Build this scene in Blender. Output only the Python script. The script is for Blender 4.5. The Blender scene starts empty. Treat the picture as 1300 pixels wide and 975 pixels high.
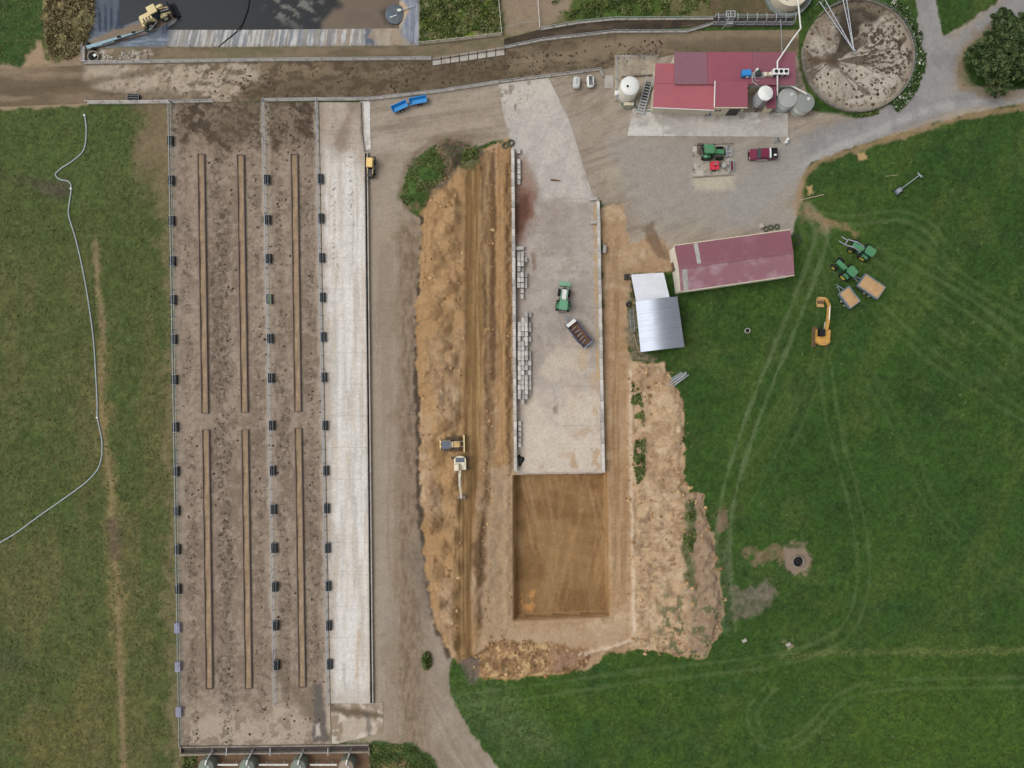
import bpy, math, random
import numpy as np
from mathutils import Vector, Matrix

random.seed(7)
scene = bpy.context.scene
PX = 7.5            # photo pixels per metre on the ground
CAMH = 120.0        # drone height above the ground

# ------------------------------------------------------------------ camera, sky, sun, exposure
cam_d = bpy.data.cameras.new('camera')
cam_d.sensor_width = 36.0
cam_d.lens = 36.0 * CAMH / (1300.0 / PX)
cam_d.clip_start = 1.0
cam_d.clip_end = 6000.0
cam = bpy.data.objects.new('camera', cam_d)
scene.collection.objects.link(cam)
cam.location = (0, 0, CAMH)
scene.camera = cam

SUN_DIR = Vector((0.60, -0.06, -0.95)).normalized()     # light travels this way
world = bpy.data.worlds.new('World')
scene.world = world
world.use_nodes = True
wn = world.node_tree.nodes
wl = world.node_tree.links
for n in list(wn):
    wn.remove(n)
w_out = wn.new('ShaderNodeOutputWorld')
w_bg = wn.new('ShaderNodeBackground')
w_hs = wn.new('ShaderNodeHueSaturation')
w_sky = wn.new('ShaderNodeTexSky')
w_sky.sky_type = 'NISHITA'
w_sky.sun_disc = False
w_sky.sun_elevation = math.asin(-SUN_DIR.z)
w_sky.sun_rotation = math.atan2(-SUN_DIR.x, -SUN_DIR.y)
w_sky.air_density = 1.0
w_sky.dust_density = 4.0
w_hs.inputs['Saturation'].default_value = 0.08
w_bg.inputs['Strength'].default_value = 0.15
wl.new(w_sky.outputs[0], w_hs.inputs['Color'])
wl.new(w_hs.outputs[0], w_bg.inputs['Color'])
wl.new(w_bg.outputs[0], w_out.inputs['Surface'])

sun_d = bpy.data.lights.new('sun', 'SUN')
sun_d.energy = 1.05
sun_d.angle = math.radians(32)
sun_d.color = (1.0, 0.965, 0.915)
sun = bpy.data.objects.new('sun', sun_d)
scene.collection.objects.link(sun)
sun.rotation_euler = SUN_DIR.to_track_quat('-Z', 'Y').to_euler()
sun.location = (-40, 30, 80)

scene.view_settings.view_transform = 'Standard'
scene.view_settings.look = 'None'
scene.view_settings.gamma = 1.0
scene.view_settings.use_curve_mapping = False
scene.view_settings.exposure = 0.0
scene.render.resolution_x = 1024
scene.render.resolution_y = 768

COL = scene.collection

# ------------------------------------------------------------------ helpers
def lin(c):
    out = []
    for v in c[:3]:
        v = v / 255.0
        out.append(v / 12.92 if v <= 0.04045 else ((v + 0.055) / 1.055) ** 2.4)
    return np.array(out)

ALB = 0.83                      # photo tone to surface colour
def alb(c):
    return lin(c) * ALB

def P(px, py, z=0.0):
    """photo pixel of a point at height z -> world"""
    s = (CAMH - z) / CAMH / PX
    return Vector(((px - 650.0) * s, (487.5 - py) * s, z))

# ---- numpy noise
_rs = np.random.RandomState(11)
_TAB = _rs.rand(256, 256)
def vnoise(x, y, seed=0):
    x = x + seed * 37.17
    y = y + seed * 91.73
    ix = np.floor(x).astype(np.int64)
    iy = np.floor(y).astype(np.int64)
    fx = x - ix
    fy = y - iy
    fx = fx * fx * fx * (fx * (fx * 6 - 15) + 10)
    fy = fy * fy * fy * (fy * (fy * 6 - 15) + 10)
    x0 = ix & 255; x1 = (ix + 1) & 255
    y0 = iy & 255; y1 = (iy + 1) & 255
    a = _TAB[x0, y0]; b = _TAB[x1, y0]; c = _TAB[x0, y1]; d = _TAB[x1, y1]
    return (a + (b - a) * fx) * (1 - fy) + (c + (d - c) * fx) * fy

def fbm(px, py, size, octv=4, seed=0, stretch=(1, 1), rot=0.0):
    """noise 0..1 with blobs of about `size` photo pixels"""
    if rot:
        c, s = math.cos(rot), math.sin(rot)
        px, py = px * c + py * s, -px * s + py * c
    x = px / (size * stretch[0])
    y = py / (size * stretch[1])
    t = np.zeros_like(x)
    a = 1.0; w = 0.0
    for o in range(octv):
        t += a * vnoise(x, y, seed + o * 3)
        w += a
        a *= 0.55
        x = x * 2.03; y = y * 2.03
    return np.clip((t / w - 0.5) * 1.5 + 0.5, 0, 1)

def sstep(a, b, x):
    t = np.clip((x - a) / (b - a), 0, 1)
    return t * t * (3 - 2 * t)

def seg_dist2(px, py, ax, ay, bx, by):
    dx, dy = bx - ax, by - ay
    L = dx * dx + dy * dy + 1e-9
    t = np.clip(((px - ax) * dx + (py - ay) * dy) / L, 0, 1)
    ex = px - ax - t * dx
    ey = py - ay - t * dy
    return ex * ex + ey * ey

def line_dist(px, py, pts, margin=60):
    pts = np.asarray(pts, float)
    sel = (px > pts[:, 0].min() - margin) & (px < pts[:, 0].max() + margin) & \
          (py > pts[:, 1].min() - margin) & (py < pts[:, 1].max() + margin)
    out = np.full(px.shape, 1e3)
    x = px[sel]; y = py[sel]
    d = np.full(x.shape, 1e6)
    for (ax, ay), (bx, by) in zip(pts[:-1], pts[1:]):
        d = np.minimum(d, seg_dist2(x, y, ax, ay, bx, by))
    out[sel] = np.sqrt(d)
    return out

def sdpoly(px, py, poly, margin=60):
    pts = np.asarray(poly, float)
    sel = (px > pts[:, 0].min() - margin) & (px < pts[:, 0].max() + margin) & \
          (py > pts[:, 1].min() - margin) & (py < pts[:, 1].max() + margin)
    out = np.full(px.shape, 1e3)
    x = px[sel]; y = py[sel]
    d = np.full(x.shape, 1e6)
    ins = np.zeros(x.shape, bool)
    n = len(pts)
    for i in range(n):
        ax, ay = pts[i]
        bx, by = pts[(i + 1) % n]
        d = np.minimum(d, seg_dist2(x, y, ax, ay, bx, by))
        if ay != by:
            c = ((ay > y) != (by > y)) & (x < (bx - ax) * (y - ay) / (by - ay) + ax)
            ins ^= c
    d = np.sqrt(d)
    out[sel] = np.where(ins, -d, d)
    return out

def smooth_pts(pts, n=6):
    """Catmull-Rom through the points"""
    pts = [np.array(p, float) for p in pts]
    ext = [2 * pts[0] - pts[1]] + pts + [2 * pts[-1] - pts[-2]]
    out = []
    for i in range(1, len(ext) - 2):
        p0, p1, p2, p3 = ext[i - 1:i + 3]
        for k in range(n):
            t = k / n
            out.append(0.5 * ((2 * p1) + (-p0 + p2) * t + (2 * p0 - 5 * p1 + 4 * p2 - p3) * t * t
                              + (-p0 + 3 * p1 - 3 * p2 + p3) * t ** 3))
    out.append(pts[-1])
    return out

class Painter:
    """soil, grass and wear colours of a sheet of ground, point by point"""
    def __init__(s, px, py, base):
        s.px = px; s.py = py
        s.col = np.tile(alb(base), (len(px), 1))
        s.g = np.zeros(len(px)); s.m = np.zeros(len(px)); s.s = np.zeros(len(px))
    def mix(s, c, a):
        a = np.clip(a, 0, 1)[:, None]
        s.col = s.col * (1 - a) + alb(c)[None, :] * a
        return a[:, 0]
    def noise(s, size, o=4, seed=0, stretch=(1, 1), rot=0.0):
        return fbm(s.px, s.py, size, o, seed, stretch, rot)
    def patchy(s, c, size, lo, hi, amt=1.0, seed=0, stretch=(1, 1), where=None, rot=0.0, o=4):
        if where is None:
            return s.mix(c, sstep(lo, hi, s.noise(size, o, seed, stretch, rot)) * amt)
        i = np.nonzero(where > 0.002)[0]
        a = np.clip(sstep(lo, hi, fbm(s.px[i], s.py[i], size, o, seed, stretch, rot)) * amt * where[i], 0, 1)
        s.col[i] = s.col[i] * (1 - a[:, None]) + alb(c)[None, :] * a[:, None]
        out = np.zeros(len(where)); out[i] = a
        return out
    def mask(s, poly, soft=2.0, namp=0.0, nsize=12, seed=1):
        d = sdpoly(s.px, s.py, poly)
        if namp:
            i = np.nonzero(d < 900)[0]
            d[i] += (fbm(s.px[i], s.py[i], nsize, 4, seed) - 0.5) * 2 * namp
        return 1 - sstep(-soft, soft, d)
    def lmask(s, pts, w, soft=2.0, namp=0.0, nsize=12, seed=1):
        d = line_dist(s.px, s.py, pts)
        if namp:
            i = np.nonzero(d < w + soft + 2 * namp)[0]
            d[i] += (fbm(s.px[i], s.py[i], nsize, 4, seed) - 0.5) * 2 * namp
        return 1 - sstep(w - soft, w + soft, d)
    def chan(s, m, g=None, mk=None, so=None):
        if g is not None: s.g = s.g * (1 - m) + g * m
        if mk is not None: s.m = s.m * (1 - m) + mk * m
        if so is not None: s.s = s.s * (1 - m) + so * m

# ---- materials
def new_mat(name):
    m = bpy.data.materials.new(name)
    m.use_nodes = True
    nt = m.node_tree
    b = nt.nodes['Principled BSDF']
    return m, nt, b

MATS = {}
def mat(name, c, rough=0.6, metal=0.0, var=0.18, size=1.5, bump=0.0, grime=None, gamt=0.35, rnd=0.0, wave=None):
    """painted metal, concrete and so on: base colour, mottling and grime"""
    if name in MATS:
        return MATS[name]
    m, nt, b = new_mat(name)
    N = nt.nodes; L = nt.links
    tc = N.new('ShaderNodeTexCoord')
    nz = N.new('ShaderNodeTexNoise'); nz.inputs['Scale'].default_value = size; nz.inputs['Detail'].default_value = 6
    nz.inputs['Roughness'].default_value = 0.65
    L.new(tc.outputs['Object'], nz.inputs['Vector'])
    mr = N.new('ShaderNodeMapRange')
    mr.inputs['From Min'].default_value = 0.3; mr.inputs['From Max'].default_value = 0.7
    mr.inputs['To Min'].default_value = 1 - var; mr.inputs['To Max'].default_value = 1 + var
    L.new(nz.outputs['Fac'], mr.inputs['Value'])
    col = alb(c)
    mx = N.new('ShaderNodeMix'); mx.data_type = 'RGBA'; mx.blend_type = 'MULTIPLY'; mx.inputs['Factor'].default_value = 1.0
    mx.inputs['A'].default_value = (*col, 1)
    L.new(mr.outputs[0], mx.inputs['B'])
    last = mx.outputs['Result']
    if grime is not None:
        n2 = N.new('ShaderNodeTexNoise'); n2.inputs['Scale'].default_value = size * 0.55; n2.inputs['Detail'].default_value = 7
        n2.inputs['Roughness'].default_value = 0.7
        L.new(tc.outputs['Object'], n2.inputs['Vector'])
        m2 = N.new('ShaderNodeMapRange'); m2.inputs['From Min'].default_value = 0.48; m2.inputs['From Max'].default_value = 0.68
        m2.inputs['To Min'].default_value = 0; m2.inputs['To Max'].default_value = gamt
        L.new(n2.outputs['Fac'], m2.inputs['Value'])
        x2 = N.new('ShaderNodeMix'); x2.data_type = 'RGBA'
        x2.inputs['B'].default_value = (*alb(grime), 1)
        L.new(m2.outputs[0], x2.inputs['Factor']); L.new(last, x2.inputs['A'])
        last = x2.outputs['Result']
    if rnd:
        oi = N.new('ShaderNodeObjectInfo')
        m3 = N.new('ShaderNodeMapRange'); m3.inputs['To Min'].default_value = 1 - rnd; m3.inputs['To Max'].default_value = 1 + rnd * 0.6
        L.new(oi.outputs['Random'], m3.inputs['Value'])
        x3 = N.new('ShaderNodeMix'); x3.data_type = 'RGBA'; x3.blend_type = 'MULTIPLY'; x3.inputs['Factor'].default_value = 1
        L.new(last, x3.inputs['A']); L.new(m3.outputs[0], x3.inputs['B'])
        last = x3.outputs['Result']
    L.new(last, b.inputs['Base Color'])
    b.inputs['Roughness'].default_value = rough
    b.inputs['Metallic'].default_value = metal
    if rough >= 0.5 and metal == 0: b.inputs['Specular IOR Level'].default_value = 0.25
    if wave is not None:                       # rolled ribs of roofing sheet: (rotation, ribs per metre, depth)
        mp = N.new('ShaderNodeMapping'); mp.inputs['Rotation'].default_value[2] = wave[0]
        wv = N.new('ShaderNodeTexWave'); wv.inputs['Scale'].default_value = wave[1]
        L.new(tc.outputs['Object'], mp.inputs['Vector']); L.new(mp.outputs[0], wv.inputs['Vector'])
        bp = N.new('ShaderNodeBump'); bp.inputs['Strength'].default_value = 0.5; bp.inputs['Distance'].default_value = wave[2]
        L.new(wv.outputs['Fac'], bp.inputs['Height']); L.new(bp.outputs[0], b.inputs['Normal'])
    elif bump:
        bp = N.new('ShaderNodeBump'); bp.inputs['Strength'].default_value = 0.6; bp.inputs['Distance'].default_value = bump
        L.new(nz.outputs['Fac'], bp.inputs['Height']); L.new(bp.outputs[0], b.inputs['Normal'])
    MATS[name] = m
    return m

def ground_material():
    m, nt, b = new_mat('ground_surface')
    N = nt.nodes; L = nt.links
    tc = N.new('ShaderNodeTexCoord')
    ca = N.new('ShaderNodeAttribute'); ca.attribute_name = 'Col'
    ma = N.new('ShaderNodeAttribute'); ma.attribute_name = 'Msk'
    sp = N.new('ShaderNodeSeparateColor'); L.new(ma.outputs['Color'], sp.inputs[0])
    G, M, S = sp.outputs[0], sp.outputs[1], sp.outputs[2]
    def noise(scale, det, rough=0.6, dist=0.0):
        n = N.new('ShaderNodeTexNoise'); n.inputs['Scale'].default_value = scale; n.inputs['Detail'].default_value = det
        n.inputs['Roughness'].default_value = rough; n.inputs['Distortion'].default_value = dist
        L.new(tc.outputs['Object'], n.inputs['Vector'])
        return n.outputs['Fac']
    def mrange(v, a, bb, c, d, clamp=True):
        r = N.new('ShaderNodeMapRange'); r.clamp = clamp
        for k, x in zip(('From Min', 'From Max', 'To Min', 'To Max'), (a, bb, c, d)):
            r.inputs[k].default_value = x
        L.new(v, r.inputs['Value'])
        return r.outputs[0]
    def mth(op, a, bb=None):
        n = N.new('ShaderNodeMath'); n.operation = op
        for i, v in enumerate((a, bb)):
            if v is None: continue
            if isinstance(v, (int, float)): n.inputs[i].default_value = v
            else: L.new(v, n.inputs[i])
        return n.outputs[0]
    def mixc(f, a, bb, mode='MIX'):
        n = N.new('ShaderNodeMix'); n.data_type = 'RGBA'; n.blend_type = mode
        if isinstance(f, (int, float)): n.inputs['Factor'].default_value = f
        else: L.new(f, n.inputs['Factor'])
        if isinstance(a, tuple): n.inputs['A'].default_value = a
        else: L.new(a, n.inputs['A'])
        if isinstance(bb, tuple): n.inputs['B'].default_value = bb
        else: L.new(bb, n.inputs['B'])
        return n.outputs['Result']
    n_fine = noise(2.6, 8, 0.72)
    n_mid = noise(0.7, 6, 0.65)
    n_grass = noise(1.7, 9, 0.78)
    n_muck = noise(1.25, 8, 0.68, 0.5)
    col = ca.outputs['Color']
    # general mottling of bare ground
    col = mixc(1.0, col, mrange(n_fine, 0.28, 0.72, 0.80, 1.20), 'MULTIPLY')
    col = mixc(1.0, col, mrange(n_mid, 0.3, 0.7, 0.91, 1.09), 'MULTIPLY')
    # grass: strong fine light/dark tufts
    gv = mrange(n_grass, 0.30, 0.70, 0.74, 1.26)
    col = mixc(G, col, mixc(1.0, col, gv, 'MULTIPLY'))
    # soil: clods and cracks
    vo = N.new('ShaderNodeTexVoronoi'); vo.inputs['Scale'].default_value = 1.3; vo.feature = 'F1'
    vw = N.new('ShaderNodeVectorMath'); vw.operation = 'ADD'
    nv = N.new('ShaderNodeTexNoise'); nv.inputs['Scale'].default_value = 1.1; nv.inputs['Detail'].default_value = 4
    L.new(tc.outputs['Object'], nv.inputs['Vector'])
    L.new(tc.outputs['Object'], vw.inputs[0]); L.new(nv.outputs['Color'], vw.inputs[1])
    L.new(vw.outputs[0], vo.inputs['Vector'])
    sv = mrange(vo.outputs['Distance'], 0.1, 0.8, 1.10, 0.84)
    col = mixc(S, col, mixc(1.0, col, sv, 'MULTIPLY'))
    # muck pats
    thr = mth('SUBTRACT', 0.80, mth('MULTIPLY', M, 0.32))
    mk = mth('MULTIPLY', mth('SUBTRACT', n_muck, thr), 16.0)
    n_c = N.new('ShaderNodeClamp'); L.new(mk, n_c.inputs[0])
    mk = mth('MULTIPLY', n_c.outputs[0], mrange(M, 0.02, 0.1, 0.0, 0.62))
    n_sp = noise(2.4, 5, 0.6, 0.3)
    thr2 = mth('SUBTRACT', 0.84, mth('MULTIPLY', M, 0.27))
    n_c2 = N.new('ShaderNodeClamp'); L.new(mth('MULTIPLY', mth('SUBTRACT', n_sp, thr2), 14.0), n_c2.inputs[0])
    mk = mth('MAXIMUM', mk, mth('MULTIPLY', n_c2.outputs[0], mrange(M, 0.1, 0.4, 0.0, 0.68)))
    dk = mixc(mrange(n_mid, 0.35, 0.65, 0, 1), (0.075, 0.058, 0.044, 1), (0.034, 0.026, 0.020, 1))
    col = mixc(mk, col, dk)
    L.new(col, b.inputs['Base Color'])
    b.inputs['Roughness'].default_value = 0.93
    b.inputs['Specular IOR Level'].default_value = 0.15
    # relief
    h = mth('MULTIPLY', mth('MULTIPLY', n_grass, G), 0.22)
    h = mth('ADD', h, mth('MULTIPLY', mth('MULTIPLY', vo.outputs['Distance'], S), -0.10))
    h = mth('ADD', h, mth('MULTIPLY', n_fine, 0.04))
    h = mth('ADD', h, mth('MULTIPLY', mk, 0.04))
    bp = N.new('ShaderNodeBump'); bp.inputs['Strength'].default_value = 0.85; bp.inputs['Distance'].default_value = 1.0
    L.new(h, bp.inputs['Height'])
    L.new(bp.outputs[0], b.inputs['Normal'])
    return m
GROUND = ground_material()

# ---- objects
def tag(o, label=None, cat=None, group=None, kind=None):
    if label: o['label'] = label
    if cat: o['category'] = cat
    if group: o['group'] = group
    if kind: o['kind'] = kind
    return o

def thing(name, label, cat, loc=(0, 0, 0), rz=0.0, group=None):
    o = bpy.data.objects.new(name, None)
    o.empty_display_size = 0.3
    COL.objects.link(o)
    o.location = loc
    o.rotation_euler = (0, 0, rz)
    return tag(o, label, cat, group)

def link_mesh(name, me, parent=None):
    o = bpy.data.objects.new(name, me)
    COL.objects.link(o)
    if parent is not None:
        o.parent = parent
    return o

def copy_tree(o, parent=None):
    c = o.copy()
    COL.objects.link(c)
    c.parent = parent
    for ch in list(o.children):
        copy_tree(ch, c)
    return c

class MB:
    def __init__(s):
        s.v = []; s.f = []
    def _add(s, vs, fs):
        k = len(s.v)
        s.v += [tuple(v) for v in vs]
        s.f += [tuple(i + k for i in f) for f in fs]
        return s
    def box(s, c, sz, rz=0.0, taper=(1, 1), rx=0.0, ry=0.0, shear=(0, 0)):
        hx, hy, hz = sz[0] / 2, sz[1] / 2, sz[2] / 2
        R = Matrix.Rotation(rz, 3, 'Z') @ Matrix.Rotation(ry, 3, 'Y') @ Matrix.Rotation(rx, 3, 'X')
        vs = []
        for (x, y, z) in ((-1, -1, -1), (1, -1, -1), (1, 1, -1), (-1, 1, -1), (-1, -1, 1), (1, -1, 1), (1, 1, 1), (-1, 1, 1)):
            t = taper if z > 0 else (1, 1)
            sh = shear if z > 0 else (0, 0)
            vs.append(R @ Vector((x * hx * t[0] + sh[0], y * hy * t[1] + sh[1], z * hz)) + Vector(c))
        return s._add(vs, [(0, 3, 2, 1), (4, 5, 6, 7), (0, 1, 5, 4), (1, 2, 6, 5), (2, 3, 7, 6), (3, 0, 4, 7)])
    def bar(s, a, b, w, h=None):
        a = Vector(a); b = Vector(b)
        d = b - a
        if d.length < 1e-6: return s
        h = h or w
        up = Vector((0, 0, 1)) if abs(d.normalized().z) < 0.95 else Vector((1, 0, 0))
        x = d.cross(up).normalized() * (w / 2)
        y = x.cross(d).normalized() * (h / 2)
        vs = [a - x - y, a + x - y, a + x + y, a - x + y, b - x - y, b + x - y, b + x + y, b - x + y]
        return s._add(vs, [(0, 1, 2, 3), (7, 6, 5, 4), (0, 4, 5, 1), (1, 5, 6, 2), (2, 6, 7, 3), (3, 7, 4, 0)])
    def cyl(s, a, b, r, r2=None, seg=14, cap=True):
        a = Vector(a); b = Vector(b)
        r2 = r if r2 is None else r2
        d = (b - a).normalized()
        up = Vector((0, 0, 1)) if abs(d.z) < 0.95 else Vector((1, 0, 0))
        x = d.cross(up).normalized()
        y = d.cross(x).normalized()
        vs = []
        for p, rr in ((a, r), (b, r2)):
            for i in range(seg):
                t = 2 * math.pi * i / seg
                vs.append(p + x * math.cos(t) * rr + y * math.sin(t) * rr)
        fs = [(i, (i + 1) % seg, seg + (i + 1) % seg, seg + i) for i in range(seg)]
        if cap:
            fs.append(tuple(reversed(range(seg)))); fs.append(tuple(range(seg, 2 * seg)))
        return s._add(vs, fs)
    def tube(s, pts, r, seg=8):
        pts = [Vector(p) for p in pts]
        vs = []; n = len(pts)
        for i, p in enumerate(pts):
            d = (pts[min(i + 1, n - 1)] - pts[max(i - 1, 0)]).normalized()
            up = Vector((0, 0, 1)) if abs(d.z) < 0.9 else Vector((1, 0, 0))
            x = d.cross(up).normalized(); y = x.cross(d).normalized()
            for k in range(seg):
                t = 2 * math.pi * k / seg
                vs.append(p + x * math.cos(t) * r + y * math.sin(t) * r)
        fs = []
        for i in range(n - 1):
            for k in range(seg):
                fs.append((i * seg + k, i * seg + (k + 1) % seg, (i + 1) * seg + (k + 1) % seg, (i + 1) * seg + k))
        fs.append(tuple(range(seg))); fs.append(tuple(reversed(range((n - 1) * seg, n * seg))))
        return s._add(vs, fs)
    def lathe(s, prof, c=(0, 0, 0), axis='z', seg=24):
        """prof: (radius, along-axis) pairs"""
        c = Vector(c); vs = []; n = len(prof)
        for i in range(seg):
            t = 2 * math.pi * i / seg
            for r, z in prof:
                p = (r * math.cos(t), r * math.sin(t), z)
                if axis == 'y': p = (p[0], p[2], p[1])
                elif axis == 'x': p = (p[2], p[0], p[1])
                vs.append(Vector(p) + c)
        fs = []
        for i in range(seg):
            j = (i + 1) % seg
            for k in range(n - 1):
                fs.append((i * n + k, j * n + k, j * n + k + 1, i * n + k + 1))
        return s._add(vs, fs)
    def prism(s, poly, z0, z1):
        n = len(poly)
        vs = [(x, y, z0) for x, y in poly] + [(x, y, z1) for x, y in poly]
        fs = [tuple(reversed(range(n))), tuple(range(n, 2 * n))] + [(i, (i + 1) % n, n + (i + 1) % n, n + i) for i in range(n)]
        return s._add(vs, fs)
    def plate(s, pts, th):
        """slab with the given top corners and thickness th"""
        n = len(pts)
        vs = [Vector(p) for p in pts] + [Vector(p) - Vector((0, 0, th)) for p in pts]
        fs = [tuple(range(n)), tuple(reversed(range(n, 2 * n)))] + [(i, n + i, n + (i + 1) % n, (i + 1) % n) for i in range(n)]
        return s._add(vs, fs)
    def profile(s, prof, y0, y1):
        """side profile (x,z) pulled from y0 to y1"""
        n = len(prof)
        vs = [(x, y0, z) for x, z in prof] + [(x, y1, z) for x, z in prof]
        fs = [tuple(range(n)), tuple(reversed(range(n, 2 * n)))] + [(i, n + i, n + (i + 1) % n, (i + 1) % n) for i in range(n)]
        return s._add(vs, fs)
    def mesh(s, name, m, smooth=False):
        me = bpy.data.meshes.new(name)
        me.from_pydata(s.v, [], s.f)
        import bmesh
        bm = bmesh.new(); bm.from_mesh(me)
        bmesh.ops.recalc_face_normals(bm, faces=bm.faces[:])
        bm.to_mesh(me); bm.free()
        if smooth:
            me.polygons.foreach_set('use_smooth', [True] * len(me.polygons))
            try: me.set_sharp_from_angle(angle=math.radians(40))
            except Exception: pass
        me.materials.append(m)
        return me
    def build(s, name, m, parent=None, smooth=False):
        return link_mesh(name, s.mesh(name, m, smooth), parent)
# ------------------------------------------------------------------ the lie of the land
POND = [(118, -90), (120, 30), (104, 52), (112, 59), (150, 59), (300, 59), (532, 57), (532, -90)]
PIT = [(652, 604), (771, 601), (774, 783), (653, 788)]
EL = [(540, 264), (552, 238), (575, 217), (598, 194), (640, 183), (648, 187), (650, 600), (650, 790), (640, 815),
      (600, 838), (576, 832), (556, 790), (543, 720), (538, 600), (533, 400)]
ER = [(801, 462), (842, 462), (868, 512), (868, 622), (892, 628), (906, 690), (917, 770), (914, 805), (893, 832),
      (858, 832), (815, 824), (803, 812), (800, 640)]
EARTH = [(538, 264), (552, 235), (580, 212), (600, 190), (645, 178), (655, 190), (655, 598), (764, 598), (764, 262),
         (790, 258), (800, 310), (830, 300), (852, 318), (856, 345), (800, 348), (797, 440), (804, 460), (842, 461), (868, 510), (866, 560),
         (870, 625), (892, 630), (905, 690), (917, 770), (915, 803), (895, 832), (860, 833), (815, 824), (772, 830),
         (745, 850), (690, 858), (612, 864), (598, 850), (574, 836), (553, 790), (540, 720), (534, 600), (530, 400)]
MOUND = [(506, 248), (524, 205), (560, 178), (598, 176), (612, 194), (588, 214), (562, 236), (540, 264), (515, 262)]
HEAP = [(604, 832), (625, 812), (690, 815), (750, 826), (745, 848), (690, 857), (612, 862)]

def height(px, py):
    z = np.zeros(px.shape)
    d = -sdpoly(px, py, POND, 120)
    z = z - np.clip(d / 33.0, 0, 1) * 1.9
    # access ramp into the pond
    ax, ay, bx, by = 108, 60, 208, 15
    t = ((px - ax) * (bx - ax) + (py - ay) * (by - ay)) / ((bx - ax) ** 2 + (by - ay) ** 2)
    rd = line_dist(px, py, [(ax, ay), (bx, by)], 40)
    w = (1 - sstep(9, 16, rd))
    z = z * (1 - w) + w * (-1.4 * np.clip(t / 0.65, 0, 1))
    # earth bank beside the silage bunker
    e = -sdpoly(px, py, EL)
    n1 = fbm(px, py, 34, 4, 5)
    n2 = fbm(px, py, 9, 4, 6)
    n3 = fbm(px, py, 26, 3, 17, (0.55, 3.0))
    bank = sstep(-1, 8, e + (n2 - 0.5) * 5)
    bench = 1 - 0.75 * sstep(615, 640, px) * sstep(580, 610, py)
    lumps = (1 - sstep(578, 592, px))
    tl = [(604, 228), (602, 330), (603, 470), (600, 560), (592, 650), (588, 740), (590, 832)]
    track = 1 - sstep(9, 13, line_dist(px, py, tl))
    ditch = 1 - sstep(2, 7, line_dist(px, py, [(617, 215), (619, 330), (620, 440), (624, 560), (616, 680), (612, 790)]) + (n2 - 0.5) * 6)
    pile = np.zeros(px.shape)
    rp = random.Random(5)
    for k in range(34):
        cx = rp.uniform(546, 582); cy = 250 + k * 17 + rp.uniform(-6, 6)
        rr = rp.uniform(11, 19)
        dd = np.hypot(px - cx, (py - cy) * rp.uniform(0.8, 1.2)) / rr
        pile = np.maximum(pile, np.clip(1 - dd, 0, 1) * rp.uniform(0.7, 1.15))
    up = (0.85 + 0.65 * (1 - sstep(586, 612, px))) * bench * (0.62 + 0.38 * sstep(187, 240, py)) + lumps * (pile * 1.5 + (n1 - 0.5) * 0.8) + (n2 - 0.5) * (0.26 + 0.30 * lumps) * (1 - 0.6 * track)
    up = up - 0.32 * track * (1 - 0.6 * sstep(0, 14, np.abs(px - 600))) - ditch * 0.28 + (n3 - 0.5) * 0.28
    z = z + bank * up
    # spread soil on the other side
    s = -sdpoly(px, py, ER)
    sb = sstep(-1, 10, s + (n2 - 0.5) * 7)
    z = z + sb * (0.55 + (n1 - 0.5) * 0.7 + (n2 - 0.5) * 0.55)
    hb = sstep(0, 10, -sdpoly(px, py, HEAP) + (n2 - 0.5) * 5)
    z = z + hb * (0.35 + n1 * 0.5 + (n2 - 0.5) * 0.5)
    mb = sstep(0, 22, -sdpoly(px, py, MOUND))
    z = z + mb * (0.8 + (n2 - 0.5) * 0.5)
    # ridge beside the pit bench
    rdg = 1 - sstep(1.5, 5, line_dist(px, py, [(800, 470), (801, 640), (804, 812), (770, 822), (740, 832)]) + (n2 - 0.5) * 4)
    z = z + rdg * 0.28
    # the excavation for the next bunker bay
    q = sdpoly(px, py, PIT)
    pit = 1 - sstep(-1.3, 1.0, q)
    z = z * (1 - pit) + pit * (-2.5 + (n3 - 0.5) * 0.22 + (n2 - 0.5) * 0.06)
    z = z * 1.0 - 0.18 * (1 - sstep(0, 26, q)) * (1 - pit) * sstep(606, 620, py)
    return z

def gz(px, py):
    return float(height(np.array([float(px)]), np.array([float(py)]))[0])

def colour_layers(me, P_):
    n = len(me.vertices)
    a = me.color_attributes.new('Col', 'FLOAT_COLOR', 'POINT')
    c = np.ones((n, 4), np.float32); c[:, :3] = P_[0]
    a.data.foreach_set('color', c.ravel())
    b = me.color_attributes.new('Msk', 'FLOAT_COLOR', 'POINT')
    c = np.ones((n, 4), np.float32); c[:, :3] = P_[1]
    b.data.foreach_set('color', c.ravel())

def np_mesh(name, co, quads, layers, smooth=True):
    me = bpy.data.meshes.new(name)
    nv = len(co); nf = len(quads)
    me.vertices.add(nv)
    me.vertices.foreach_set('co', co.astype(np.float32).ravel())
    me.loops.add(nf * 4)
    me.loops.foreach_set('vertex_index', quads.astype(np.int32).ravel())
    me.polygons.add(nf)
    me.polygons.foreach_set('loop_start', np.arange(0, nf * 4, 4, dtype=np.int32))
    me.polygons.foreach_set('loop_total', np.full(nf, 4, np.int32))
    if smooth:
        me.polygons.foreach_set('use_smooth', np.ones(nf, bool))
    me.update()
    me.validate()
    colour_layers(me, layers)
    me.materials.append(GROUND)
    return me

# ------------------------------------------------------------------ terrain sheet
STEP = 1.5
gx = np.arange(-84, 1385, STEP)
gy = np.arange(-84, 1060, STEP)
GX, GY = np.meshgrid(gx, gy)
tx, ty = GX.ravel(), GY.ravel()
tz = height(tx, ty)

p = Painter(tx, ty, (56, 82, 34))
p.g[:] = 1.0
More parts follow.
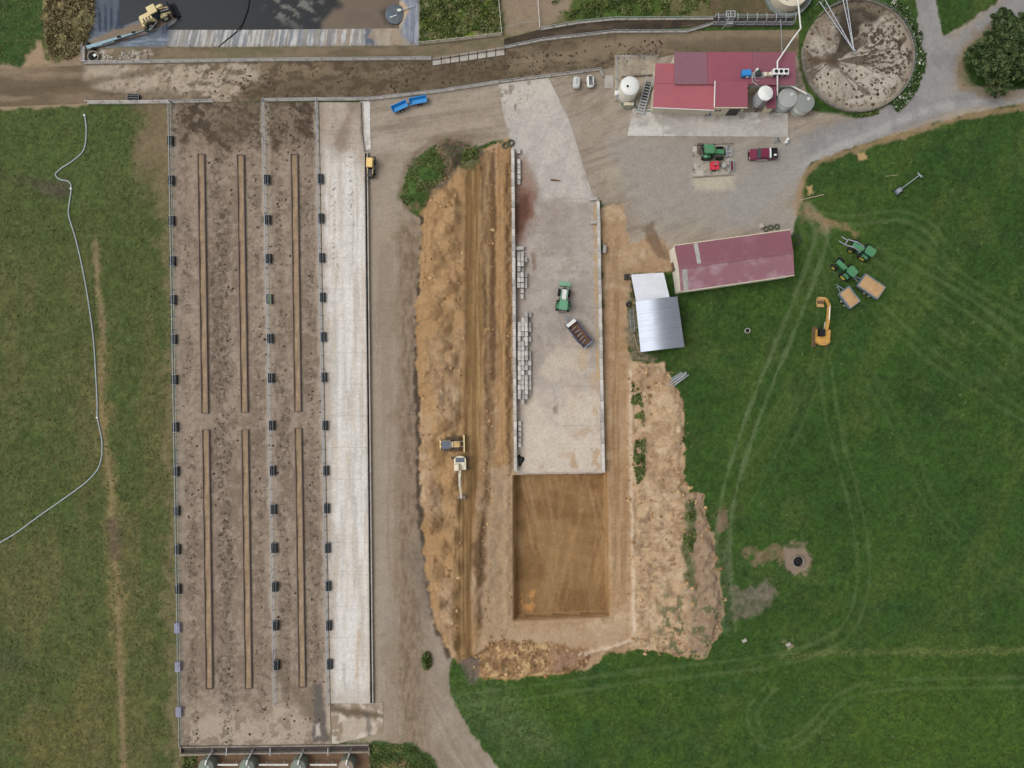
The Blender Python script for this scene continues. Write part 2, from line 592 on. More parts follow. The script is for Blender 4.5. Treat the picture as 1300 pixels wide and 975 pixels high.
# green pasture right
p.patchy((62, 87, 36), 120, 0.45, 0.75, 0.7, 3)
p.patchy((48, 73, 31), 70, 0.5, 0.8, 0.6, 4)
p.patchy((78, 94, 44), 60, 0.5, 0.8, 0.4, 2, (0.5, 3), None, 0.5)
p.patchy((80, 92, 48), 40, 0.62, 0.85, 0.35, 5)
p.patchy((44, 70, 38), 26, 0.55, 0.85, 0.4, 6)
p.patchy((68, 92, 34), 150, 0.35, 0.7, 0.75, 7, where=sstep(750, 900, ty))
# olive paddock left
LF = [(-100, 128), (112, 130), (220, 130), (234, 960), (234, 1100), (-100, 1100)]
m = p.mask(LF, 3)
p.mix((80, 91, 50), m)
p.patchy((86, 91, 52), 90, 0.45, 0.75, 0.6, 8, where=m * sstep(350, 600, ty))
p.patchy((74, 87, 46), 60, 0.45, 0.75, 0.7, 9, where=m)
p.patchy((98, 97, 62), 14, 0.5, 0.8, 0.5, 10, where=m * sstep(300, 460, ty))
p.patchy((76, 92, 48), 140, 0.4, 0.7, 0.6, 12, where=m * (1 - sstep(180, 330, ty)))
p.patchy((108, 100, 58), 110, 0.45, 0.7, 0.6, 13, where=m * sstep(760, 900, ty) * (1 - sstep(60, 260, tx)))
p.patchy((104, 98, 63), 70, 0.5, 0.8, 0.6, 120, (0.6, 2.4), m * sstep(250, 420, ty))
# bare wear by the fence
w = m * (1 - sstep(0, 62, np.abs(tx - 212) + (p.noise(40, 4, 14) - 0.5) * 60)) * (1 - sstep(170, 290, ty))
a = p.mix((122, 106, 84), w * 0.95); p.chan(a, g=0.45)
w = m * (1 - sstep(4, 20, np.abs(tx - (215 + (ty - 240) * 0.0155)) + (p.noise(18, 4, 15) - 0.5) * 26))
a = p.mix((128, 113, 86), w * 0.55); p.chan(a, g=0.6)
# cow path
path = smooth_pts([(120, 300), (124, 360), (130, 420), (127, 500), (132, 560), (141, 620), (144, 690), (150, 760), (152, 850), (158, 990)])
a = p.mix((140, 122, 92), m * p.lmask(path, 3.5, 4, 3, 14, 16) * 0.75); p.chan(a, g=0.6)
w = p.lmask(smooth_pts([(130, 440), (133, 560), (143, 640), (147, 740), (152, 840)]), 9, 8, 9, 22, 17)
a = p.mix((128, 115, 78), m * w * 0.6)
p.mix((92, 78, 66), p.mask([(136, 660), (150, 655), (156, 690), (150, 712), (140, 705)], 6, 5, 14, 3) * 0.7)
a = p.mix((86, 76, 68), p.mask([(48, 232), (85, 226), (92, 245), (75, 256), (52, 252)], 7, 6, 18, 4) * 0.8)
a = p.mix((80, 78, 58), p.lmask([(-20, 222), (60, 234)], 5, 5, 4) * 0.6)
p.mix((74, 78, 58), p.mask([(-90, 815), (20, 820), (30, 845), (-10, 860), (-90, 850)], 12, 8, 20) * 0.5)
# top left: green field, reeds, bare soil
m = p.mask([(-100, -100), (60, -100), (58, 20), (48, 60), (40, 84), (-100, 92)], 4, 5, 18)
p.mix((60, 82, 40), m)
m = p.mask([(57, -100), (124, -100), (122, 30), (108, 60), (105, 80), (62, 82), (56, 50), (58, 10)], 4, 6, 16)
a = p.mix((116, 105, 74), m)
p.patchy((152, 136, 96), 14, 0.5, 0.75, 0.8, 18, (0.45, 1.6), m, 0.35)
p.patchy((80, 84, 48), 18, 0.52, 0.75, 0.8, 19, (0.5, 1.6), m, 0.3)
m = p.mask([(30, 84), (46, 52), (54, 50), (58, 72), (75, 86)], 3, 5, 12)
a = p.mix((158, 136, 108), m); p.chan(a, g=0.1)
m = p.mask([(-100, 86), (60, 82), (105, 66), (112, 80), (112, 96), (-100, 102)], 3, 4, 14, 5)
a = p.mix((146, 128, 106), m); p.chan(a, g=0, so=0.5)
m = p.mask([(-100, 126), (112, 124), (112, 133), (60, 136), (-100, 146)], 2, 3, 12, 6)
a = p.mix((150, 132, 108), m); p.chan(a, g=0)
# mud strip between lane and pond, patch of rubble
m = p.mask([(104, 52), (112, 60), (530, 57), (640, 42), (640, 64), (530, 78), (104, 84)], 2)
a = p.mix((128, 114, 94), m); p.chan(a, g=0, mk=0.25, so=0.3)
p.patchy((104, 92, 74), 20, 0.5, 0.75, 0.7, 20, (2, 0.8), m)
p.patchy((104, 104, 72), 12, 0.6, 0.8, 0.6, 21, (2, 0.8), m)
m = p.mask([(118, 64), (190, 63), (195, 70), (172, 76), (118, 77)], 2, 3, 8)
a = p.mix((186, 178, 164), m * sstep(0.35, 0.55, p.noise(6, 3, 22)))
a = p.mix((128, 108, 88), m * sstep(0.55, 0.7, p.noise(9, 3, 23)) * 0.8)
# weedy enclosure
ENC = [(531, -100), (632, -100), (636, 42), (580, 49), (531, 55)]
m = p.mask(ENC, 1.5)
a = p.mix((76, 90, 46), m); p.chan(m, g=1, mk=0, so=0)
p.patchy((110, 128, 44), 20, 0.5, 0.72, 0.8, 24, where=m)
p.patchy((110, 100, 70), 14, 0.52, 0.75, 0.9, 25, where=m * (1 - sstep(18, 34, ty)))
p.patchy((62, 56, 44), 12, 0.55, 0.75, 0.8, 26, where=m * (1 - sstep(4, 18, ty)))
p.patchy((140, 128, 100), 9, 0.6, 0.8, 0.7, 27, where=m)
# top middle: dirt and rough grass above the race
m = p.mask([(634, -100), (1012, -100), (1012, 30), (700, 34), (640, 48)], 2)
a = p.mix((104, 100, 66), m); p.chan(m, g=0.8)
p.patchy((70, 92, 40), 34, 0.35, 0.62, 0.9, 28, (1.8, 0.7), m)
m2 = p.mask([(634, -100), (720, -100), (735, -5), (715, 22), (690, 36), (640, 48)], 5, 6, 18)
a = p.mix((142, 126, 106), m2); p.chan(m2, g=0.1)
m2 = p.mask([(895, -20), (1000, -20), (1000, 22), (905, 22)], 6, 8, 18)
a = p.mix((96, 82, 64), m2 * 0.75); p.chan(m2 * 0.7, g=0.4)
# yard gravel
YARD = [(466, 126), (640, 104), (790, 84), (800, 64), (860, 62), (1012, 62), (1018, 100), (1030, 140), (1090, 150), (1150, 128),
        (1172, 90), (1164, 0), (1150, -100), (1186, -100), (1186, 0), (1198, 44), (1226, 32), (1262, 6), (1290, -20), (1400, -20),
        (1330, 0), (1296, 20), (1252, 40), (1224, 62), (1216, 90), (1222, 108), (1260, 116), (1400, 116), (1400, 128), (1300, 132), (1230, 144),
        (1130, 172), (1066, 192), (1032, 206), (1018, 226), (1014, 262), (1004, 296), (950, 304), (852, 316),
        (800, 350), (770, 350), (764, 255), (752, 250), (655, 255), (650, 188), (640, 176), (600, 186), (562, 176), (524, 200),
        (508, 240), (520, 268), (534, 280), (534, 600), (541, 720), (556, 790), (575, 838), (568, 866), (578, 900), (606, 940), (640, 985), (700, 1080),
        (640, 1080), (562, 985), (540, 955), (520, 945), (470, 945), (460, 900), (460, 180)]
ym = p.mask(YARD, 2, 3, 14, 7)
a = p.mix((155, 142, 127), ym); p.chan(ym, g=0, so=0.12)
p.patchy((142, 128, 113), 60, 0.4, 0.7, 0.7, 29, where=ym)
p.patchy((163, 151, 136), 30, 0.5, 0.8, 0.6, 30, where=ym)
# turning sweeps and dust on the yard
p.patchy((168, 156, 141), 16, 0.5, 0.72, 0.55, 112, (0.45, 5), ym * sstep(640, 700, tx) * 1.0, 0.9)
p.patchy((126, 114, 100), 13, 0.54, 0.74, 0.5, 113, (0.4, 6), ym * sstep(640, 700, tx), 1.25)
p.patchy((168, 155, 139), 15, 0.5, 0.72, 0.6, 114, (5, 0.45), ym * (1 - sstep(640, 660, tx)) * (1 - sstep(190, 215, ty)), -0.15)
p.patchy((128, 116, 101), 12, 0.56, 0.74, 0.5, 115, (5, 0.4), ym * (1 - sstep(640, 660, tx)) * (1 - sstep(190, 215, ty)), -0.12)
p.patchy((166, 153, 137), 14, 0.5, 0.72, 0.6, 116, (0.4, 6), ym * (1 - sstep(640, 660, tx)) * sstep(840, 870, ty), -0.6)
p.patchy((132, 118, 102), 12, 0.54, 0.74, 0.5, 117, (0.4, 6), ym * (1 - sstep(640, 660, tx)) * sstep(840, 870, ty), -0.55)
# wheel-worn strip down the track beside the feed lane
trk = ym * (1 - sstep(520, 560, tx)) * sstep(250, 300, ty)
p.patchy((148, 132, 115), 18, 0.4, 0.65, 0.8, 31, (0.35, 8), trk)
p.patchy((160, 147, 130), 14, 0.5, 0.7, 0.7, 32, (0.35, 10), trk)
d = np.abs(tx - (504 + (ty - 300) * 0.006))
a = p.mix((142, 124, 105), trk * sstep(497, 509, tx + (p.noise(22, 4, 33) - 0.5) * 16) * 0.85); p.chan(a, so=0.7)
p.patchy((116, 99, 82), 7, 0.45, 0.72, 0.7, 34, (0.5, 1.6), trk * sstep(500, 515, tx))
# dark topsoil at the foot of the bank, with the bank's shade painted in
edge = smooth_pts([(541, 262), (537, 330), (533, 400), (530, 480), (533, 560), (535, 640), (541, 720), (553, 785), (570, 830)])
a = p.mix((78, 68, 58), p.lmask(edge, 4.6, 2.2, 3.5, 8, 35) * 0.95); p.chan(a, so=1)
p.mix((120, 112, 102), p.lmask([(527, 700), (545, 770)], 12, 9, 8, 20, 36) * 0.5)
# sweep of the vehicle track round the mound
swp = smooth_pts([(490, 300), (492, 240), (512, 190), (560, 160), (640, 150)])
p.mix((164, 149, 131), p.lmask(swp, 8, 6, 3) * 0.55)
p.mix((124, 108, 92), p.lmask(smooth_pts([(506, 252), (520, 205), (556, 176), (600, 172)]), 4, 3, 3) * 0.7)
p.mix((180, 170, 158), p.mask([(472, 168), (500, 172), (520, 182), (500, 190), (470, 192)], 6, 6, 14) * 0.5)
# grey road and pale worn yard
ROAD = p.lmask(smooth_pts([(1170, -90), (1182, 30), (1192, 95), (1140, 146), (1060, 182), (985, 222), (940, 262)]), 22, 12, 5, 20, 37)
ROAD = np.maximum(ROAD, p.lmask(smooth_pts([(1380, -60), (1290, 8), (1226, 55), (1196, 95)]), 15, 7, 4, 20, 38))
ROAD = np.maximum(ROAD, p.lmask(smooth_pts([(1390, 120), (1300, 122), (1210, 128), (1120, 160)]), 13, 6, 3, 20, 39))
a = p.mix((146, 144, 143), ROAD * ym * 0.95)
p.mix((166, 164, 162), ym * p.lmask(smooth_pts([(1390, 121), (1300, 123), (1200, 134), (1110, 168), (1030, 204), (985, 240)]), 5, 4, 3, 14, 40) * 0.8)
p.patchy((128, 126, 126), 26, 0.5, 0.75, 0.5, 41, where=ROAD * ym)
p.mix((153, 148, 140), ym * p.mask([(780, 180), (1000, 178), (1030, 200), (1005, 290), (900, 296), (800, 270)], 24, 14, 40, 42) * 0.85)
p.mix((186, 176, 156), ym * p.mask([(880, 222), (930, 218), (932, 238), (884, 240)], 5, 4, 12) * 0.8)
p.mix((196, 182, 156), ym * p.mask([(765, 215), (790, 205), (795, 230), (770, 240)], 9, 7, 16) * 0.3)
a = p.mix((138, 122, 100), p.lmask([(1262, 30), (1226, 58), (1216, 88), (1222, 110), (1262, 120), (1300, 120)], 6, 5, 5, 12, 119) * 0.8); p.chan(a, g=0.2)
# dirt verge of the road
verge = smooth_pts([(1300, 136), (1230, 148), (1130, 176), (1066, 196), (1030, 212), (1016, 240), (1012, 270)])
a = p.mix((150, 126, 96), p.lmask(verge, 3.5, 3, 3, 10, 43) * 0.8); p.chan(a, g=0.2)
for poly in ([(1088, 195), (1098, 192), (1100, 202), (1090, 205)], [(1024, 238), (1030, 236), (1033, 246), (1026, 248)]):
    a = p.mix((176, 148, 104), p.mask(poly, 2, 2, 6)); p.chan(a, g=0.1)
# earth: tan subsoil
em = p.mask(EARTH, 2.2, 4.5, 10, 44)
a = p.mix((181, 146, 106), em); p.chan(em, g=0, mk=0, so=0.55)
p.patchy((166, 130, 86), 44, 0.42, 0.75, 0.7, 45, where=em)
p.patchy((198, 168, 130), 26, 0.5, 0.78, 0.8, 46, where=em)
p.patchy((140, 108, 72), 16, 0.6, 0.85, 0.35, 47, (0.8, 1.5), em)
lft = em * (1 - sstep(648, 654, tx))
p.patchy((176, 134, 78), 60, 0.4, 0.65, 0.75, 48, (0.6, 2), lft)
tl = smooth_pts([(604, 222), (602, 330), (603, 470), (600, 560), (592, 650), (588, 740), (590, 836)])
w = p.lmask(tl, 11, 2, 1.6, 12, 49) * lft
a = p.mix((150, 113, 60), w * 0.95); p.chan(w, so=0.1)
p.patchy((124, 90, 48), 9, 0.45, 0.7, 0.65, 50, (0.3, 9), w)
p.patchy((184, 148, 92), 8, 0.55, 0.75, 0.6, 51, (0.3, 10), w)
w = p.lmask([(616, 200), (619, 330), (620, 440), (623, 560), (617, 680), (613, 800)], 7, 3, 4, 14, 52) * lft
p.mix((134, 102, 64), w * 0.8)
p.patchy((176, 142, 98), 12, 0.5, 0.75, 0.6, 53, (0.6, 3), w)
w = p.lmask([(638, 195), (640, 400), (640, 600)], 9, 3, 2.5, 16, 54) * lft
a = p.mix((178, 136, 82), w * 0.9); p.chan(w, so=0.1)
p.patchy((146, 106, 60), 8, 0.5, 0.75, 0.7, 55, (0.35, 12), w)
w = p.lmask([(625, 196), (626, 330), (626, 480)], 3.6, 2, 2, 16, 56) * lft
p.mix((106, 76, 44), w * 0.9)
w = p.mask([(604, 690), (622, 640), (626, 700), (622, 790), (606, 800)], 4, 6, 18, 57)
p.mix((112, 82, 50), w * 0.85)
w = p.mask([(622, 590), (652, 590), (652, 800), (700, 800), (800, 790), (796, 818), (640, 822), (606, 826)], 5, 6, 18, 58)
p.mix((186, 156, 120), w * 0.7); p.chan(w * 0.7, so=0.3)
# bottom heap: ochre, strawy
w = p.mask(HEAP, 2.5, 4, 10, 59)
p.mix((160, 118, 72), w * 0.9)
p.patchy((208, 170, 110), 9, 0.5, 0.7, 0.85, 60, (0.8, 1), w * (1 - sstep(690, 730, tx)))
p.patchy((112, 82, 50), 8, 0.55, 0.75, 0.8, 61, where=w)
w = p.mask([(702, 822), (745, 826), (748, 842), (700, 852)], 3, 4, 10)
p.mix((164, 126, 96), w * 0.9)
p.mix((110, 98, 90), p.mask([(580, 838), (606, 836), (610, 860), (596, 866)], 5, 5, 10, 62) * 0.8)
# spoil on the right
rgt = em * sstep(790, 812, tx) * sstep(445, 470, ty)
p.mix((198, 164, 122), rgt * 0.8)
p.patchy((172, 138, 100), 15, 0.5, 0.72, 0.8, 63, (1.5, 0.8), rgt)
p.patchy((206, 178, 140), 13, 0.55, 0.78, 0.7, 64, (1.4, 0.8), rgt)
p.patchy((132, 104, 76), 8, 0.62, 0.82, 0.55, 65, (1.4, 0.7), rgt * sstep(590, 660, ty))
p.mix((150, 124, 100), rgt * sstep(866, 880, tx) * 0.7)
p.patchy((94, 106, 62), 9, 0.58, 0.72, 0.8, 66, where=rgt * sstep(730, 770, ty) * sstep(820, 850, tx))
w = p.lmask([(874, 640), (876, 665), (870, 700), (878, 740)], 6, 4, 5, 10, 67) * rgt
a = p.mix((76, 96, 46), w * 0.8); p.chan(a, g=0.9)
rl = [(800, 470), (801, 640), (805, 812), (770, 822), (735, 830)]
p.mix((216, 190, 158), p.lmask(rl, 2.0, 1.6, 1.5, 8, 68) * 0.85)
w = p.lmask([(784, 380), (786, 560), (790, 760)], 12, 5, 4, 18, 69) * em
p.mix((178, 138, 92), w * 0.6)
p.patchy((150, 112, 70), 9, 0.5, 0.7, 0.6, 70, (0.4, 10), w)
# pit floor
q = sdpoly(tx, ty, PIT)
fl = 1 - sstep(-3, 0, q)
p.mix((150, 114, 70), fl); p.chan(fl, so=0.05)
p.patchy((128, 94, 54), 40, 0.4, 0.7, 0.75, 71, where=fl)
p.patchy((178, 144, 102), 14, 0.50, 0.85, 0.45, 72, (0.35, 7), fl * (1 - sstep(690, 720, ty)), -0.22)
p.patchy((172, 136, 90), 12, 0.55, 0.80, 0.4, 73, (0.35, 9), fl * sstep(680, 700, tx), 0.25)
p.patchy((170, 136, 90), 16, 0.5, 0.85, 0.15, 74, (0.4, 6), fl, 1.9)
w = p.mask([(662, 757), (680, 755), (683, 772), (676, 782), (663, 780)], 1.5, 2, 6)
p.mix((196, 140, 74), w * sstep(0.3, 0.5, p.noise(5, 3, 75)) * 0.9 * fl)
wl_ = sstep(-3.5, -0.5, q) * (1 - sstep(0.5, 2.0, q))
p.mix((176, 132, 74), wl_ * 0.8)
# dark turned soil and hedge clay beside the shed
w = p.mask([(796, 372), (806, 380), (814, 446), (835, 452), (830, 462), (800, 456), (795, 420)], 3, 3, 8)
a = p.mix((124, 112, 92), w * 0.9); p.chan(w, so=0.3)
w = p.mask([(815, 290), (828, 282), (842, 312), (850, 330), (835, 326), (820, 305)], 3, 3, 8)
p.mix((110, 88, 68), w * 0.7)
# mound with weeds
w = p.mask(MOUND, 5, 7, 16, 75)
p.mix((114, 98, 78), w)
a = p.mix((70, 94, 46), p.mask([(508, 250), (520, 215), (550, 190), (562, 205), (565, 225), (545, 240), (540, 262), (515, 262)], 4, 7, 12, 76)); p.chan(a, g=1, so=0)
a = p.mix((84, 96, 52), p.mask([(585, 195), (604, 188), (606, 210), (592, 220)], 3, 6, 8, 77) * 0.8); p.chan(a, g=0.8)
a = p.mix((78, 70, 60), p.mask([(562, 185), (585, 182), (590, 200), (578, 216), (570, 200)], 3, 5, 8, 78) * 0.8); p.chan(a, so=0.8)
# bottom patches
w = p.mask([(420, 893), (488, 890), (492, 930), (470, 945), (440, 945)], 3, 4, 12)
p.mix((160, 146, 128), w * 0.6)
w = p.mask([(232, 946), (470, 946), (480, 1080), (228, 1080)], 2)
a = p.mix((116, 92, 72), w); p.chan(w, g=0.15, so=0.4)
a = p.mix((64, 82, 42), p.mask([(232, 958), (250, 958), (246, 985), (232, 985)], 3, 3, 8) * w); p.chan(a, g=1)
w = p.mask([(470, 942), (520, 942), (545, 958), (566, 990), (600, 1080), (470, 1080)], 2.5, 3, 10)
a = p.mix((66, 84, 44), w); p.chan(w, g=1, so=0)
a = p.mix((150, 124, 92), p.mask([(482, 968), (515, 966), (520, 990), (484, 990)], 5, 4, 10) * 0.9); p.chan(a, g=0.2)
# tyre tracks on the pasture
def tyre(pts, off=7.5, wid=2.2, c=(82, 100, 58), amt=0.5, seed=80):
    sp_ = smooth_pts(pts, 8)
    arr = np.array(sp_)
    tg = np.gradient(arr, axis=0)
    tg /= np.linalg.norm(tg, axis=1)[:, None] + 1e-9
    nr = np.stack([-tg[:, 1], tg[:, 0]], 1)
    for sgn in (-1, 1):
        l = arr + nr * off * sgn
        lm_ = p.lmask(l, wid, 1.8, 2.0, 22, seed) * (1 - em) * (1 - ym)
        p.mix(c, lm_ * amt * 1.35 * (0.45 + 0.75 * p.noise(16, 3, seed + 1)))
        p.chan(lm_, g=0.55)
tyre([(1020, 262), (1042, 290), (1036, 325), (1012, 390), (975, 480), (945, 560), (925, 630), (918, 700), (926, 800)], 8, 2.4, (92, 108, 70), 0.6)
tyre([(1010, 268), (1070, 280), (1140, 274), (1180, 290), (1194, 310)], 6, 2.2, amt=0.5, seed=82)
tyre([(1112, 322), (1170, 352), (1240, 395), (1320, 460)], 8, 3.0, amt=0.45, seed=84)
tyre([(1100, 330), (1160, 380), (1230, 440), (1320, 520)], 7, 2.0, amt=0.28, seed=86)
tyre([(1048, 470), (1060, 550), (1080, 620), (1094, 690), (1094, 750), (1074, 800), (1030, 826), (960, 842), (800, 860), (690, 876), (560, 892)], 7.5, 2.2, amt=0.45, seed=88)
tyre([(1310, 866), (1180, 868), (1110, 872), (1066, 888), (1030, 925), (1000, 945), (968, 940), (955, 905), (980, 870)], 6, 2.0, amt=0.5, seed=90)
tyre([(1014, 272), (1060, 335), (1125, 402), (1205, 468), (1330, 545)], 7, 2.4, amt=0.3, seed=121)
tyre([(1022, 285), (1044, 380), (1036, 470), (1000, 560), (960, 640)], 7, 2.2, amt=0.28, seed=123)
tyre([(1080, 440), (1150, 560), (1190, 650), (1320, 770)], 7, 2.0, amt=0.22, seed=125)
tyre([(1150, 300), (1230, 360), (1320, 410)], 6, 2.4, amt=0.3, seed=127)
tyre([(940, 590), (990, 520), (1010, 490)], 7, 2, amt=0.2, seed=92)
p.mix((112, 116, 70), p.lmask([(990, 834), (1060, 828), (1200, 828), (1320, 824)], 4, 4, 3, 14, 94) * 0.45)
p.mix((92, 100, 78), p.lmask([(922, 690), (924, 800)], 6, 5, 3) * 0.4 * (1 - em))
p.mix((96, 108, 74), p.mask([(560, 880), (640, 880), (720, 960), (640, 960)], 30, 14, 30) * 0.4 * (1 - ym))
# bare patches by the well ring and on the field
for poly, c in (([(994, 694), (1022, 692), (1030, 712), (1020, 728), (1000, 726)], (138, 120, 102)),
                ([(945, 700), (985, 694), (996, 700), (990, 714), (960, 716)], (132, 112, 90)),
                ([(930, 752), (975, 735), (985, 752), (960, 786), (930, 790)], (122, 110, 98)),
                ([(1000, 815), (1008, 813), (1010, 821), (1001, 822)], (190, 170, 140)),
                ([(1020, 262), (1075, 285), (1086, 298), (1060, 290), (1015, 275)], (142, 118, 88)),
                ([(905, 655), (918, 650), (922, 668), (912, 676)], (130, 108, 90))):
    a = p.mix(c, p.mask(poly, 3.5, 7, 12, 96) * 0.85 * (0.4 + 0.7 * p.noise(7, 3, 97))); p.chan(a, g=0.3)
a = p.mix((138, 122, 106), p.mask([(996, 697), (1020, 694), (1029, 708), (1024, 724), (1010, 729), (997, 722)], 2, 3, 8, 118) * 0.95); p.chan(a, g=0.0)
p.mix((150, 132, 108), p.lmask([(1000, 262), (1020, 258), (1048, 290)], 5, 5, 4, 10) * 0.5)
# scattered daisies and pale stalks
dz = sstep(0.955, 0.985, vnoise(tx / 1.7, ty / 1.7, 40)) * p.g * sstep(0.45, 0.7, p.noise(80, 3, 98))
p.mix((150, 156, 116), dz * 0.4)
# blade-and-tuft grain of the grass, tone of the subsoil
gr = (p.noise(3.2, 2, 110) - 0.5) * 0.55 + (p.noise(9, 3, 111) - 0.5) * 0.30 + 0.04
p.col *= (1 + gr * p.g)[:, None]
lum = p.col @ np.array([0.30, 0.59, 0.11])
k = (em * (1 - 0.4 * fl) * 0.20)[:, None]
p.col = p.col * (1 - k) + (lum[:, None] * np.array([1.04, 0.99, 0.92])[None, :]) * k
p.col *= (1 - 0.06 * em)[:, None]
# pond: sheet liner, sediment
pm = p.mask(POND, 1.5)
d = -sdpoly(tx, ty, POND, 120)
a = p.mix((150, 146, 140), pm); p.chan(pm, g=0, mk=0, so=0)
bot = pm * sstep(212, 226, tx)
p.patchy((200, 200, 198), 5, 0.38, 0.62, 0.9, 99, (0.4, 14), bot)
p.patchy((126, 132, 142), 5, 0.52, 0.70, 0.8, 100, (0.4, 14), bot)
p.patchy((158, 140, 120), 12, 0.5, 0.66, 0.85, 101, (0.8, 8), bot * (0.25 + 0.75 * sstep(380, 440, tx)))
p.mix((78, 90, 118), bot * p.mask([(462, 30), (476, 30), (476, 57), (463, 57)], 2.5, 2, 6) * 0.8)
lb = pm * (1 - sstep(206, 220, tx))
p.mix((106, 114, 126), lb)
p.patchy((68, 78, 94), 6, 0.45, 0.66, 0.9, 102, (0.5, 8), lb * (1 - sstep(34, 44, ty)))
p.patchy((138, 152, 166), 5, 0.5, 0.68, 0.8, 103, (6, 0.5), lb * sstep(36, 46, ty))
rb = pm * sstep(500, 512, tx - (ty - 20) * 0.2)
p.mix((112, 120, 134), rb * 0.9)
p.patchy((150, 156, 164), 4, 0.5, 0.65, 0.8, 104, (0.5, 12), rb)
p.mix((164, 148, 126), pm * p.mask([(470, 26), (492, 30), (522, 56), (480, 57), (466, 45)], 3, 3, 8) * 0.8)
p.mix((182, 160, 128), pm * p.mask([(488, 0), (508, -4), (518, 10), (508, 28), (494, 32), (486, 20)], 2, 2, 8) * 0.85)
p.mix((142, 126, 108), pm * p.lmask([(108, 60), (168, 33), (210, 14)], 8.5, 2.5, 2, 10, 105) * 0.95)
p.mix((98, 84, 70), pm * p.lmask([(130, 54), (186, 30)], 2.5, 2, 2, 8, 106) * 0.7)
p.mix((150, 138, 126), pm * p.mask([(172, -10), (196, -10), (204, 8), (186, 14), (174, 4)], 3, 3, 8) * 0.9)

SLABS = [[(-90, 86), (108, 80), (330, 76), (530, 73), (640, 58), (700, 46), (780, 38), (905, 22), (1016, 22), (1016, 72), (860, 70), (790, 86), (640, 107), (470, 130), (110, 133), (-90, 142)],
         [(216, 128), (472, 126), (473, 190), (470, 895), (488, 890), (488, 932), (472, 958), (230, 958)],
         [(630, 105), (698, 97), (754, 246), (768, 602), (650, 604), (650, 188)], [(780, 68), (834, 70), (1012, 64), (1012, 146), (1002, 176), (795, 174), (778, 130)],
         [(878, 180), (933, 180), (933, 226), (878, 228)], [(RX + 74 * math.cos(a / 5), 72 + 74 * math.sin(a / 5)) for RX in (1088,) for a in range(32)],
         [(848, 312), (1006, 290), (1010, 352), (858, 374)], [(798, 346), (846, 344), (870, 440), (812, 450)]]
slabm = np.zeros(len(tx))
for s_ in SLABS:
    slabm = np.maximum(slabm, (sdpoly(tx, ty, s_) < 1.5) * 1.0)
p.g = p.g * (1 - slabm)
cols = np.clip(p.col, 0.001, 0.9)
msk = np.stack([p.g, p.m, p.s], 1)
W = np.stack([(tx - 650.0) / PX, (487.5 - ty) / PX, tz], 1)
ny, nx = GX.shape
idx = np.arange(nx * ny).reshape(ny, nx)
q4 = np.stack([idx[1:, :-1].ravel(), idx[1:, 1:].ravel(), idx[:-1, 1:].ravel(), idx[:-1, :-1].ravel()], 1)
kind = np.zeros(nx * ny, int)
kind[ym > 0.5] = 1
kind[em > 0.5] = 2
kind[fl > 0.5] = 3
kind[pm > 0.5] = 4
ck = kind[q4].max(1)
for k, nm in ((0, 'pasture'), (1, 'gravel_yard'), (2, 'earthworks'), (3, 'excavation_pit'), (4, 'pond_liner')):
    qs = q4[ck == k]
    used = np.unique(qs)
    remap = np.full(nx * ny, -1); remap[used] = np.arange(len(used))
    me = np_mesh(nm, W[used], remap[qs], (cols[used], msk[used]))
    tag(link_mesh(nm, me), kind='structure')

# farmland beyond the fine sheet, out to the horizon
def ring():
    x0, x1 = (gx[0] - 650) / PX, (gx[-1] - 650) / PX
    y0, y1 = (487.5 - gy[-1]) / PX, (487.5 - gy[0]) / PX
    B = 1500.0
    xs = [-B, x0, x1, B]; ys = [-B, y0, y1, B]
    v = [(x, y, 0.0) for y in ys for x in xs]
    f = []
    for j in range(3):
        for i in range(3):
            if i == 1 and j == 1: continue
            f.append((j * 4 + i, j * 4 + i + 1, (j + 1) * 4 + i + 1, (j + 1) * 4 + i))
    me = np_mesh('ground', np.array(v), np.array(f), (np.tile(alb((62, 84, 42)), (16, 1)), np.tile([1.0, 0, 0], (16, 1))), False)
    tag(link_mesh('ground', me), kind='structure')
ring()

# ------------------------------------------------------------------ slabs laid on the ground
def resample(pts, n):
    pts = np.asarray(pts, float)
    if len(pts) > 2 and n > len(pts):
        pass
    L = np.concatenate([[0], np.cumsum(np.linalg.norm(np.diff(pts, axis=0), axis=1))])
    t = np.linspace(0, L[-1], n)
    return np.stack([np.interp(t, L, pts[:, 0]), np.interp(t, L, pts[:, 1])], 1)

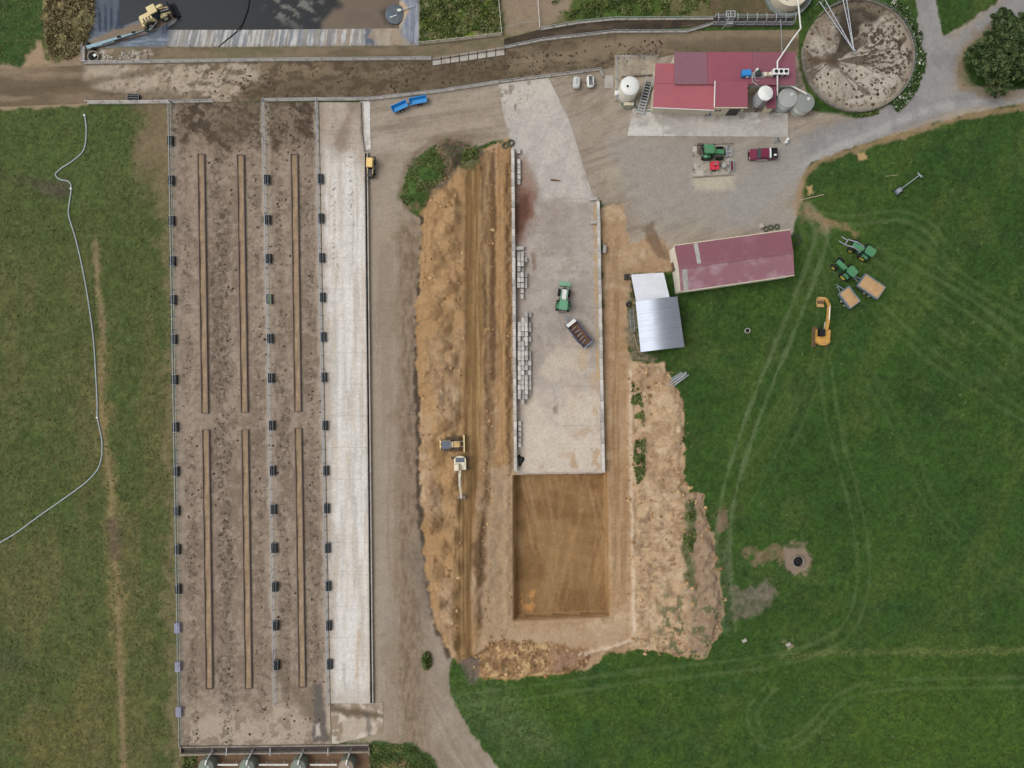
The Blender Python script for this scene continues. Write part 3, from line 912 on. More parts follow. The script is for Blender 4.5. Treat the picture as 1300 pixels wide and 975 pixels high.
def patch(name, A, B, z, paint, res=1.5, parent=None, base=(150, 140, 130), thick=0.12, zfun=None):
    """slab between edge A and edge B (photo pixels on the ground)"""
    la = np.linalg.norm(np.diff(np.asarray(A, float), axis=0), axis=1).sum()
    nv = max(2, int(la / res))
    a = resample(A, nv); b = resample(B, nv)
    nu = max(2, int(np.linalg.norm(a - b, axis=1).max() / res))
    u = np.linspace(0, 1, nu)
    XY = a[:, None, :] * (1 - u)[None, :, None] + b[:, None, :] * u[None, :, None]
    x = XY[:, :, 0].ravel(); y = XY[:, :, 1].ravel()
    pp = Painter(x, y, base)
    paint(pp)
    zz = np.full(len(x), z)
    if zfun is not None: zz = zz + zfun(x, y)
    W_ = np.stack([(x - 650) / PX, (487.5 - y) / PX, zz], 1)
    ii = np.arange(nu * nv).reshape(nv, nu)
    q = np.stack([ii[1:, :-1].ravel(), ii[1:, 1:].ravel(), ii[:-1, 1:].ravel(), ii[:-1, :-1].ravel()], 1)
    # skirt
    rim = np.concatenate([ii[0, :], ii[1:, -1], ii[-1, -2::-1], ii[-2:0:-1, 0]])
    k0 = len(W_)
    low = W_[rim].copy(); low[:, 2] -= thick
    W_ = np.concatenate([W_, low])
    kk = np.arange(len(rim)); kn = (kk + 1) % len(rim)
    sk = np.stack([rim[kk], rim[kn], k0 + kn, k0 + kk], 1)
    c = np.clip(pp.col, 0.001, 0.9); mm = np.stack([pp.g, pp.m, pp.s], 1)
    me = np_mesh(name, W_, np.concatenate([q, sk]), (np.concatenate([c, c[rim]]), np.concatenate([mm, mm[rim]])))
    try: me.set_sharp_from_angle(angle=math.radians(40))
    except Exception: pass
    o = link_mesh(name, me, parent)
    if parent is None: tag(o, kind='structure')
    return o

Z_LANE, Z_PAD, Z_FEED, Z_BUNK, Z_APR = 0.05, 0.07, 0.10, 0.06, 0.07

def paint_lane(p):
    p.mix((128, 112, 92), np.ones(len(p.px)))
    p.patchy((104, 91, 73), 40, 0.4, 0.7, 0.8, 200, (3, 0.7))
    p.patchy((148, 132, 110), 22, 0.52, 0.78, 0.6, 201, (4, 0.6))
    p.m[:] = 0.25 + 0.30 * sstep(210, 300, p.px) * (1 - 0.5 * sstep(640, 800, p.px))
    w = p.mask([(112, 84), (330, 80), (335, 100), (290, 126), (200, 124), (140, 112), (112, 100)], 8, 9, 24, 202)
    p.mix((182, 168, 150), w * 0.8)
    p.patchy((146, 130, 110), 10, 0.5, 0.75, 0.6, 203, (1, 1), w)
    p.mix((98, 84, 66), p.lmask(smooth_pts([(-80, 128), (60, 112), (130, 102), (220, 84)]), 4, 4, 3, 16, 204) * 0.7)
    p.mix((96, 82, 64), p.lmask([(180, 120), (225, 122)], 6, 5, 4, 10, 205) * 0.6)
    w = p.lmask(smooth_pts([(320, 118), (450, 108), (560, 100), (660, 84), (760, 66)]), 14, 9, 5, 22, 206)
    p.mix((99, 87, 68), w * 0.75)
    p.patchy((80, 68, 53), 8, 0.57, 0.72, 0.65, 213, (1.5, 0.8), sstep(215, 260, p.px) * (1 - sstep(800, 860, p.px)))
    p.patchy((84, 72, 57), 4, 0.66, 0.76, 0.6, 214, (1.2, 0.9), sstep(110, 160, p.px))
    w = p.lmask([(650, 82), (760, 62), (830, 52), (930, 46), (1005, 46)], 9, 8, 6, 22, 207)
    p.mix((150, 134, 112), w * 0.5)
    w = p.lmask([(850, 58), (940, 55), (1010, 56)], 6, 4, 3, 12, 208)
    p.mix((108, 96, 78), w * 0.8)
    p.m += 0.22 * sstep(0.5, 0.8, p.noise(50, 3, 209)) * sstep(200, 300, p.px)
patch('cattle_lane', [(-84, 92), (108, 83), (330, 79), (530, 76), (640, 62), (700, 50), (780, 41), (905, 39), (1014, 38)],
      [(-84, 139), (110, 131), (330, 129), (470, 128), (640, 105), (720, 94), (790, 84), (860, 68), (1014, 70)], Z_LANE, paint_lane, 1.6)

def paint_race(p):
    p.mix((74, 64, 53), np.ones(len(p.px)))
    p.patchy((100, 88, 72), 16, 0.52, 0.75, 0.6, 210, (2, 0.6))
    p.patchy((52, 46, 40), 26, 0.5, 0.75, 0.7, 211, (2, 0.6))
patch('sunken_race', [(640, 50), (684, 38), (780, 26), (905, 26)], [(640, 62), (690, 52), (780, 40), (905, 33)], 0.10, paint_race, 1.6)

FL = lambda y: 217.5 + (y - 130) * 0.0172      # fence beside the paddock
FM = lambda y: 336.0 + (y - 130) * 0.0197
FR = lambda y: 403.5 + (y - 130) * 0.0193
FE = lambda y: 463.0 + (y - 195) * 0.0101
def paint_pad(p):
    x, y = p.px, p.py
    p.mix((152, 136, 121), np.ones(len(x)))
    u = x - (y - 130) * 0.0172
    p.patchy((128, 112, 96), 34, 0.4, 0.7, 0.7, 220, (0.7, 2.2))
    p.patchy((160, 142, 126), 26, 0.52, 0.78, 0.6, 221, (0.5, 2.4))
    # trodden dark bands down the pens
    for c, w_, a_ in ((233, 7, 0.5), (276, 13, 0.75), (322, 9, 0.35), (352, 7, 0.55), (388, 8, 0.4)):
        band = (1 - sstep(w_ * 0.4, w_ * 1.3, np.abs(u - c) + (p.noise(26, 4, 222 + c, (0.6, 1.6)) - 0.5) * 16))
        p.mix((116, 103, 89), band * a_ * 0.7)
        p.m = np.maximum(p.m, band * (0.72 + 0.25 * a_))
    p.m = np.maximum(p.m, 0.52)
    p.patchy((122, 108, 93), 7, 0.52, 0.75, 0.6, 226)
    p.patchy((166, 151, 136), 6, 0.56, 0.75, 0.5, 225)
    p.patchy((104, 91, 78), 3.5, 0.66, 0.8, 0.4, 224)
    # muddy top where the stock come in
    top = (1 - sstep(170, 205, y + (p.noise(30, 4, 227) - 0.5) * 40))
    p.mix((118, 104, 87), top * 0.75)
    p.patchy((72, 60, 47), 9, 0.54, 0.70, 0.8, 228, (1.4, 0.8), top, 0.5)
    p.m = np.maximum(p.m, top * 0.92)
    p.mix((106, 93, 76), p.lmask([(290, 170), (330, 128), (345, 118)], 16, 10, 7, 18) * 0.6)
    # pale kerb strips along the rails
    for f in (FM, FR):
        k = (1 - sstep(3.5, 7, np.abs(x - f(y)) + (p.noise(14, 3, 229) - 0.5) * 5))
        p.mix((176, 162, 146), k * 0.65)
    k = 1 - sstep(2, 6, np.abs(x - FL(y) - 3) + (p.noise(14, 3, 230) - 0.5) * 5)
    p.mix((168, 156, 142), k * 0.4)
    # worn pale concrete at the lower end
    low = sstep(885, 925, y + (p.noise(26, 4, 231) - 0.5) * 40)
    p.mix((178, 163, 146), low * 0.75)
    p.patchy((128, 112, 94), 9, 0.52, 0.72, 0.7, 232, where=low)
    p.mix((118, 104, 88), p.lmask(smooth_pts([(345, 830), (360, 860), (385, 890), (400, 910)]), 8, 6, 4, 12, 233) * 0.75)
    w = p.mask([(398, 870), (408, 868), (412, 900), (418, 940), (396, 942), (400, 905)], 2.5, 3, 8, 234)
    p.mix((98, 92, 88), w * 0.9); p.chan(w, mk=0.0)
    p.mix((190, 180, 168), p.mask([(401, 920), (406, 918), (406, 934), (401, 934)], 1.2, 1.5, 4) * 0.9)
patch('feed_pad', [(FL(130), 130), (FL(946), 946)], [(FR(130) + 1, 130), (FR(946) + 1, 946)], Z_PAD, paint_pad, 1.4)

def paint_feed(p):
    x, y = p.px, p.py
    u = (x - FR(y)) / (FE(y) - FR(y))
    p.mix((212, 207, 200), np.ones(len(x)))
    p.patchy((188, 181, 172), 18, 0.4, 0.7, 0.7, 240, (0.5, 5))
    p.patchy((220, 217, 212), 12, 0.5, 0.75, 0.8, 241, (0.4, 8))
    p.patchy((196, 180, 160), 8, 0.6, 0.8, 0.5, 242, (0.4, 10))
    p.mix((186, 170, 154), (1 - sstep(0.04, 0.22, u + (p.noise(20, 3, 243) - 0.5) * 0.15)) * 0.7)
    top = 1 - sstep(170, 235, y + (p.noise(30, 3, 244) - 0.5) * 40)
    p.mix((164, 148, 132), top * 0.8)
    p.mix((120, 104, 88), top * p.lmask([(452, 128), (436, 165), (428, 200)], 7, 6, 4, 14) * 0.6)
    # cloven prints and scuffs
    sp_ = sstep(0.80, 0.9, vnoise(x / 1.6, y / 2.2, 61)) * (1 - sstep(0.02, 0.12, np.abs(u - 0.32) * (1 - 0.3 * sstep(300, 400, y)))) * (1 - sstep(330, 380, y))
    sp_ = np.maximum(sp_, sstep(0.80, 0.9, vnoise(x / 1.6, y / 2.2, 62)) * (1 - sstep(0.03, 0.14, np.abs(u - 0.68))) * (1 - sstep(300, 330, y)))
    p.mix((120, 108, 98), sp_ * 0.8)
    p.mix((190, 166, 138), p.lmask([(456, 800), (453, 860)], 2, 1.5, 1, 8) * 0.6)
    bot = sstep(862, 888, y + (p.noise(18, 3, 245) - 0.5) * 16)
    p.mix((182, 172, 158), bot * 0.7)
    p.m[:] = bot * 0.15 + top * 0.30
feed = tag(thing('feed_lane', None, None), kind='structure')
ys = [130] + list(np.arange(166, 880, 40.2)) + [893]
for y0, y1 in zip(ys[:-1], ys[1:]):
    g = 0.12
    patch('slab_panel', [(FR(y0) + 2.0, y0 + g), (FR(y1) + 2.0, y1 - g)], [(FE(y0) - 0.5, y0 + g), (FE(y1) - 0.5, y1 - g)], Z_FEED, paint_feed, 1.5, feed)
feed_bed = patch('slab_bed', [(FR(130) + 1.6, 130), (FR(893) + 1.6, 893)], [(FE(130) - 0.4, 130), (FE(893) - 0.4, 893)], 0.055,
                 lambda p: p.mix((150, 144, 136), np.ones(len(p.px))), 6, feed, thick=0.05)

def paint_end(p):
    p.mix((180, 166, 150), np.ones(len(p.px)))
    p.patchy((140, 122, 102), 14, 0.42, 0.66, 0.8, 250)
    p.patchy((204, 194, 180), 12, 0.5, 0.75, 0.8, 251)
    p.mix((104, 90, 72), p.lmask(smooth_pts([(415, 896), (440, 903), (470, 906), (500, 912)]), 5, 3, 2.5, 10, 252) * 0.9)
    p.mix((96, 88, 80), p.lmask([(466, 908), (470, 940)], 3, 2, 2, 8) * 0.7)
    p.m[:] = 0.38
patch('loading_slab', [(FR(894) + 2, 894), (FR(946) + 2, 946)], [(487, 892), (486, 930)], 0.065, paint_end, 1.5)

def paint_white(p):
    p.mix((208, 205, 200), np.ones(len(p.px)))
    p.patchy((180, 172, 162), 10, 0.48, 0.7, 0.7, 255, (0.8, 2))
patch('narrow_slab', [(458, 129), (459, 160), (463.5, 191)], [(470, 129), (470, 160), (471, 190)], 0.07, paint_white, 1.5)

# silage bunker floor and its concrete approach
def paint_bunk(p):
    x, y = p.px, p.py
    p.mix((168, 158, 149), np.ones(len(x)))
    p.patchy((156, 146, 138), 46, 0.4, 0.7, 0.8, 260)
    p.patchy((176, 166, 157), 30, 0.5, 0.78, 0.7, 261)
    p.patchy((150, 136, 126), 12, 0.58, 0.8, 0.5, 262)
    # slab approach: lighter clean concrete
    ap = p.mask([(632, 90), (700, 90), (722, 150), (752, 252), (692, 254), (668, 205), (650, 188), (640, 150)], 7, 6, 14, 263)
    p.mix((188, 183, 175), ap * 0.85)
    p.patchy((174, 168, 162), 16, 0.45, 0.7, 0.7, 264, (0.7, 2.4), ap, 0.35)
    p.mix((196, 188, 176), p.mask([(632, 90), (700, 90), (702, 120), (650, 140), (640, 160)], 6, 8, 12) * 0.6)
    p.patchy((130, 116, 100), 6, 0.6, 0.78, 0.8, 265, where=p.mask([(630, 100), (680, 102), (660, 140), (645, 170), (636, 150)], 8, 6, 12))
    # silage juice stain
    w = p.mask([(652, 232), (668, 228), (682, 246), (680, 275), (668, 300), (655, 318)], 8, 9, 16, 266)
    p.mix((128, 92, 76), w * 0.9)
    p.mix((92, 60, 48), p.mask([(653, 255), (668, 248), (674, 270), (664, 292), (654, 302)], 7, 7, 12, 267) * 0.75)
    p.mix((150, 124, 108), p.mask([(655, 195), (668, 205), (690, 250), (680, 240), (656, 232)], 7, 6, 12, 268) * 0.7)
    p.mix((110, 78, 62), p.lmask([(677, 324), (679, 340)], 2.5, 2, 2, 6) * 0.6)
    # pale scatter lower down
    low = sstep(400, 470, y + (p.noise(40, 3, 269) - 0.5) * 60)
    p.patchy((198, 183, 165), 26, 0.40, 0.75, 0.7, 270, where=low)
    p.mix((206, 193, 177), sstep(430, 560, y) * 0.75)
    p.patchy((184, 160, 134), 14, 0.55, 0.75, 0.7, 271, where=low * (sstep(715, 740, x) + sstep(560, 590, y)))
    p.mix((150, 140, 132), p.lmask([(705, 500), (707, 540)], 3, 3, 3, 8) * 0.3)
    p.mix((120, 108, 100), p.mask([(702, 517), (708, 515), (709, 524), (703, 525)], 2, 2, 5) * 0.7)
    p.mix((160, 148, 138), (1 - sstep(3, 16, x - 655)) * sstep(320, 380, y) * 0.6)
    # soil strip along the right-hand wall
    w = p.lmask([(757, 262), (759, 330), (762, 430), (761, 480)], 3.5, 2, 2, 9, 272)
    p.mix((186, 154, 110), w * 0.85)
    # slab joints
    for yy in (252, 300, 345, 390, 440, 490, 540):
        p.mix((142, 132, 124), (1 - sstep(0.5, 1.2, np.abs(y - yy - (x - 700) * 0.01))) * 0.3 * sstep(700, 716, x))
patch('bunker_floor', [(632, 107), (640, 150), (650, 188), (653, 320), (655, 601)], [(696, 99), (722, 150), (752, 246), (757, 256), (766, 600)], Z_BUNK, paint_bunk, 1.5)

def paint_apron(p):
    p.mix((184, 179, 172), np.ones(len(p.px)))
    p.patchy((168, 163, 156), 34, 0.4, 0.7, 0.8, 280, (2, 1))
    p.patchy((208, 204, 196), 18, 0.5, 0.75, 0.7, 281, (2, 0.8))
    p.patchy((156, 146, 132), 7, 0.62, 0.8, 0.6, 282, where=1 - sstep(150, 158, p.py))
    for xx in (842, 884, 925, 965):
        p.mix((150, 144, 136), (1 - sstep(0.4, 1.2, np.abs(p.px - xx))) * 0.35)
patch('concrete_apron', [(803, 138), (800, 155), (796.5, 172.5)], [(1000, 144), (1000, 160), (1000, 174)], Z_APR, paint_apron, 1.5)

def paint_court(p):
    p.mix((172, 160, 142), np.ones(len(p.px)))
    p.patchy((146, 134, 116), 14, 0.45, 0.7, 0.7, 284)
    p.patchy((124, 112, 96), 5, 0.6, 0.8, 0.6, 285)
patch('pen_floor', [(780, 70), (780, 128)], [(834, 72), (832, 140)], 0.065, paint_court, 1.6)
def paint_bay(p):
    p.mix((168, 160, 148), np.ones(len(p.px)))
    p.patchy((138, 128, 116), 9, 0.45, 0.68, 0.8, 286)
    p.patchy((196, 190, 178), 8, 0.52, 0.75, 0.8, 287)
    p.patchy((88, 78, 68), 4, 0.62, 0.8, 0.7, 288)
patch('parking_bay', [(879.5, 185), (879, 224)], [(930, 182), (931, 221)], 0.055, paint_bay, 1.4)

# round collecting yard
RC = (1088.0, 72.0); RR = 70.0
def round_yard():
    nr, na = 60, 220
    r = np.linspace(0.5, RR, nr); t = np.linspace(0, 2 * np.pi, na, endpoint=False)
    Rm, Tm = np.meshgrid(r, t, indexing='ij')
    x = (RC[0] + Rm * np.cos(Tm)).ravel(); y = (RC[1] + Rm * np.sin(Tm)).ravel()
    p = Painter(x, y, (176, 167, 154))
    p.patchy((156, 147, 134), 16, 0.42, 0.7, 0.8, 290)
    # streaks fan out from where the stock walk in
    ex, ey = 1056.0, 77.0
    rr = np.hypot(x - ex, y - ey); th = np.arctan2(y - ey, x - ex)
    st = vnoise(th * 5.0, rr / 45.0, 3) * 0.65 + vnoise(th * 12.0, rr / 22.0, 7) * 0.35
    p.mix((86, 73, 58), sstep(0.53, 0.66, st) * (1 - sstep(40, 66, rr)) * 0.85)
    p.mix((188, 176, 160), sstep(0.36, 0.22, st) * 0.5 * (1 - sstep(50, 70, rr)))
    p.mix((78, 64, 52), (1 - sstep(4, 14, rr + (p.noise(6, 3, 291) - 0.5) * 8)) * 0.8)
    p.mix((92, 78, 62), p.lmask([(1028, 77), (1056, 77)], 4.5, 3, 3, 8) * 0.8)
    p.mix((92, 78, 62), p.lmask([(1058, 80), (1085, 105), (1102, 120)], 2.5, 2, 2.5, 8) * 0.8)
    # wet dark sector behind the gate
    wet = p.mask([(1052, -20), (1130, -20), (1136, 10), (1112, 26), (1092, 34), (1088, 52), (1076, 66), (1058, 76), (1062, 50)], 5, 6, 14, 292)
    p.mix((64, 58, 50), wet * 0.95)
    p.patchy((104, 96, 84), 10, 0.5, 0.75, 0.5, 293, where=wet)
    p.mix((118, 104, 86), p.mask([(1030, 20), (1052, 0), (1060, 40), (1056, 72), (1042, 50)], 6, 7, 10, 294) * 0.6)
    rc = np.hypot(x - RC[0], y - RC[1])
    p.mix((136, 123, 104), sstep(57, 66, rc + (p.noise(12, 3, 295) - 0.5) * 8) * 0.6)
    hoof = p.mask([(1090, 40), (1125, 22), (1150, 40), (1158, 70), (1150, 100), (1120, 100), (1095, 85), (1085, 62)], 8, 6, 14, 296)
    hf = vnoise(th * 22.0, rr / 5.0, 13) * 0.6 + vnoise(th * 45.0, rr / 2.6, 17) * 0.4
    p.mix((74, 63, 50), sstep(0.50, 0.62, hf) * hoof * 0.85)
    p.mix((74, 63, 50), sstep(0.62, 0.72, hf) * 0.6)
    p.m = 0.10 + 0.40 * hoof + 0.28 * sstep(0.5, 0.7, p.noise(24, 3, 297))
    c = np.clip(p.col, 0.001, 0.9); mm = np.stack([p.g, p.m, p.s], 1)
    W_ = np.stack([(x - 650) / PX, (487.5 - y) / PX, np.full(len(x), 0.09)], 1)
    ii = np.arange(nr * na).reshape(nr, na)
    jn = np.roll(ii, -1, axis=1)
    q = np.stack([ii[:-1].ravel(), jn[:-1].ravel(), jn[1:].ravel(), ii[1:].ravel()], 1)[:, ::-1]
    me = np_mesh('round_yard', W_, q, (c, mm))
    tag(link_mesh('round_yard', me), kind='structure')
round_yard()

# pond water
def pond_water():
    x0, x1, y0, y1 = 120, 530, -84, 40
    xs = np.arange(x0, x1, 2.5); ysv = np.arange(y0, y1, 2.5)
    X, Y = np.meshgrid(xs, ysv); x = X.ravel(); y = Y.ravel()
    keep = (sdpoly(x, y, POND, 200) < -20)
    p = Painter(x, y, (44, 47, 50))
    p.patchy((50, 52, 54), 60, 0.45, 0.7, 0.5, 300)
    sed = p.mask([(420, -100), (540, -100), (540, 40), (400, 40), (408, 24), (432, 2)], 5, 6, 22, 301)
    p.mix((116, 102, 88), sed * 0.95)
    p.patchy((106, 92, 80), 24, 0.45, 0.7, 0.6, 302, where=sed)
    foam = p.mask([(340, -20), (400, -20), (416, 10), (400, 26), (350, 24), (330, 10)], 9, 8, 20, 303)
    p.patchy((132, 130, 122), 7, 0.5, 0.72, 0.7, 304, (1.6, 0.7), foam, 0.4)
    p.mix((72, 64, 56), p.mask([(484, 2), (500, 2), (500, 28), (486, 26), (482, 14)], 3, 3, 8) * 0.8)
    ii = np.arange(len(x)).reshape(X.shape)
    q = np.stack([ii[1:, :-1].ravel(), ii[1:, 1:].ravel(), ii[:-1, 1:].ravel(), ii[:-1, :-1].ravel()], 1)
    q = q[keep[q].all(1)]
    used = np.unique(q); rm = np.full(len(x), -1); rm[used] = np.arange(len(used))
    W_ = np.stack([(x - 650) / PX, (487.5 - y) / PX, np.full(len(x), -1.55)], 1)[used]
    me = np_mesh('pond_water', W_, rm[q], (p.col[used], np.zeros((len(used), 3))))
    m, nt, b = new_mat('pond_water')
    at = nt.nodes.new('ShaderNodeAttribute'); at.attribute_name = 'Col'
    nt.links.new(at.outputs['Color'], b.inputs['Base Color'])
    b.inputs['Roughness'].default_value = 0.3
    b.inputs['Specular IOR Level'].default_value = 0.2
    nz = nt.nodes.new('ShaderNodeTexNoise'); nz.inputs['Scale'].default_value = 1.2; nz.inputs['Detail'].default_value = 3
    tc = nt.nodes.new('ShaderNodeTexCoord'); nt.links.new(tc.outputs['Object'], nz.inputs['Vector'])
    bp = nt.nodes.new('ShaderNodeBump'); bp.inputs['Strength'].default_value = 0.15; bp.inputs['Distance'].default_value = 0.05
    nt.links.new(nz.outputs['Fac'], bp.inputs['Height']); nt.links.new(bp.outputs[0], b.inputs['Normal'])
    me.materials.clear(); me.materials.append(m)
    tag(link_mesh('pond_water', me), kind='structure')
pond_water()
# ------------------------------------------------------------------ materials of the built things
GALV = mat('galvanised_steel', (176, 182, 190), 0.42, 0.35, 0.15, 2.0, grime=(130, 122, 112), gamt=0.4)
PIPE_BLUE = mat('weathered_pipe', (158, 170, 182), 0.5, 0.2, 0.15, 2.0, grime=(126, 120, 112), gamt=0.4)
DARK = mat('dark_plastic', (34, 40, 42), 0.5, 0, 0.25, 2.0, grime=(70, 68, 62), gamt=0.15, rnd=0.25)
TROUGHW = mat('trough_water', (22, 30, 29), 0.6, 0, 0.3, 1.5, rnd=0.3)
TROUGHG = mat('trough_algae', (66, 88, 44), 0.4, 0, 0.3, 2.5)
LILAC = mat('lilac_lid', (142, 142, 164), 0.6, 0, 0.12, 2.0, grime=(120, 116, 116), gamt=0.4)
CONC = mat('concrete', (178, 172, 164), 0.9, 0, 0.16, 1.3, 0.01, grime=(118, 106, 92), gamt=0.6)
CONC_D = mat('stained_concrete', (148, 138, 128), 0.9, 0, 0.2, 1.3, 0.01, grime=(92, 80, 68), gamt=0.7)
BLOCK = mat('cast_block', (200, 195, 189), 0.9, 0, 0.32, 3.4, 0.02, grime=(104, 92, 80), gamt=0.95, rnd=0.34)
FEEDM = mat('feed_mix', (160, 138, 112), 0.95, 0, 0.2, 1.2, 0.03, grime=(132, 108, 84), gamt=0.6)
SLUDGE = mat('channel_sludge', (66, 60, 56), 0.6, 0, 0.25, 1.0, grime=(96, 84, 70), gamt=0.5)  # dark sludge colour shared by drain, slurry channel and race floor
RED1 = mat('roof_red', (172, 96, 104), 0.55, 0.0, 0.07, 0.35, grime=(150, 92, 100), gamt=0.5, wave=(0, 2.2, 0.03))
RED2 = mat('roof_faded', (136, 96, 108), 0.55, 0.0, 0.07, 0.35, grime=(120, 92, 104), gamt=0.5, wave=(0, 2.2, 0.03))
RED3 = mat('roof_plum', (150, 82, 96), 0.55, 0.0, 0.07, 0.35, grime=(134, 84, 98), gamt=0.5, wave=(0, 2.2, 0.03))
BARNR = mat('barn_roof', (138, 90, 100), 0.55, 0.0, 0.06, 0.3, grime=(158, 116, 128), gamt=0.45, wave=(0.13, 2.2, 0.03))
BARNR2 = mat('barn_roof_chalky', (150, 106, 116), 0.6, 0.0, 0.07, 0.5, grime=(200, 182, 186), gamt=0.55, wave=(0.13, 2.2, 0.03))
SKYL = mat('skylight_sheet', (176, 176, 168), 0.4, 0, 0.12, 1.0, grime=(120, 124, 112), gamt=0.5)
CREAM = mat('cream_cladding', (216, 206, 184), 0.7, 0, 0.08, 1.0, grime=(160, 146, 120), gamt=0.4)
WHITE = mat('white_paint', (228, 228, 224), 0.45, 0, 0.06, 1.0, grime=(180, 176, 166), gamt=0.4)
TANKW = mat('white_tank', (224, 220, 208), 0.45, 0, 0.07, 0.8, grime=(178, 172, 154), gamt=0.45)
TANKG = mat('grey_tank', (168, 170, 166), 0.55, 0.1, 0.1, 1.0, grime=(130, 132, 124), gamt=0.5)
TANKGR = mat('green_grey_tank', (122, 130, 118), 0.6, 0.0, 0.12, 1.0, grime=(96, 98, 86), gamt=0.5)
STEEL = mat('stainless', (206, 208, 214), 0.32, 0.55, 0.08, 1.2, grime=(150, 150, 152), gamt=0.3)
ZINC_W = mat('white_zinc_roof', (222, 225, 232), 0.5, 0.1, 0.05, 0.5, grime=(196, 196, 198), gamt=0.4, wave=(0.12, 2.6, 0.02))
ZINC = mat('zinc_roof', (172, 178, 190), 0.46, 0.7, 0.06, 0.5, grime=(168, 174, 186), gamt=0.3, wave=(1.68, 2.6, 0.015))
BLACK = mat('black_rubber', (34, 34, 36), 0.8, 0, 0.2, 3.0, grime=(96, 84, 70), gamt=0.45)
FAN = mat('fan_dark', (26, 28, 32), 0.6)
GLASS = mat('tinted_glass', (46, 54, 60), 0.12, 0, 0.1)
GREEN = mat('tractor_green', (72, 136, 94), 0.45, 0, 0.1, 1.5, grime=(112, 118, 88), gamt=0.55)
GREEN_D = mat('dark_green_paint', (40, 84, 58), 0.5, 0, 0.12, 1.5, grime=(84, 84, 66), gamt=0.4)
GREEN_P = mat('pale_green_paint', (130, 176, 146), 0.5, 0, 0.1, 1.5, grime=(110, 128, 100), gamt=0.4)
YEL = mat('yellow_rim', (206, 188, 80), 0.5, 0, 0.15, 2.0, grime=(120, 104, 70), gamt=0.5)
RIMW = mat('pale_rim', (208, 204, 182), 0.5, 0, 0.15, 2.0, grime=(120, 108, 86), gamt=0.5)
ORANGE = mat('digger_yellow', (208, 160, 84), 0.5, 0, 0.12, 1.5, grime=(150, 120, 80), gamt=0.7)
BEIGE = mat('machine_cream', (226, 208, 158), 0.5, 0, 0.08, 1.5, grime=(176, 150, 106), gamt=0.4)
IVORY = mat('ivory_paint', (232, 222, 196), 0.45, 0, 0.06, 1.5, grime=(190, 170, 130), gamt=0.35)
IRON = mat('dark_iron', (62, 60, 58), 0.6, 0.3, 0.2, 2.0, grime=(104, 84, 64), gamt=0.5)
TRACKM = mat('muddy_track', (130, 104, 74), 0.85, 0, 0.2, 2.5, grime=(72, 62, 52), gamt=0.6)
RUST = mat('rusty_steel', (112, 80, 58), 0.8, 0.1, 0.3, 2.0, 0.01, grime=(70, 52, 42), gamt=0.7)
SAND = mat('sand_load', (186, 152, 112), 0.95, 0, 0.15, 2.2, 0.05, grime=(172, 134, 88), gamt=0.6)
SLATE = mat('slate_paint', (132, 146, 158), 0.5, 0.1, 0.1, 1.5, grime=(110, 104, 96), gamt=0.45)
NAVY = mat('navy_paint', (62, 74, 112), 0.5, 0.05, 0.15, 1.5, grime=(110, 100, 96), gamt=0.4)
BLUE = mat('bright_blue', (38, 138, 208), 0.4, 0, 0.06, 1.5, grime=(60, 116, 160), gamt=0.35)
BLUE_IN = mat('blue_lining', (66, 154, 214), 0.5, 0, 0.08, 1.5, grime=(96, 130, 150), gamt=0.4)
AQUA = mat('pale_blue_steel', (142, 174, 188), 0.5, 0.1, 0.1, 1.5, grime=(120, 124, 122), gamt=0.5)
REDP = mat('implement_red', (208, 48, 66), 0.45, 0, 0.1, 1.5, grime=(150, 70, 70), gamt=0.35)
MAROON = mat('maroon_paint', (122, 36, 66), 0.3, 0.1, 0.08, 1.2, grime=(110, 64, 74), gamt=0.25)
WOOD = mat('weathered_timber', (170, 154, 130), 0.85, 0, 0.2, 2.0, grime=(112, 98, 80), gamt=0.5)
CABBLUE = mat('blue_grey_glass', (92, 102, 118), 0.2, 0, 0.1)

# ------------------------------------------------------------------ generic builders
def fence(name, pts, label, cat, group=None, z=0.0, posts=2.4, rails=((1.15, 0.035),), post=(0.045, 1.2), m=GALV, kerb=None, zfun=None):
    """posts and rails along photo-pixel points; one part each"""
    t = thing(name, label, cat, P(*pts[0]) + Vector((0, 0, z)), 0, group)
    o0 = t.location.copy()
    W_ = []
    for q in pts:
        v = P(*q); v.z = z + (zfun(*q) if zfun else 0.0)
        W_.append(v - o0)
    pm = MB().cyl((0, 0, -0.15), (0, 0, post[1]), post[0], seg=8).mesh('post', m)
    for a, b in zip(W_[:-1], W_[1:]):
        n = max(1, int(round((b - a).length / posts)))
        for i in range(n):
            link_mesh('post', pm, t).location = a.lerp(b, i / n)
    link_mesh('post', pm, t).location = W_[-1]
    for h, r in rails:
        for a, b in zip(W_[:-1], W_[1:]):
            up = Vector((0, 0, h))
            MB().cyl(a + up, b + up, r, seg=6).build('rail', m, t)
    if kerb:
        for a, b in zip(W_[:-1], W_[1:]):
            up = Vector((0, 0, kerb[1] / 2 - 0.05))
            MB().bar(a + up, b + up, kerb[0], kerb[1] + 0.1).build('kerb', CONC, t)
    return t

def kerb_wall(name, pts, label, w=0.2, h=0.35, z=0.0, m=CONC, piece=2.4, group=None, cat='kerb wall'):
    t = thing(name, label, cat, P(*pts[0]) + Vector((0, 0, z)), 0, group)
    o0 = t.location.copy()
    for a, b in zip(pts[:-1], pts[1:]):
        A = P(*a) - o0; B = P(*b) - o0; A.z = B.z = 0
        n = max(1, int(round((B - A).length / piece)))
        for i in range(n):
            u = A.lerp(B, i / n); v = A.lerp(B, (i + 1) / n)
            d = (v - u).normalized() * 0.012
            up = Vector((0, 0, h / 2 - 0.05))
            MB().bar(u + d + up, v - d + up, w, h + 0.1).build('wall_section', m, t)
    return t

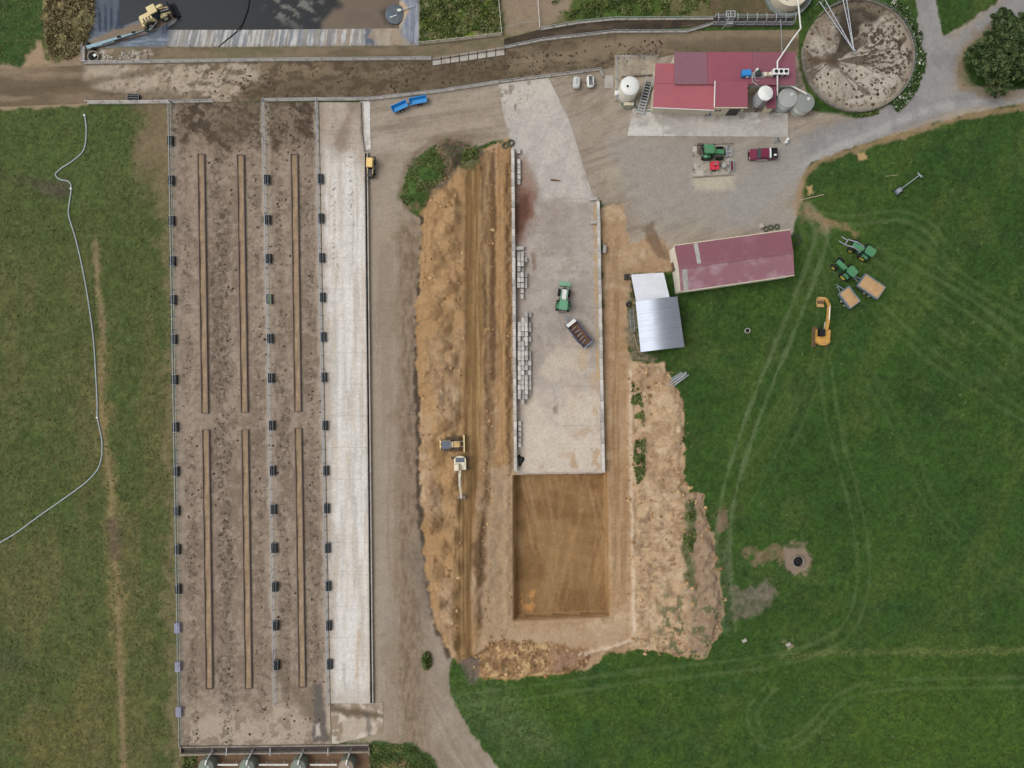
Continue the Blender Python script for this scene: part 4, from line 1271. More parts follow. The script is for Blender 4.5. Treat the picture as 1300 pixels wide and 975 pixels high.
# ------------------------------------------------------------------ feed pad
def pad_fence(F, y0, y1, label):
    return fence('rail_fence', [(F(y0), y0), (F(y1), y1)], label, 'fence', 'rail fences of the feed pad', Z_PAD, 2.25,
                 ((1.15, 0.055), (0.35, 0.045)), (0.055, 1.18), PIPE_BLUE, None)
pad_fence(FL, 131, 944, 'long steel rail fence between the grass paddock and the brown feed pad')
pad_fence(FM, 129, 892, 'long steel rail fence dividing the brown feed pad into two pens')
pad_fence(FR, 129, 893, 'long steel rail fence between the brown pen and the pale concrete feed lane')

def make_trough(inner, lid=False):
    t = bpy.data.objects.new('water_trough', None); COL.objects.link(t)
    L_, W2, Hh, th = 1.62, 0.88, 0.55, 0.06
    b = MB()
    b.box((0, L_ / 2 - th / 2, Hh / 2), (W2, th, Hh)).box((0, -L_ / 2 + th / 2, Hh / 2), (W2, th, Hh))
    b.box((W2 / 2 - th / 2, 0, Hh / 2), (th, L_ - 2 * th, Hh)).box((-W2 / 2 + th / 2, 0, Hh / 2), (th, L_ - 2 * th, Hh))
    b.box((0, 0, 0.06), (W2 - 2 * th, L_ - 2 * th, 0.1))
    b.build('tank', LILAC if lid else DARK, t)
    if lid:
        MB().box((0, 0, Hh + 0.025), (W2 + 0.06, L_ + 0.06, 0.05), taper=(0.96, 0.97)).build('lid', LILAC, t)
    else:
        MB().box((0, 0, 0.27), (W2 - 2 * th - 0.004, L_ - 2 * th - 0.004, 0.30)).build('water', inner, t)
        r = MB()
        for x in (-0.2, 0.2):
            r.cyl((x, -L_ / 2 - 0.05, Hh + 0.06), (x, L_ / 2 + 0.05, Hh + 0.06), 0.016, seg=6)
        for y in (-L_ / 2 - 0.03, L_ / 2 + 0.03):
            r.cyl((-W2 / 2, y, Hh + 0.04), (W2 / 2, y, Hh + 0.04), 0.018, seg=6)
        r.build('guard_rail', GALV, t)
    return t
tro_d, tro_g, tro_l = make_trough(TROUGHW), make_trough(TROUGHG), make_trough(None, True)
first = {'d': True, 'g': True, 'l': True}
def put_trough(k, px, py, label, group):
    src = {'d': tro_d, 'g': tro_g, 'l': tro_l}[k]
    o = src if first[k] else copy_tree(src)
    first[k] = False
    v = P(px, py); o.location = (v.x, v.y, Z_PAD - 0.005)
    o.rotation_euler = (0, 0, 0.018)
    tag(o, label, 'trough', group)
for y in (180, 230, 281, 332, 381, 431, 482, 542, 598, 648, 697, 747):
    put_trough('d', FL(y) - 0.5, y, 'dark open water trough under the rail fence beside the grass paddock', 'troughs along the paddock fence')
for y in (796, 845, 902):
    put_trough('l', FL(y) - 2.2, y, 'lilac-grey lidded trough at the lower end of the paddock rail fence', 'lidded troughs along the paddock fence')
for y in (229, 280, 329, 430, 480, 540, 597, 646, 695, 744, 793, 843):
    put_trough('d', FM(y) + 2.2, y, 'dark open water trough under the rail fence dividing the two brown pens', 'troughs along the dividing fence')
put_trough('g', FM(380) + 2.2, 380, 'water trough with green algae under the fence dividing the two brown pens', None)
for y in (228, 278, 328, 378, 428, 479, 540, 597, 645, 695, 743, 793, 842):
    put_trough('d', FR(y) + 2.0, y, 'dark open water trough under the rail fence beside the pale feed lane', 'troughs along the feed lane fence')

def feed_bin(a, b, label):
    A = P(*a); B = P(*b)
    L_ = (B - A).length
    t = thing('feed_bin', label, 'feed bin', ((A.x + B.x) / 2, (A.y + B.y) / 2, Z_PAD), math.atan2(B.y - A.y, B.x - A.x), 'feed bins of the feed pad')
    n = int(L_ / 2.4); w = 1.28
    wm = MB().box((0, 0, 0.17), (L_ / n - 0.02, 0.22, 0.46), taper=(1, 0.6)).mesh('side_panel', mat('bin_side', (122, 108, 102), 0.85, 0, 0.15, 1.2, grime=(98, 84, 80), gamt=0.6, rnd=0.08))
    for s in (-1, 1):
        for i in range(n):
            link_mesh('side_panel', wm, t).location = (-L_ / 2 + (i + 0.5) * L_ / n, s * (w / 2 - 0.10), 0)
    em_ = MB().box((0, 0, 0.2), (0.1, w - 0.15, 0.46)).mesh('end_wall', MATS['bin_side'])
    for s in (-1, 1):
        link_mesh('end_wall', em_, t).location = (s * (L_ / 2 - 0.06), 0, 0)
    # mixed ration, uneven
    f = MB(); nn = int(L_ / 0.5); rr = random.Random(int(a[0] + a[1]))
    hs = [[0.12 + 0.08 * rr.random() + 0.06 * math.sin(i * 0.3 + j) for j in range(4)] for i in range(nn + 1)]
    v = []; fc = []
    for i in range(nn + 1):
        for j in range(4):
            v.append((-L_ / 2 + 0.13 + (L_ - 0.26) * i / nn, (j / 3 - 0.5) * (w - 0.33), hs[i][j]))
    for i in range(nn):
        for j in range(3):
            fc.append((i * 4 + j, i * 4 + j + 1, (i + 1) * 4 + j + 1, (i + 1) * 4 + j))
    f._add(v, fc); f.build('feed', FEEDM, t, True)
feed_bin((256, 196), (261, 525), 'upper long tan feed bin nearest the paddock fence')
feed_bin((262, 545), (266.5, 874), 'lower long tan feed bin nearest the paddock fence')
feed_bin((306, 197), (311, 524), 'upper long tan feed bin beside the trough fence dividing the pens')
feed_bin((311.5, 545), (316, 874), 'lower long tan feed bin beside the trough fence dividing the pens')
feed_bin((374, 196), (378.5, 523), 'upper long tan feed bin in the pen beside the pale feed lane')
feed_bin((379, 543), (384, 872), 'lower long tan feed bin in the pen beside the pale feed lane')

# drain with two upstands on the far side of the feed lane
def lane_drain():
    t = thing('lane_drain', 'long narrow dark concrete drain along the pale feed lane', 'drain', P(463, 195), 0)
    o0 = t.location.copy()
    n = 30
    for i in range(n):
        y0 = 195 + (891 - 195) * i / n; y1 = 195 + (891 - 195) * (i + 1) / n
        for dx, w, h, nm, m_ in ((0.3, 0.16, 0.62, 'inner_wall', CONC), (3.9, 0.18, 0.55, 'outer_wall', CONC)):
            A = P(FE(y0) + dx, y0 + 0.06) - o0; B = P(FE(y1) + dx, y1 - 0.06) - o0
            up = Vector((0, 0, h / 2 - 0.03))
            MB().bar(A + up, B + up, w, h).build(nm, m_, t)
    A = P(FE(195) + 2.1, 195.5) - o0; B = P(FE(891) + 2.1, 890.5) - o0
    MB().bar(A + Vector((0, 0, 0.03)), B + Vector((0, 0, 0.03)), 0.30, 0.06).build('channel_floor', SLUDGE, t)
    for y in (194.6, 891.4):
        A = P(FE(y) - 0.3, y) - o0; B = P(FE(y) + 4.5, y) - o0
        MB().bar(A + Vector((0, 0, 0.27)), B + Vector((0, 0, 0.27)), 0.14, 0.6).build('end_wall', CONC, t)
lane_drain()

# slurry channel, pipes and tanks at the lower end
def slurry_channel():
    t = thing('slurry_channel', 'dark slurry channel with concrete walls across the lower end of feed pad', 'channel', P(231, 948), 0)
    o0 = t.location.copy()
    def wall(y, h, w, nm, n=10):
        for i in range(n):
            A = P(231 + 238 * i / n + 0.08, y - 3 * i / n) - o0; B = P(231 + 238 * (i + 1) / n - 0.08, y - 3 * (i + 1) / n) - o0
            MB().bar(A + Vector((0, 0, h / 2)), B + Vector((0, 0, h / 2)), w, h + 0.1).build(nm, CONC_D, t)
    wall(947.5, 0.35, 0.22, 'inner_wall'); wall(955, 0.75, 0.25, 'outer_wall')
    A = P(231.5, 951.5) - o0; B = P(468.5, 948.5) - o0
    MB().bar(A + Vector((0, 0, 0.06)), B + Vector((0, 0, 0.06)), 0.74, 0.14).build('sludge', SLUDGE, t)
    for x in (231, 469.3):
        A = P(x, 946) - o0; B = P(x, 956.5) - o0
        MB().bar(A + Vector((0, 0, 0.3)), B + Vector((0, 0, 0.3)), 0.2, 0.72).build('end_wall', CONC_D, t)
    for x in (290, 345, 418):
        A = P(x, 946) - o0; B = P(x, 956) - o0
        MB().bar(A + Vector((0, 0, 0.85)), B + Vector((0, 0, 0.85)), 0.14, 0.14).build('cross_beam', GALV, t)
slurry_channel()

def ribbed_tank(px, py, r, h, label, m_lid, extra=False):
    v = P(px, py)
    t = thing('settling_tank', label, 'tank', (v.x, v.y, 0), 0, 'settling tanks')
    pr = [(0.0, 0.0), (r, 0.0)]
    k = 5
    for i in range(k):
        z0 = h * i / k
        pr += [(r, z0 + 0.04), (r * 1.03, z0 + h / k * 0.5), (r, z0 + h / k - 0.04)]
    pr += [(r, h), (r * 0.96, h + 0.03)]
    MB().lathe(pr, seg=32).build('shell', TANKGR, t, True)
    MB().lathe([(r * 0.97, h + 0.02), (r * 0.93, h + 0.10), (r * 0.4, h + 0.24), (0.05, h + 0.27), (0, h + 0.27)], seg=32).build('lid', m_lid, t, True)
    MB().cyl((0.35 * r, 0.2 * r, h + 0.1), (0.35 * r, 0.2 * r, h + 0.34), 0.2, seg=14).build('hatch', TANKG, t)
    if extra:
        MB().cyl((-0.3, -0.5, h + 0.1), (-0.3, -0.5, h + 0.5), 0.18, seg=12).build('valve', REDP, t)
    f = MB()
    f.tube([(0.25, r + 0.4, 0.9), (0.25, r + 0.05, h + 0.45), (0.1, r * 0.55, h + 0.5), (0.1, r * 0.4, h + 0.15)], 0.13)
    f.build('inlet_pipe', WHITE, t, True)
    f = MB().bar((0.25, r + 0.9, 0.0), (0.25, r + 0.4, 1.1), 0.1).bar((0.45, r + 0.9, 0.0), (0.45, r + 0.4, 1.1), 0.1)
    f.build('bracket', GALV, t)
ribbed_tank(268, 966, 1.28, 2.0, 'ribbed green-grey tank standing nearest the paddock corner', TANKGR)
ribbed_tank(319, 966, 1.28, 2.0, 'ribbed green-grey tank below the wide brown pen', TANKGR)
ribbed_tank(383, 966, 1.28, 2.0, 'ribbed green-grey tank below the trough fence of the feed lane', TANKGR)
ribbed_tank(443, 966, 1.28, 2.0, 'ribbed tank with tan lid and red valve near the loading slab', mat('tan_lid', (150, 136, 116), 0.7), True)
def tank_pipes():
    k = 0
    for a, b in ((283, 309), (335, 372), (399, 433)):
        v = P(a - 3, 966); w = P(b - 3, 966)
        t = MB().cyl((v.x, v.y, 1.2), (w.x, w.y, 1.2), 0.15, seg=10)
        for f in (0.2, 0.8):
            q = v.lerp(w, f)
            t.cyl((q.x, q.y, 0), (q.x, q.y, 1.25), 0.06, seg=6)
        o = t.build('linking_pipe', WHITE)
        tag(o, ['white pipe linking the paddock corner tank to the next tank', 'white pipe linking the two middle ribbed tanks',
                'white pipe running to the tan-lidded tank'][k], 'pipe', 'pipes linking the settling tanks')
        k += 1
tank_pipes()
fence('wire_fence', [(227, 960), (228, 985), (228, 1010)], 'short wire fence at the corner below the paddock rail', 'fence', None, 0, 3, ((0.9, 0.02), (0.5, 0.02)), (0.05, 1.0), WOOD)
kerb_wall('timber_edging', [(228, 958.5), (262, 957.5)], 'low timber edging beside the lower paddock corner', 0.15, 0.3, 0, WOOD, 2.0, None, 'edging')

# ------------------------------------------------------------------ cattle lane walls and fences
fence('rail_fence', [(108, 60), (108, 81), (215, 79.5), (330, 77.5), (548, 75.5)], 'rail fence on concrete kerb between cattle lane and lined pond', 'fence', None, 0.02, 2.6,
      ((1.05, 0.04), (0.6, 0.03)), (0.05, 1.1), GALV, (0.35, 0.4))
def slat_ramp():
    """row of concrete panels beside the lane"""
    t = thing('panel_walkway', 'row of pale concrete panels stepping along the cattle lane', 'walkway', P(548, 82), 0)
    o0 = t.location.copy()
    n = 8
    for i in range(n):
        def q(u, v):
            x = 549 + 92 * u
            top = 75.3 - 14.5 * u; bot = 84 - 13.5 * u
            return P(x, top + (bot - top) * v, 0) - o0
        u0 = i / n; u1 = (i + 1) / n
        g = 0.006
        pts = [q(u0 + g, 0.32), q(u0 + g, 1), q(u1 - g, 1), q(u1 - g, 0.32)]
        MB().plate([(a.x, a.y, 0.30) for a in pts], 0.34).build('panel', CONC, t)
        pts = [q(u0 + g, 0.0), q(u0 + g, 0.29), q(u1 - g, 0.29), q(u1 - g, 0.0)]
        MB().plate([(a.x, a.y, 0.58) for a in pts], 0.62).build('upstand', CONC_D, t)
slat_ramp()
fence('rail_fence', [(112, 131), (217, 130)], 'rail fence on concrete kerb along the lane above the paddock', 'fence', None, 0.02, 2.6, ((1.0, 0.04),), (0.05, 1.05), GALV, (0.5, 0.3))
fence('rail_fence', [(219, 130.5), (272, 129.5)], 'short rail fence at the muddy gateway into the feed pad', 'fence', None, 0.05, 2.4, ((1.0, 0.035), (0.6, 0.03)), (0.05, 1.05), PIPE_BLUE, (0.2, 0.2))
fence('rail_fence', [(336, 128), (403, 127), (470, 126.5), (560, 116.5), (634, 105)], 'rail fence on kerb between cattle lane and the blue trailers', 'fence', None, 0.03, 2.5,
      ((1.0, 0.04), (0.6, 0.03)), (0.05, 1.05), GALV, (0.4, 0.3))
fence('rail_fence', [(634, 105), (700, 97), (762, 89), (765, 98)], 'rail fence beside the two small white carts', 'fence', None, 0.02, 2.4, ((1.0, 0.035), (0.6, 0.03)), (0.05, 1.05), GALV, (0.2, 0.2))
kerb_wall('kerb_wall', [(457.5, 130), (459, 168), (462.8, 193)], 'low stained kerb between feed lane and narrow white slab', 0.25, 0.3, 0.06, CONC_D)
put_trough('d', 171, 124.5, 'dark trough standing alone against the lane fence above the paddock', None)
bpy.context.view_layer.update()
_t = [o for o in COL.objects if o.get('label', '').startswith('dark trough standing alone')][0]
_t.rotation_euler = (0, 0, math.pi / 2); _t.location.z = Z_LANE - 0.005; _t.scale = (1.0, 1.15, 1.0)
if 'group' in _t: del _t['group']
# ------------------------------------------------------------------ fences round the top of the farm
fence('wire_fence', [(214, 60.5), (300, 60), (420, 59), (528, 58)], 'thin wire fence along the rim of the lined pond', 'fence', None, 0, 4.0, ((0.9, 0.018), (0.5, 0.018)), (0.05, 1.0), WOOD)
fence('wire_fence', [(533, -20), (532, 54)], 'wire fence between the pond liner and the weedy enclosure', 'fence', None, 0, 3.5, ((0.9, 0.018), (0.5, 0.018)), (0.06, 1.05), WOOD)
fence('board_fence', [(532, 57), (580, 52), (637, 45), (635, 20), (631, -20)], 'pale timber rail fence round the weedy enclosure', 'fence', None, 0, 2.6, ((1.0, 0.05), (0.6, 0.05), (0.25, 0.05)), (0.08, 1.15), mat('pale_timber', (196, 188, 172), 0.8, 0, 0.15, 2, grime=(140, 128, 108), gamt=0.4))
fence('rail_fence', [(634, 40), (660, 33), (685, 30)], 'short rail fence between dirt patch and lane', 'fence', None, 0, 2.4, ((1.0, 0.03),), (0.05, 1.05), GALV)
fence('rail_fence', [(681, -20), (685, 37)], 'rail fence running up beside the dirt patch to the race corner', 'fence', None, 0, 2.4, ((1.0, 0.035), (0.6, 0.03)), (0.05, 1.05), WHITE)
fence('rail_fence', [(686, 38.5), (735, 30), (780, 25.5), (905, 25)], 'rail fence on kerb along the grass side of the dark race', 'fence', None, 0, 2.2, ((1.1, 0.04), (0.7, 0.03)), (0.05, 1.15), GALV, (0.25, 0.3))
fence('rail_fence', [(640, 61.5), (690, 51.5), (780, 41.5), (872, 41), (905, 31)], 'rail fence on kerb between the dark race and cattle lane', 'fence', None, 0.02, 2.2, ((1.0, 0.04), (0.6, 0.03)), (0.05, 1.1), GALV, (0.3, 0.3))

def race_pipework():
    t = thing('cattle_race', 'galvanised tubular cattle race beside the big cream tank', 'cattle race', P(905, 30), 0)
    o0 = t.location.copy()
    for y in (24, 33):
        for h in (0.5, 1.0, 1.4):
            MB().cyl(P(905, y) - o0 + Vector((0, 0, h)), P(1006, y) - o0 + Vector((0, 0, h)), 0.045, seg=6).build('rail', GALV, t)
    hm = MB().tube([(0, -0.6, 0), (0, -0.6, 1.9), (0, -0.4, 2.1), (0, 0.4, 2.1), (0, 0.6, 1.9), (0, 0.6, 0)], 0.06).mesh('hoop', GALV)
    for i in range(9):
        link_mesh('hoop', hm, t).location = P(908 + i * 12, 28.5) - o0
    MB().plate([P(905, 22, 0) - o0 + Vector((0, 0, .12)), P(905, 34, 0) - o0 + Vector((0, 0, .12)), P(1006, 34) - o0 + Vector((0, 0, .12)), P(1006, 22) - o0 + Vector((0, 0, .12))], 0.2).build('floor', SLUDGE, t)
race_pipework()
def crush():
    v = P(923, 26)
    t = thing('cattle_crush', 'pale grey steel cattle crush with head bail at race end', 'cattle crush', (v.x, v.y, 0.12), 0)
    for x in (-0.7, 0.0, 0.7):
        MB().tube([(x, -0.5, 0), (x, -0.5, 2.0), (x, 0.5, 2.0), (x, 0.5, 0)], 0.06).build('frame', STEEL, t)
    for y in (-0.5, 0.5):
        MB().bar((-0.75, y, 2.0), (0.75, y, 2.0), 0.1).bar((-0.75, y, 1.2), (0.75, y, 1.2), 0.08).build('side_rail', STEEL, t)
    MB().box((0.1, -1.0, 0.6), (1.0, 0.5, 1.2)).build('squeeze_box', TANKG, t)
    MB().bar((-0.3, -0.55, 1.6), (-0.9, -1.6, 0.1), 0.09).bar((0.5, -0.55, 1.6), (0.9, -1.3, 0.1), 0.09).build('lever', GALV, t)
crush()

# ------------------------------------------------------------------ silage bunker walls of cast blocks
BL = (1.18, 0.52, 0.6)
def block_mesh():
    b = MB().box((0, 0, 0), BL, taper=(1, 1))
    me = b.mesh('concrete_block', BLOCK)
    import bmesh
    bm = bmesh.new(); bm.from_mesh(me)
    bmesh.ops.bevel(bm, geom=bm.edges[:], offset=0.03, segments=1, affect='EDGES')
    bm.to_mesh(me); bm.free()
    return me
BME = block_mesh()
def block_wall(a, b, label, courses=2, z=Z_BUNK, skip=()):
    A = P(*a); B = P(*b)
    t = thing('block_wall', label, 'block wall', (A.x, A.y, z), 0)
    d = B - A; d.z = 0
    ang = math.atan2(d.y, d.x); n = int(d.length / (BL[0] + 0.015)); u = d.normalized()
    rr = random.Random(int(a[0]))
    for c in range(courses):
        for i in range(n):
            o = link_mesh('concrete_block', BME, t)
            off = (i + 0.5 + (0.5 if c % 2 else 0)) * (BL[0] + 0.015)
            if off > d.length: continue
            pz = u * off
            o.location = (pz.x + rr.uniform(-.025, .025), pz.y + rr.uniform(-.02, .02), BL[2] / 2 + c * BL[2] - 0.03)
            o.rotation_euler = (0, 0, ang + rr.uniform(-.012, .012))
block_wall((651, 190), (654.5, 602), 'long left-hand bunker wall of white cast blocks holding back the tan earth bank')
block_wall((758.5, 254), (765, 601), 'bunker wall of white cast blocks on the side towards the sheds')
kerb_wall('concrete_nib', [(658, 601.5), (764, 600)], 'thin concrete edge of bunker floor above the excavated pit', 0.15, 0.28, 0.02, CONC, 3.0, None, 'kerb')
def block_stack(x0, x1, y0, y1, label, levels, seed, holes=0.0, ragged=6):
    """loose blocks stored against the wall, laid lengthwise"""
    rr = random.Random(seed)
    A = P((x0 + x1) / 2, (y0 + y1) / 2)
    t = thing('block_stack', label, 'block stack', (A.x, A.y, Z_BUNK), 0, 'stored blocks along the bunker wall')
    w = (x1 - x0) / PX; h = (y1 - y0) / PX
    LS = 0.66
    nx_ = max(1, int(w / (BL[1] + 0.04))); ny_ = max(1, int(h / (BL[0] * LS + 0.03)))
    for i in range(nx_):
        lo = rr.randint(0, ragged // 3); hi = ny_ - rr.randint(0, ragged // 2)
        for j in range(lo, hi):
            lv = levels - (1 if (i == nx_ - 1 or rr.random() < 0.15) and levels > 1 else 0)
            if i == nx_ - 1 and rr.random() < holes: continue
            for k in range(lv):
                o = link_mesh('concrete_block', BME, t)
                o.location = (-w / 2 + (i + 0.5) * w / nx_ + rr.uniform(-.03, .03), h / 2 - (j + 0.5) * h / ny_ + rr.uniform(-.03, .03), BL[2] / 2 - 0.005 + k * BL[2])
                o.rotation_euler = (0, 0, math.pi / 2 + rr.uniform(-.04, .04)); o.scale = (LS, 1, 1)
block_stack(655.5, 662, 190, 242, 'narrow stack of cast blocks beside the two tyres', 2, 3, 0.12)
block_stack(656.5, 669.5, 320, 380, 'ragged stack of cast blocks halfway down the bunker wall', 2, 4, 0.4)
block_stack(657, 674.5, 397, 519, 'largest stack of cast blocks against the bunker wall', 2, 5, 0.25)
block_stack(657, 662.5, 520, 568, 'low thin stack of cast blocks near the pit end of the wall', 1, 6, 0.2)
def loose_block(px, py, rz, label, sc=1.0):
    v = P(px, py); o = link_mesh('loose_block', BME)
    o.location = (v.x, v.y, Z_BUNK + BL[2] / 2 * sc - 0.01); o.rotation_euler = (0, 0, rz); o.scale = (sc, sc, sc)
    tag(o, label, 'concrete block', 'loose cast blocks on the bunker floor')
loose_block(660, 316, 0.05, 'single cast block lying across the bunker wall above the ragged stack', 1.15)
loose_block(753, 253.5, 0.03, 'single cast block at the top end of the shed-side bunker wall', 1.1)
loose_block(754, 283, 0.03, 'single cast block by the shed-side wall, beside soil strip')
loose_block(767, 317, 1.45, 'single cast block outside the shed-side bunker wall', 1.1)
def soil_tarp():
    v = P(661, 584)
    b = MB(); rr = random.Random(3)
    n = 14; vs = [(0, 0, 0.42)]; fs = []
    for k, (f, z) in enumerate(((0.5, 0.34), (1.0, 0.0))):
        for i in range(n):
            t = 2 * math.pi * i / n; r = f * (0.62 + 0.2 * math.sin(3 * t + 1) + rr.uniform(-.06, .06))
            vs.append((r * math.cos(t) * 0.85, r * math.sin(t) * 1.5, z + rr.uniform(0, .06) - (0.03 if k else 0)))
    for i in range(n):
        fs.append((0, 1 + i, 1 + (i + 1) % n)); fs.append((1 + i, 1 + n + i, 1 + n + (i + 1) % n, 1 + (i + 1) % n))
    b._add(vs, fs)
    o = b.build('crumpled_tarp', DARK); o.location = (v.x, v.y, Z_BUNK)
    tag(o, 'crumpled dark plastic sheet at the pit end of the bunker', 'tarp')
soil_tarp()
def tyre_thing(px, py, label, r=0.62, z=0.0, group=None, m=BLACK, w=0.36):
    v = P(px, py)
    t = MB().lathe([(r * 0.52, 0.04), (r * 0.75, 0.0), (r * 0.97, 0.06), (r, w * 0.5), (r * 0.97, w - 0.06), (r * 0.75, w), (r * 0.52, w - 0.04), (r * 0.50, w * 0.5), (r * 0.52, 0.04)], seg=24)
    o = t.build('old_tyre', m, None, True); o.location = (v.x, v.y, z)
    return tag(o, label, 'tyre', group)
TYG = mat('mossy_rubber', (84, 88, 72), 0.85, 0, 0.25, 2.5, grime=(50, 50, 44), gamt=0.6)
tyre_thing(648.5, 182, 'old tyre against the top of the block wall on the concrete side', 0.62, Z_BUNK, 'old tyres at the bunker wall', TYG)
tyre_thing(641.5, 185.5, 'old tyre at the top of the block wall on the soil side', 0.62, gz(641.5, 185.5) + 0.02, 'old tyres at the bunker wall', TYG)
def plank_scrap():
    v = P(705, 229)
    t = MB().bar((-0.8, 0.05, 0.05), (0.1, -0.02, 0.05), 0.3, 0.1).bar((0.1, -0.02, 0.06), (0.8, -0.1, 0.05), 0.22, 0.08).bar((-0.3, 0.1, 0.12), (0.3, -0.1, 0.12), 0.15, 0.06)
    o = t.build('scrap_timber', RUST); o.location = (v.x, v.y, Z_BUNK)
    tag(o, 'rusty brown scrap lying on the pale concrete approach', 'scrap')
plank_scrap()

# ------------------------------------------------------------------ lined pond things
def slurry_stirrer():
    a = P(112, 61, 0); b = P(193, 38, -0.9)
    a.z = 0.25; b.z = gz(191, 37) + 0.55
    t = thing('slurry_stirrer', 'long pale-blue boom with dark wheels lying down the pond bank', 'stirrer', a)
    d = b - a; L_ = d.length
    M4 = d.to_track_quat('X', 'Z')
    t.rotation_mode = 'QUATERNION'; t.rotation_quaternion = M4
    MB().box((L_ * 0.2, 0, 0), (L_ * 0.42, 0.75, 0.22), taper=(1, 0.8)).build('pontoon', AQUA, t)
    MB().box((L_ * 0.56, 0.12, 0), (L_ * 0.34, 0.5, 0.2), taper=(1, 0.8)).build('mid_section', AQUA, t)
    MB().bar((L_ * 0.22, -0.25, 0.05), (L_ * 0.92, 0.05, 0.1), 0.14).build('brace', IRON, t)
    MB().cyl((L_ * 0.7, 0.1, 0.05), (L_, 0.1, 0.05), 0.11, seg=10).build('shaft', AQUA, t)
    MB().cyl((L_, 0.1, 0.05), (L_ + 1.4, 0.9, 0.35), 0.07, seg=8).build('drawbar', GALV, t)
    wm = MB().lathe([(0.12, -0.1), (0.36, -0.12), (0.4, 0), (0.36, 0.12), (0.12, 0.1)], axis='y', seg=18).mesh('wheel', BLACK, True)
    for x, y in ((0.03, 0.5), (0.08, -0.52), (0.5, 0.2), (0.73, 0.25), (0.93, 0.15)):
        link_mesh('wheel', wm, t).location = (L_ * x, y, -0.02)
slurry_stirrer()
def ring_chamber():
    v = P(120, 73)
    t = thing('ring_chamber', 'round concrete chamber half full of dark rubbish beside the rubble', 'chamber', (v.x, v.y, 0))
    MB().lathe([(0.95, -0.1), (0.95, 0.5), (0.78, 0.5), (0.78, 0.05)], seg=28).build('ring', CONC_D, t, True)
    rr = random.Random(9); b = MB()
    for i in range(16):
        a = rr.uniform(0, 6.28); r = rr.uniform(0, .55)
        b.box((r * math.cos(a), r * math.sin(a), 0.2), (rr.uniform(.2, .45), rr.uniform(.2, .4), 0.3), rr.uniform(0, 3))
    b.build('rubbish', DARK, t)
    MB().box((0.25, 0.2, 0.4), (0.5, 0.4, 0.06), 0.5).build('pale_sheet', WHITE, t)
ring_chamber()
rr = random.Random(21)
for i in range(26):
    px, py = rr.uniform(130, 188), rr.uniform(65, 75)
    v = P(px, py); s = rr.uniform(0.18, 0.42)
    o = MB().box((0, 0, s * 0.3), (s * 1.5, s, s * 0.6), rr.uniform(0, 3), (rr.uniform(.6, .95), rr.uniform(.6, .95)), shear=(rr.uniform(-.05, .05), 0)).build('rubble_chunk', CONC if i % 3 else CONC_D)
    o.location = (v.x, v.y, -0.02)
    tag(o, 'broken pale concrete chunk in the rubble patch between lane and pond', 'rubble', 'rubble beside the pond')
def hose_into_pond():
    pts = [P(*q) for q in ((278, 60), (285, 50), (295, 38), (304, 24), (310, 8), (315, -20))]
    w = []
    for q, (px, py) in zip(pts, ((278, 60), (285, 50), (295, 38), (304, 24), (310, 8), (315, -20))):
        z = max(gz(px, py), -1.52) + 0.08
        w.append(Vector((q.x, q.y, z)))
    o = MB().tube(w, 0.09, 8).build('suction_hose', DARK, None, True)
    tag(o, 'dark hose running down the striped liner into the pond', 'hose')
hose_into_pond()
def sump():
    v = P(500, 13); z = gz(500, 13)
    t = thing('pump_float', 'dark round pump platform with white box at the pond edge', 'pump', (v.x, v.y, -1.56))
    MB().lathe([(0, 0.1), (1.5, 0.1), (1.7, 0.0), (1.7, 0.3), (1.55, 0.38), (0, 0.34)], seg=28).build('float', mat('slate_cover', (84, 94, 104), 0.5, 0, 0.2, 2, grime=(120, 112, 100), gamt=0.5), t, True)
    MB().box((0.75, 0.5, 0.55), (0.6, 0.4, 0.4), 0.2).build('pump_box', WHITE, t)
    MB().cyl((1.0, 0.5, 0.5), (3.4, 0.7, 1.7), 0.09, seg=8).build('pipe', GALV, t)
    MB().bar((-0.9, -0.6, 0.4), (0.3, -0.2, 0.42), 0.12, 0.05).build('rope', WHITE, t)
sump()

# ------------------------------------------------------------------ milking shed
def quadroof(pts, z, th=0.12, slope=0.0):
    """roof sheet from photo pixels; slope lowers the last two corners"""
    out = []
    for i, q in enumerate(pts):
        zz = z - (slope if i >= len(pts) / 2 else 0.0)
        v = P(q[0], q[1], zz); out.append(v)
    return out

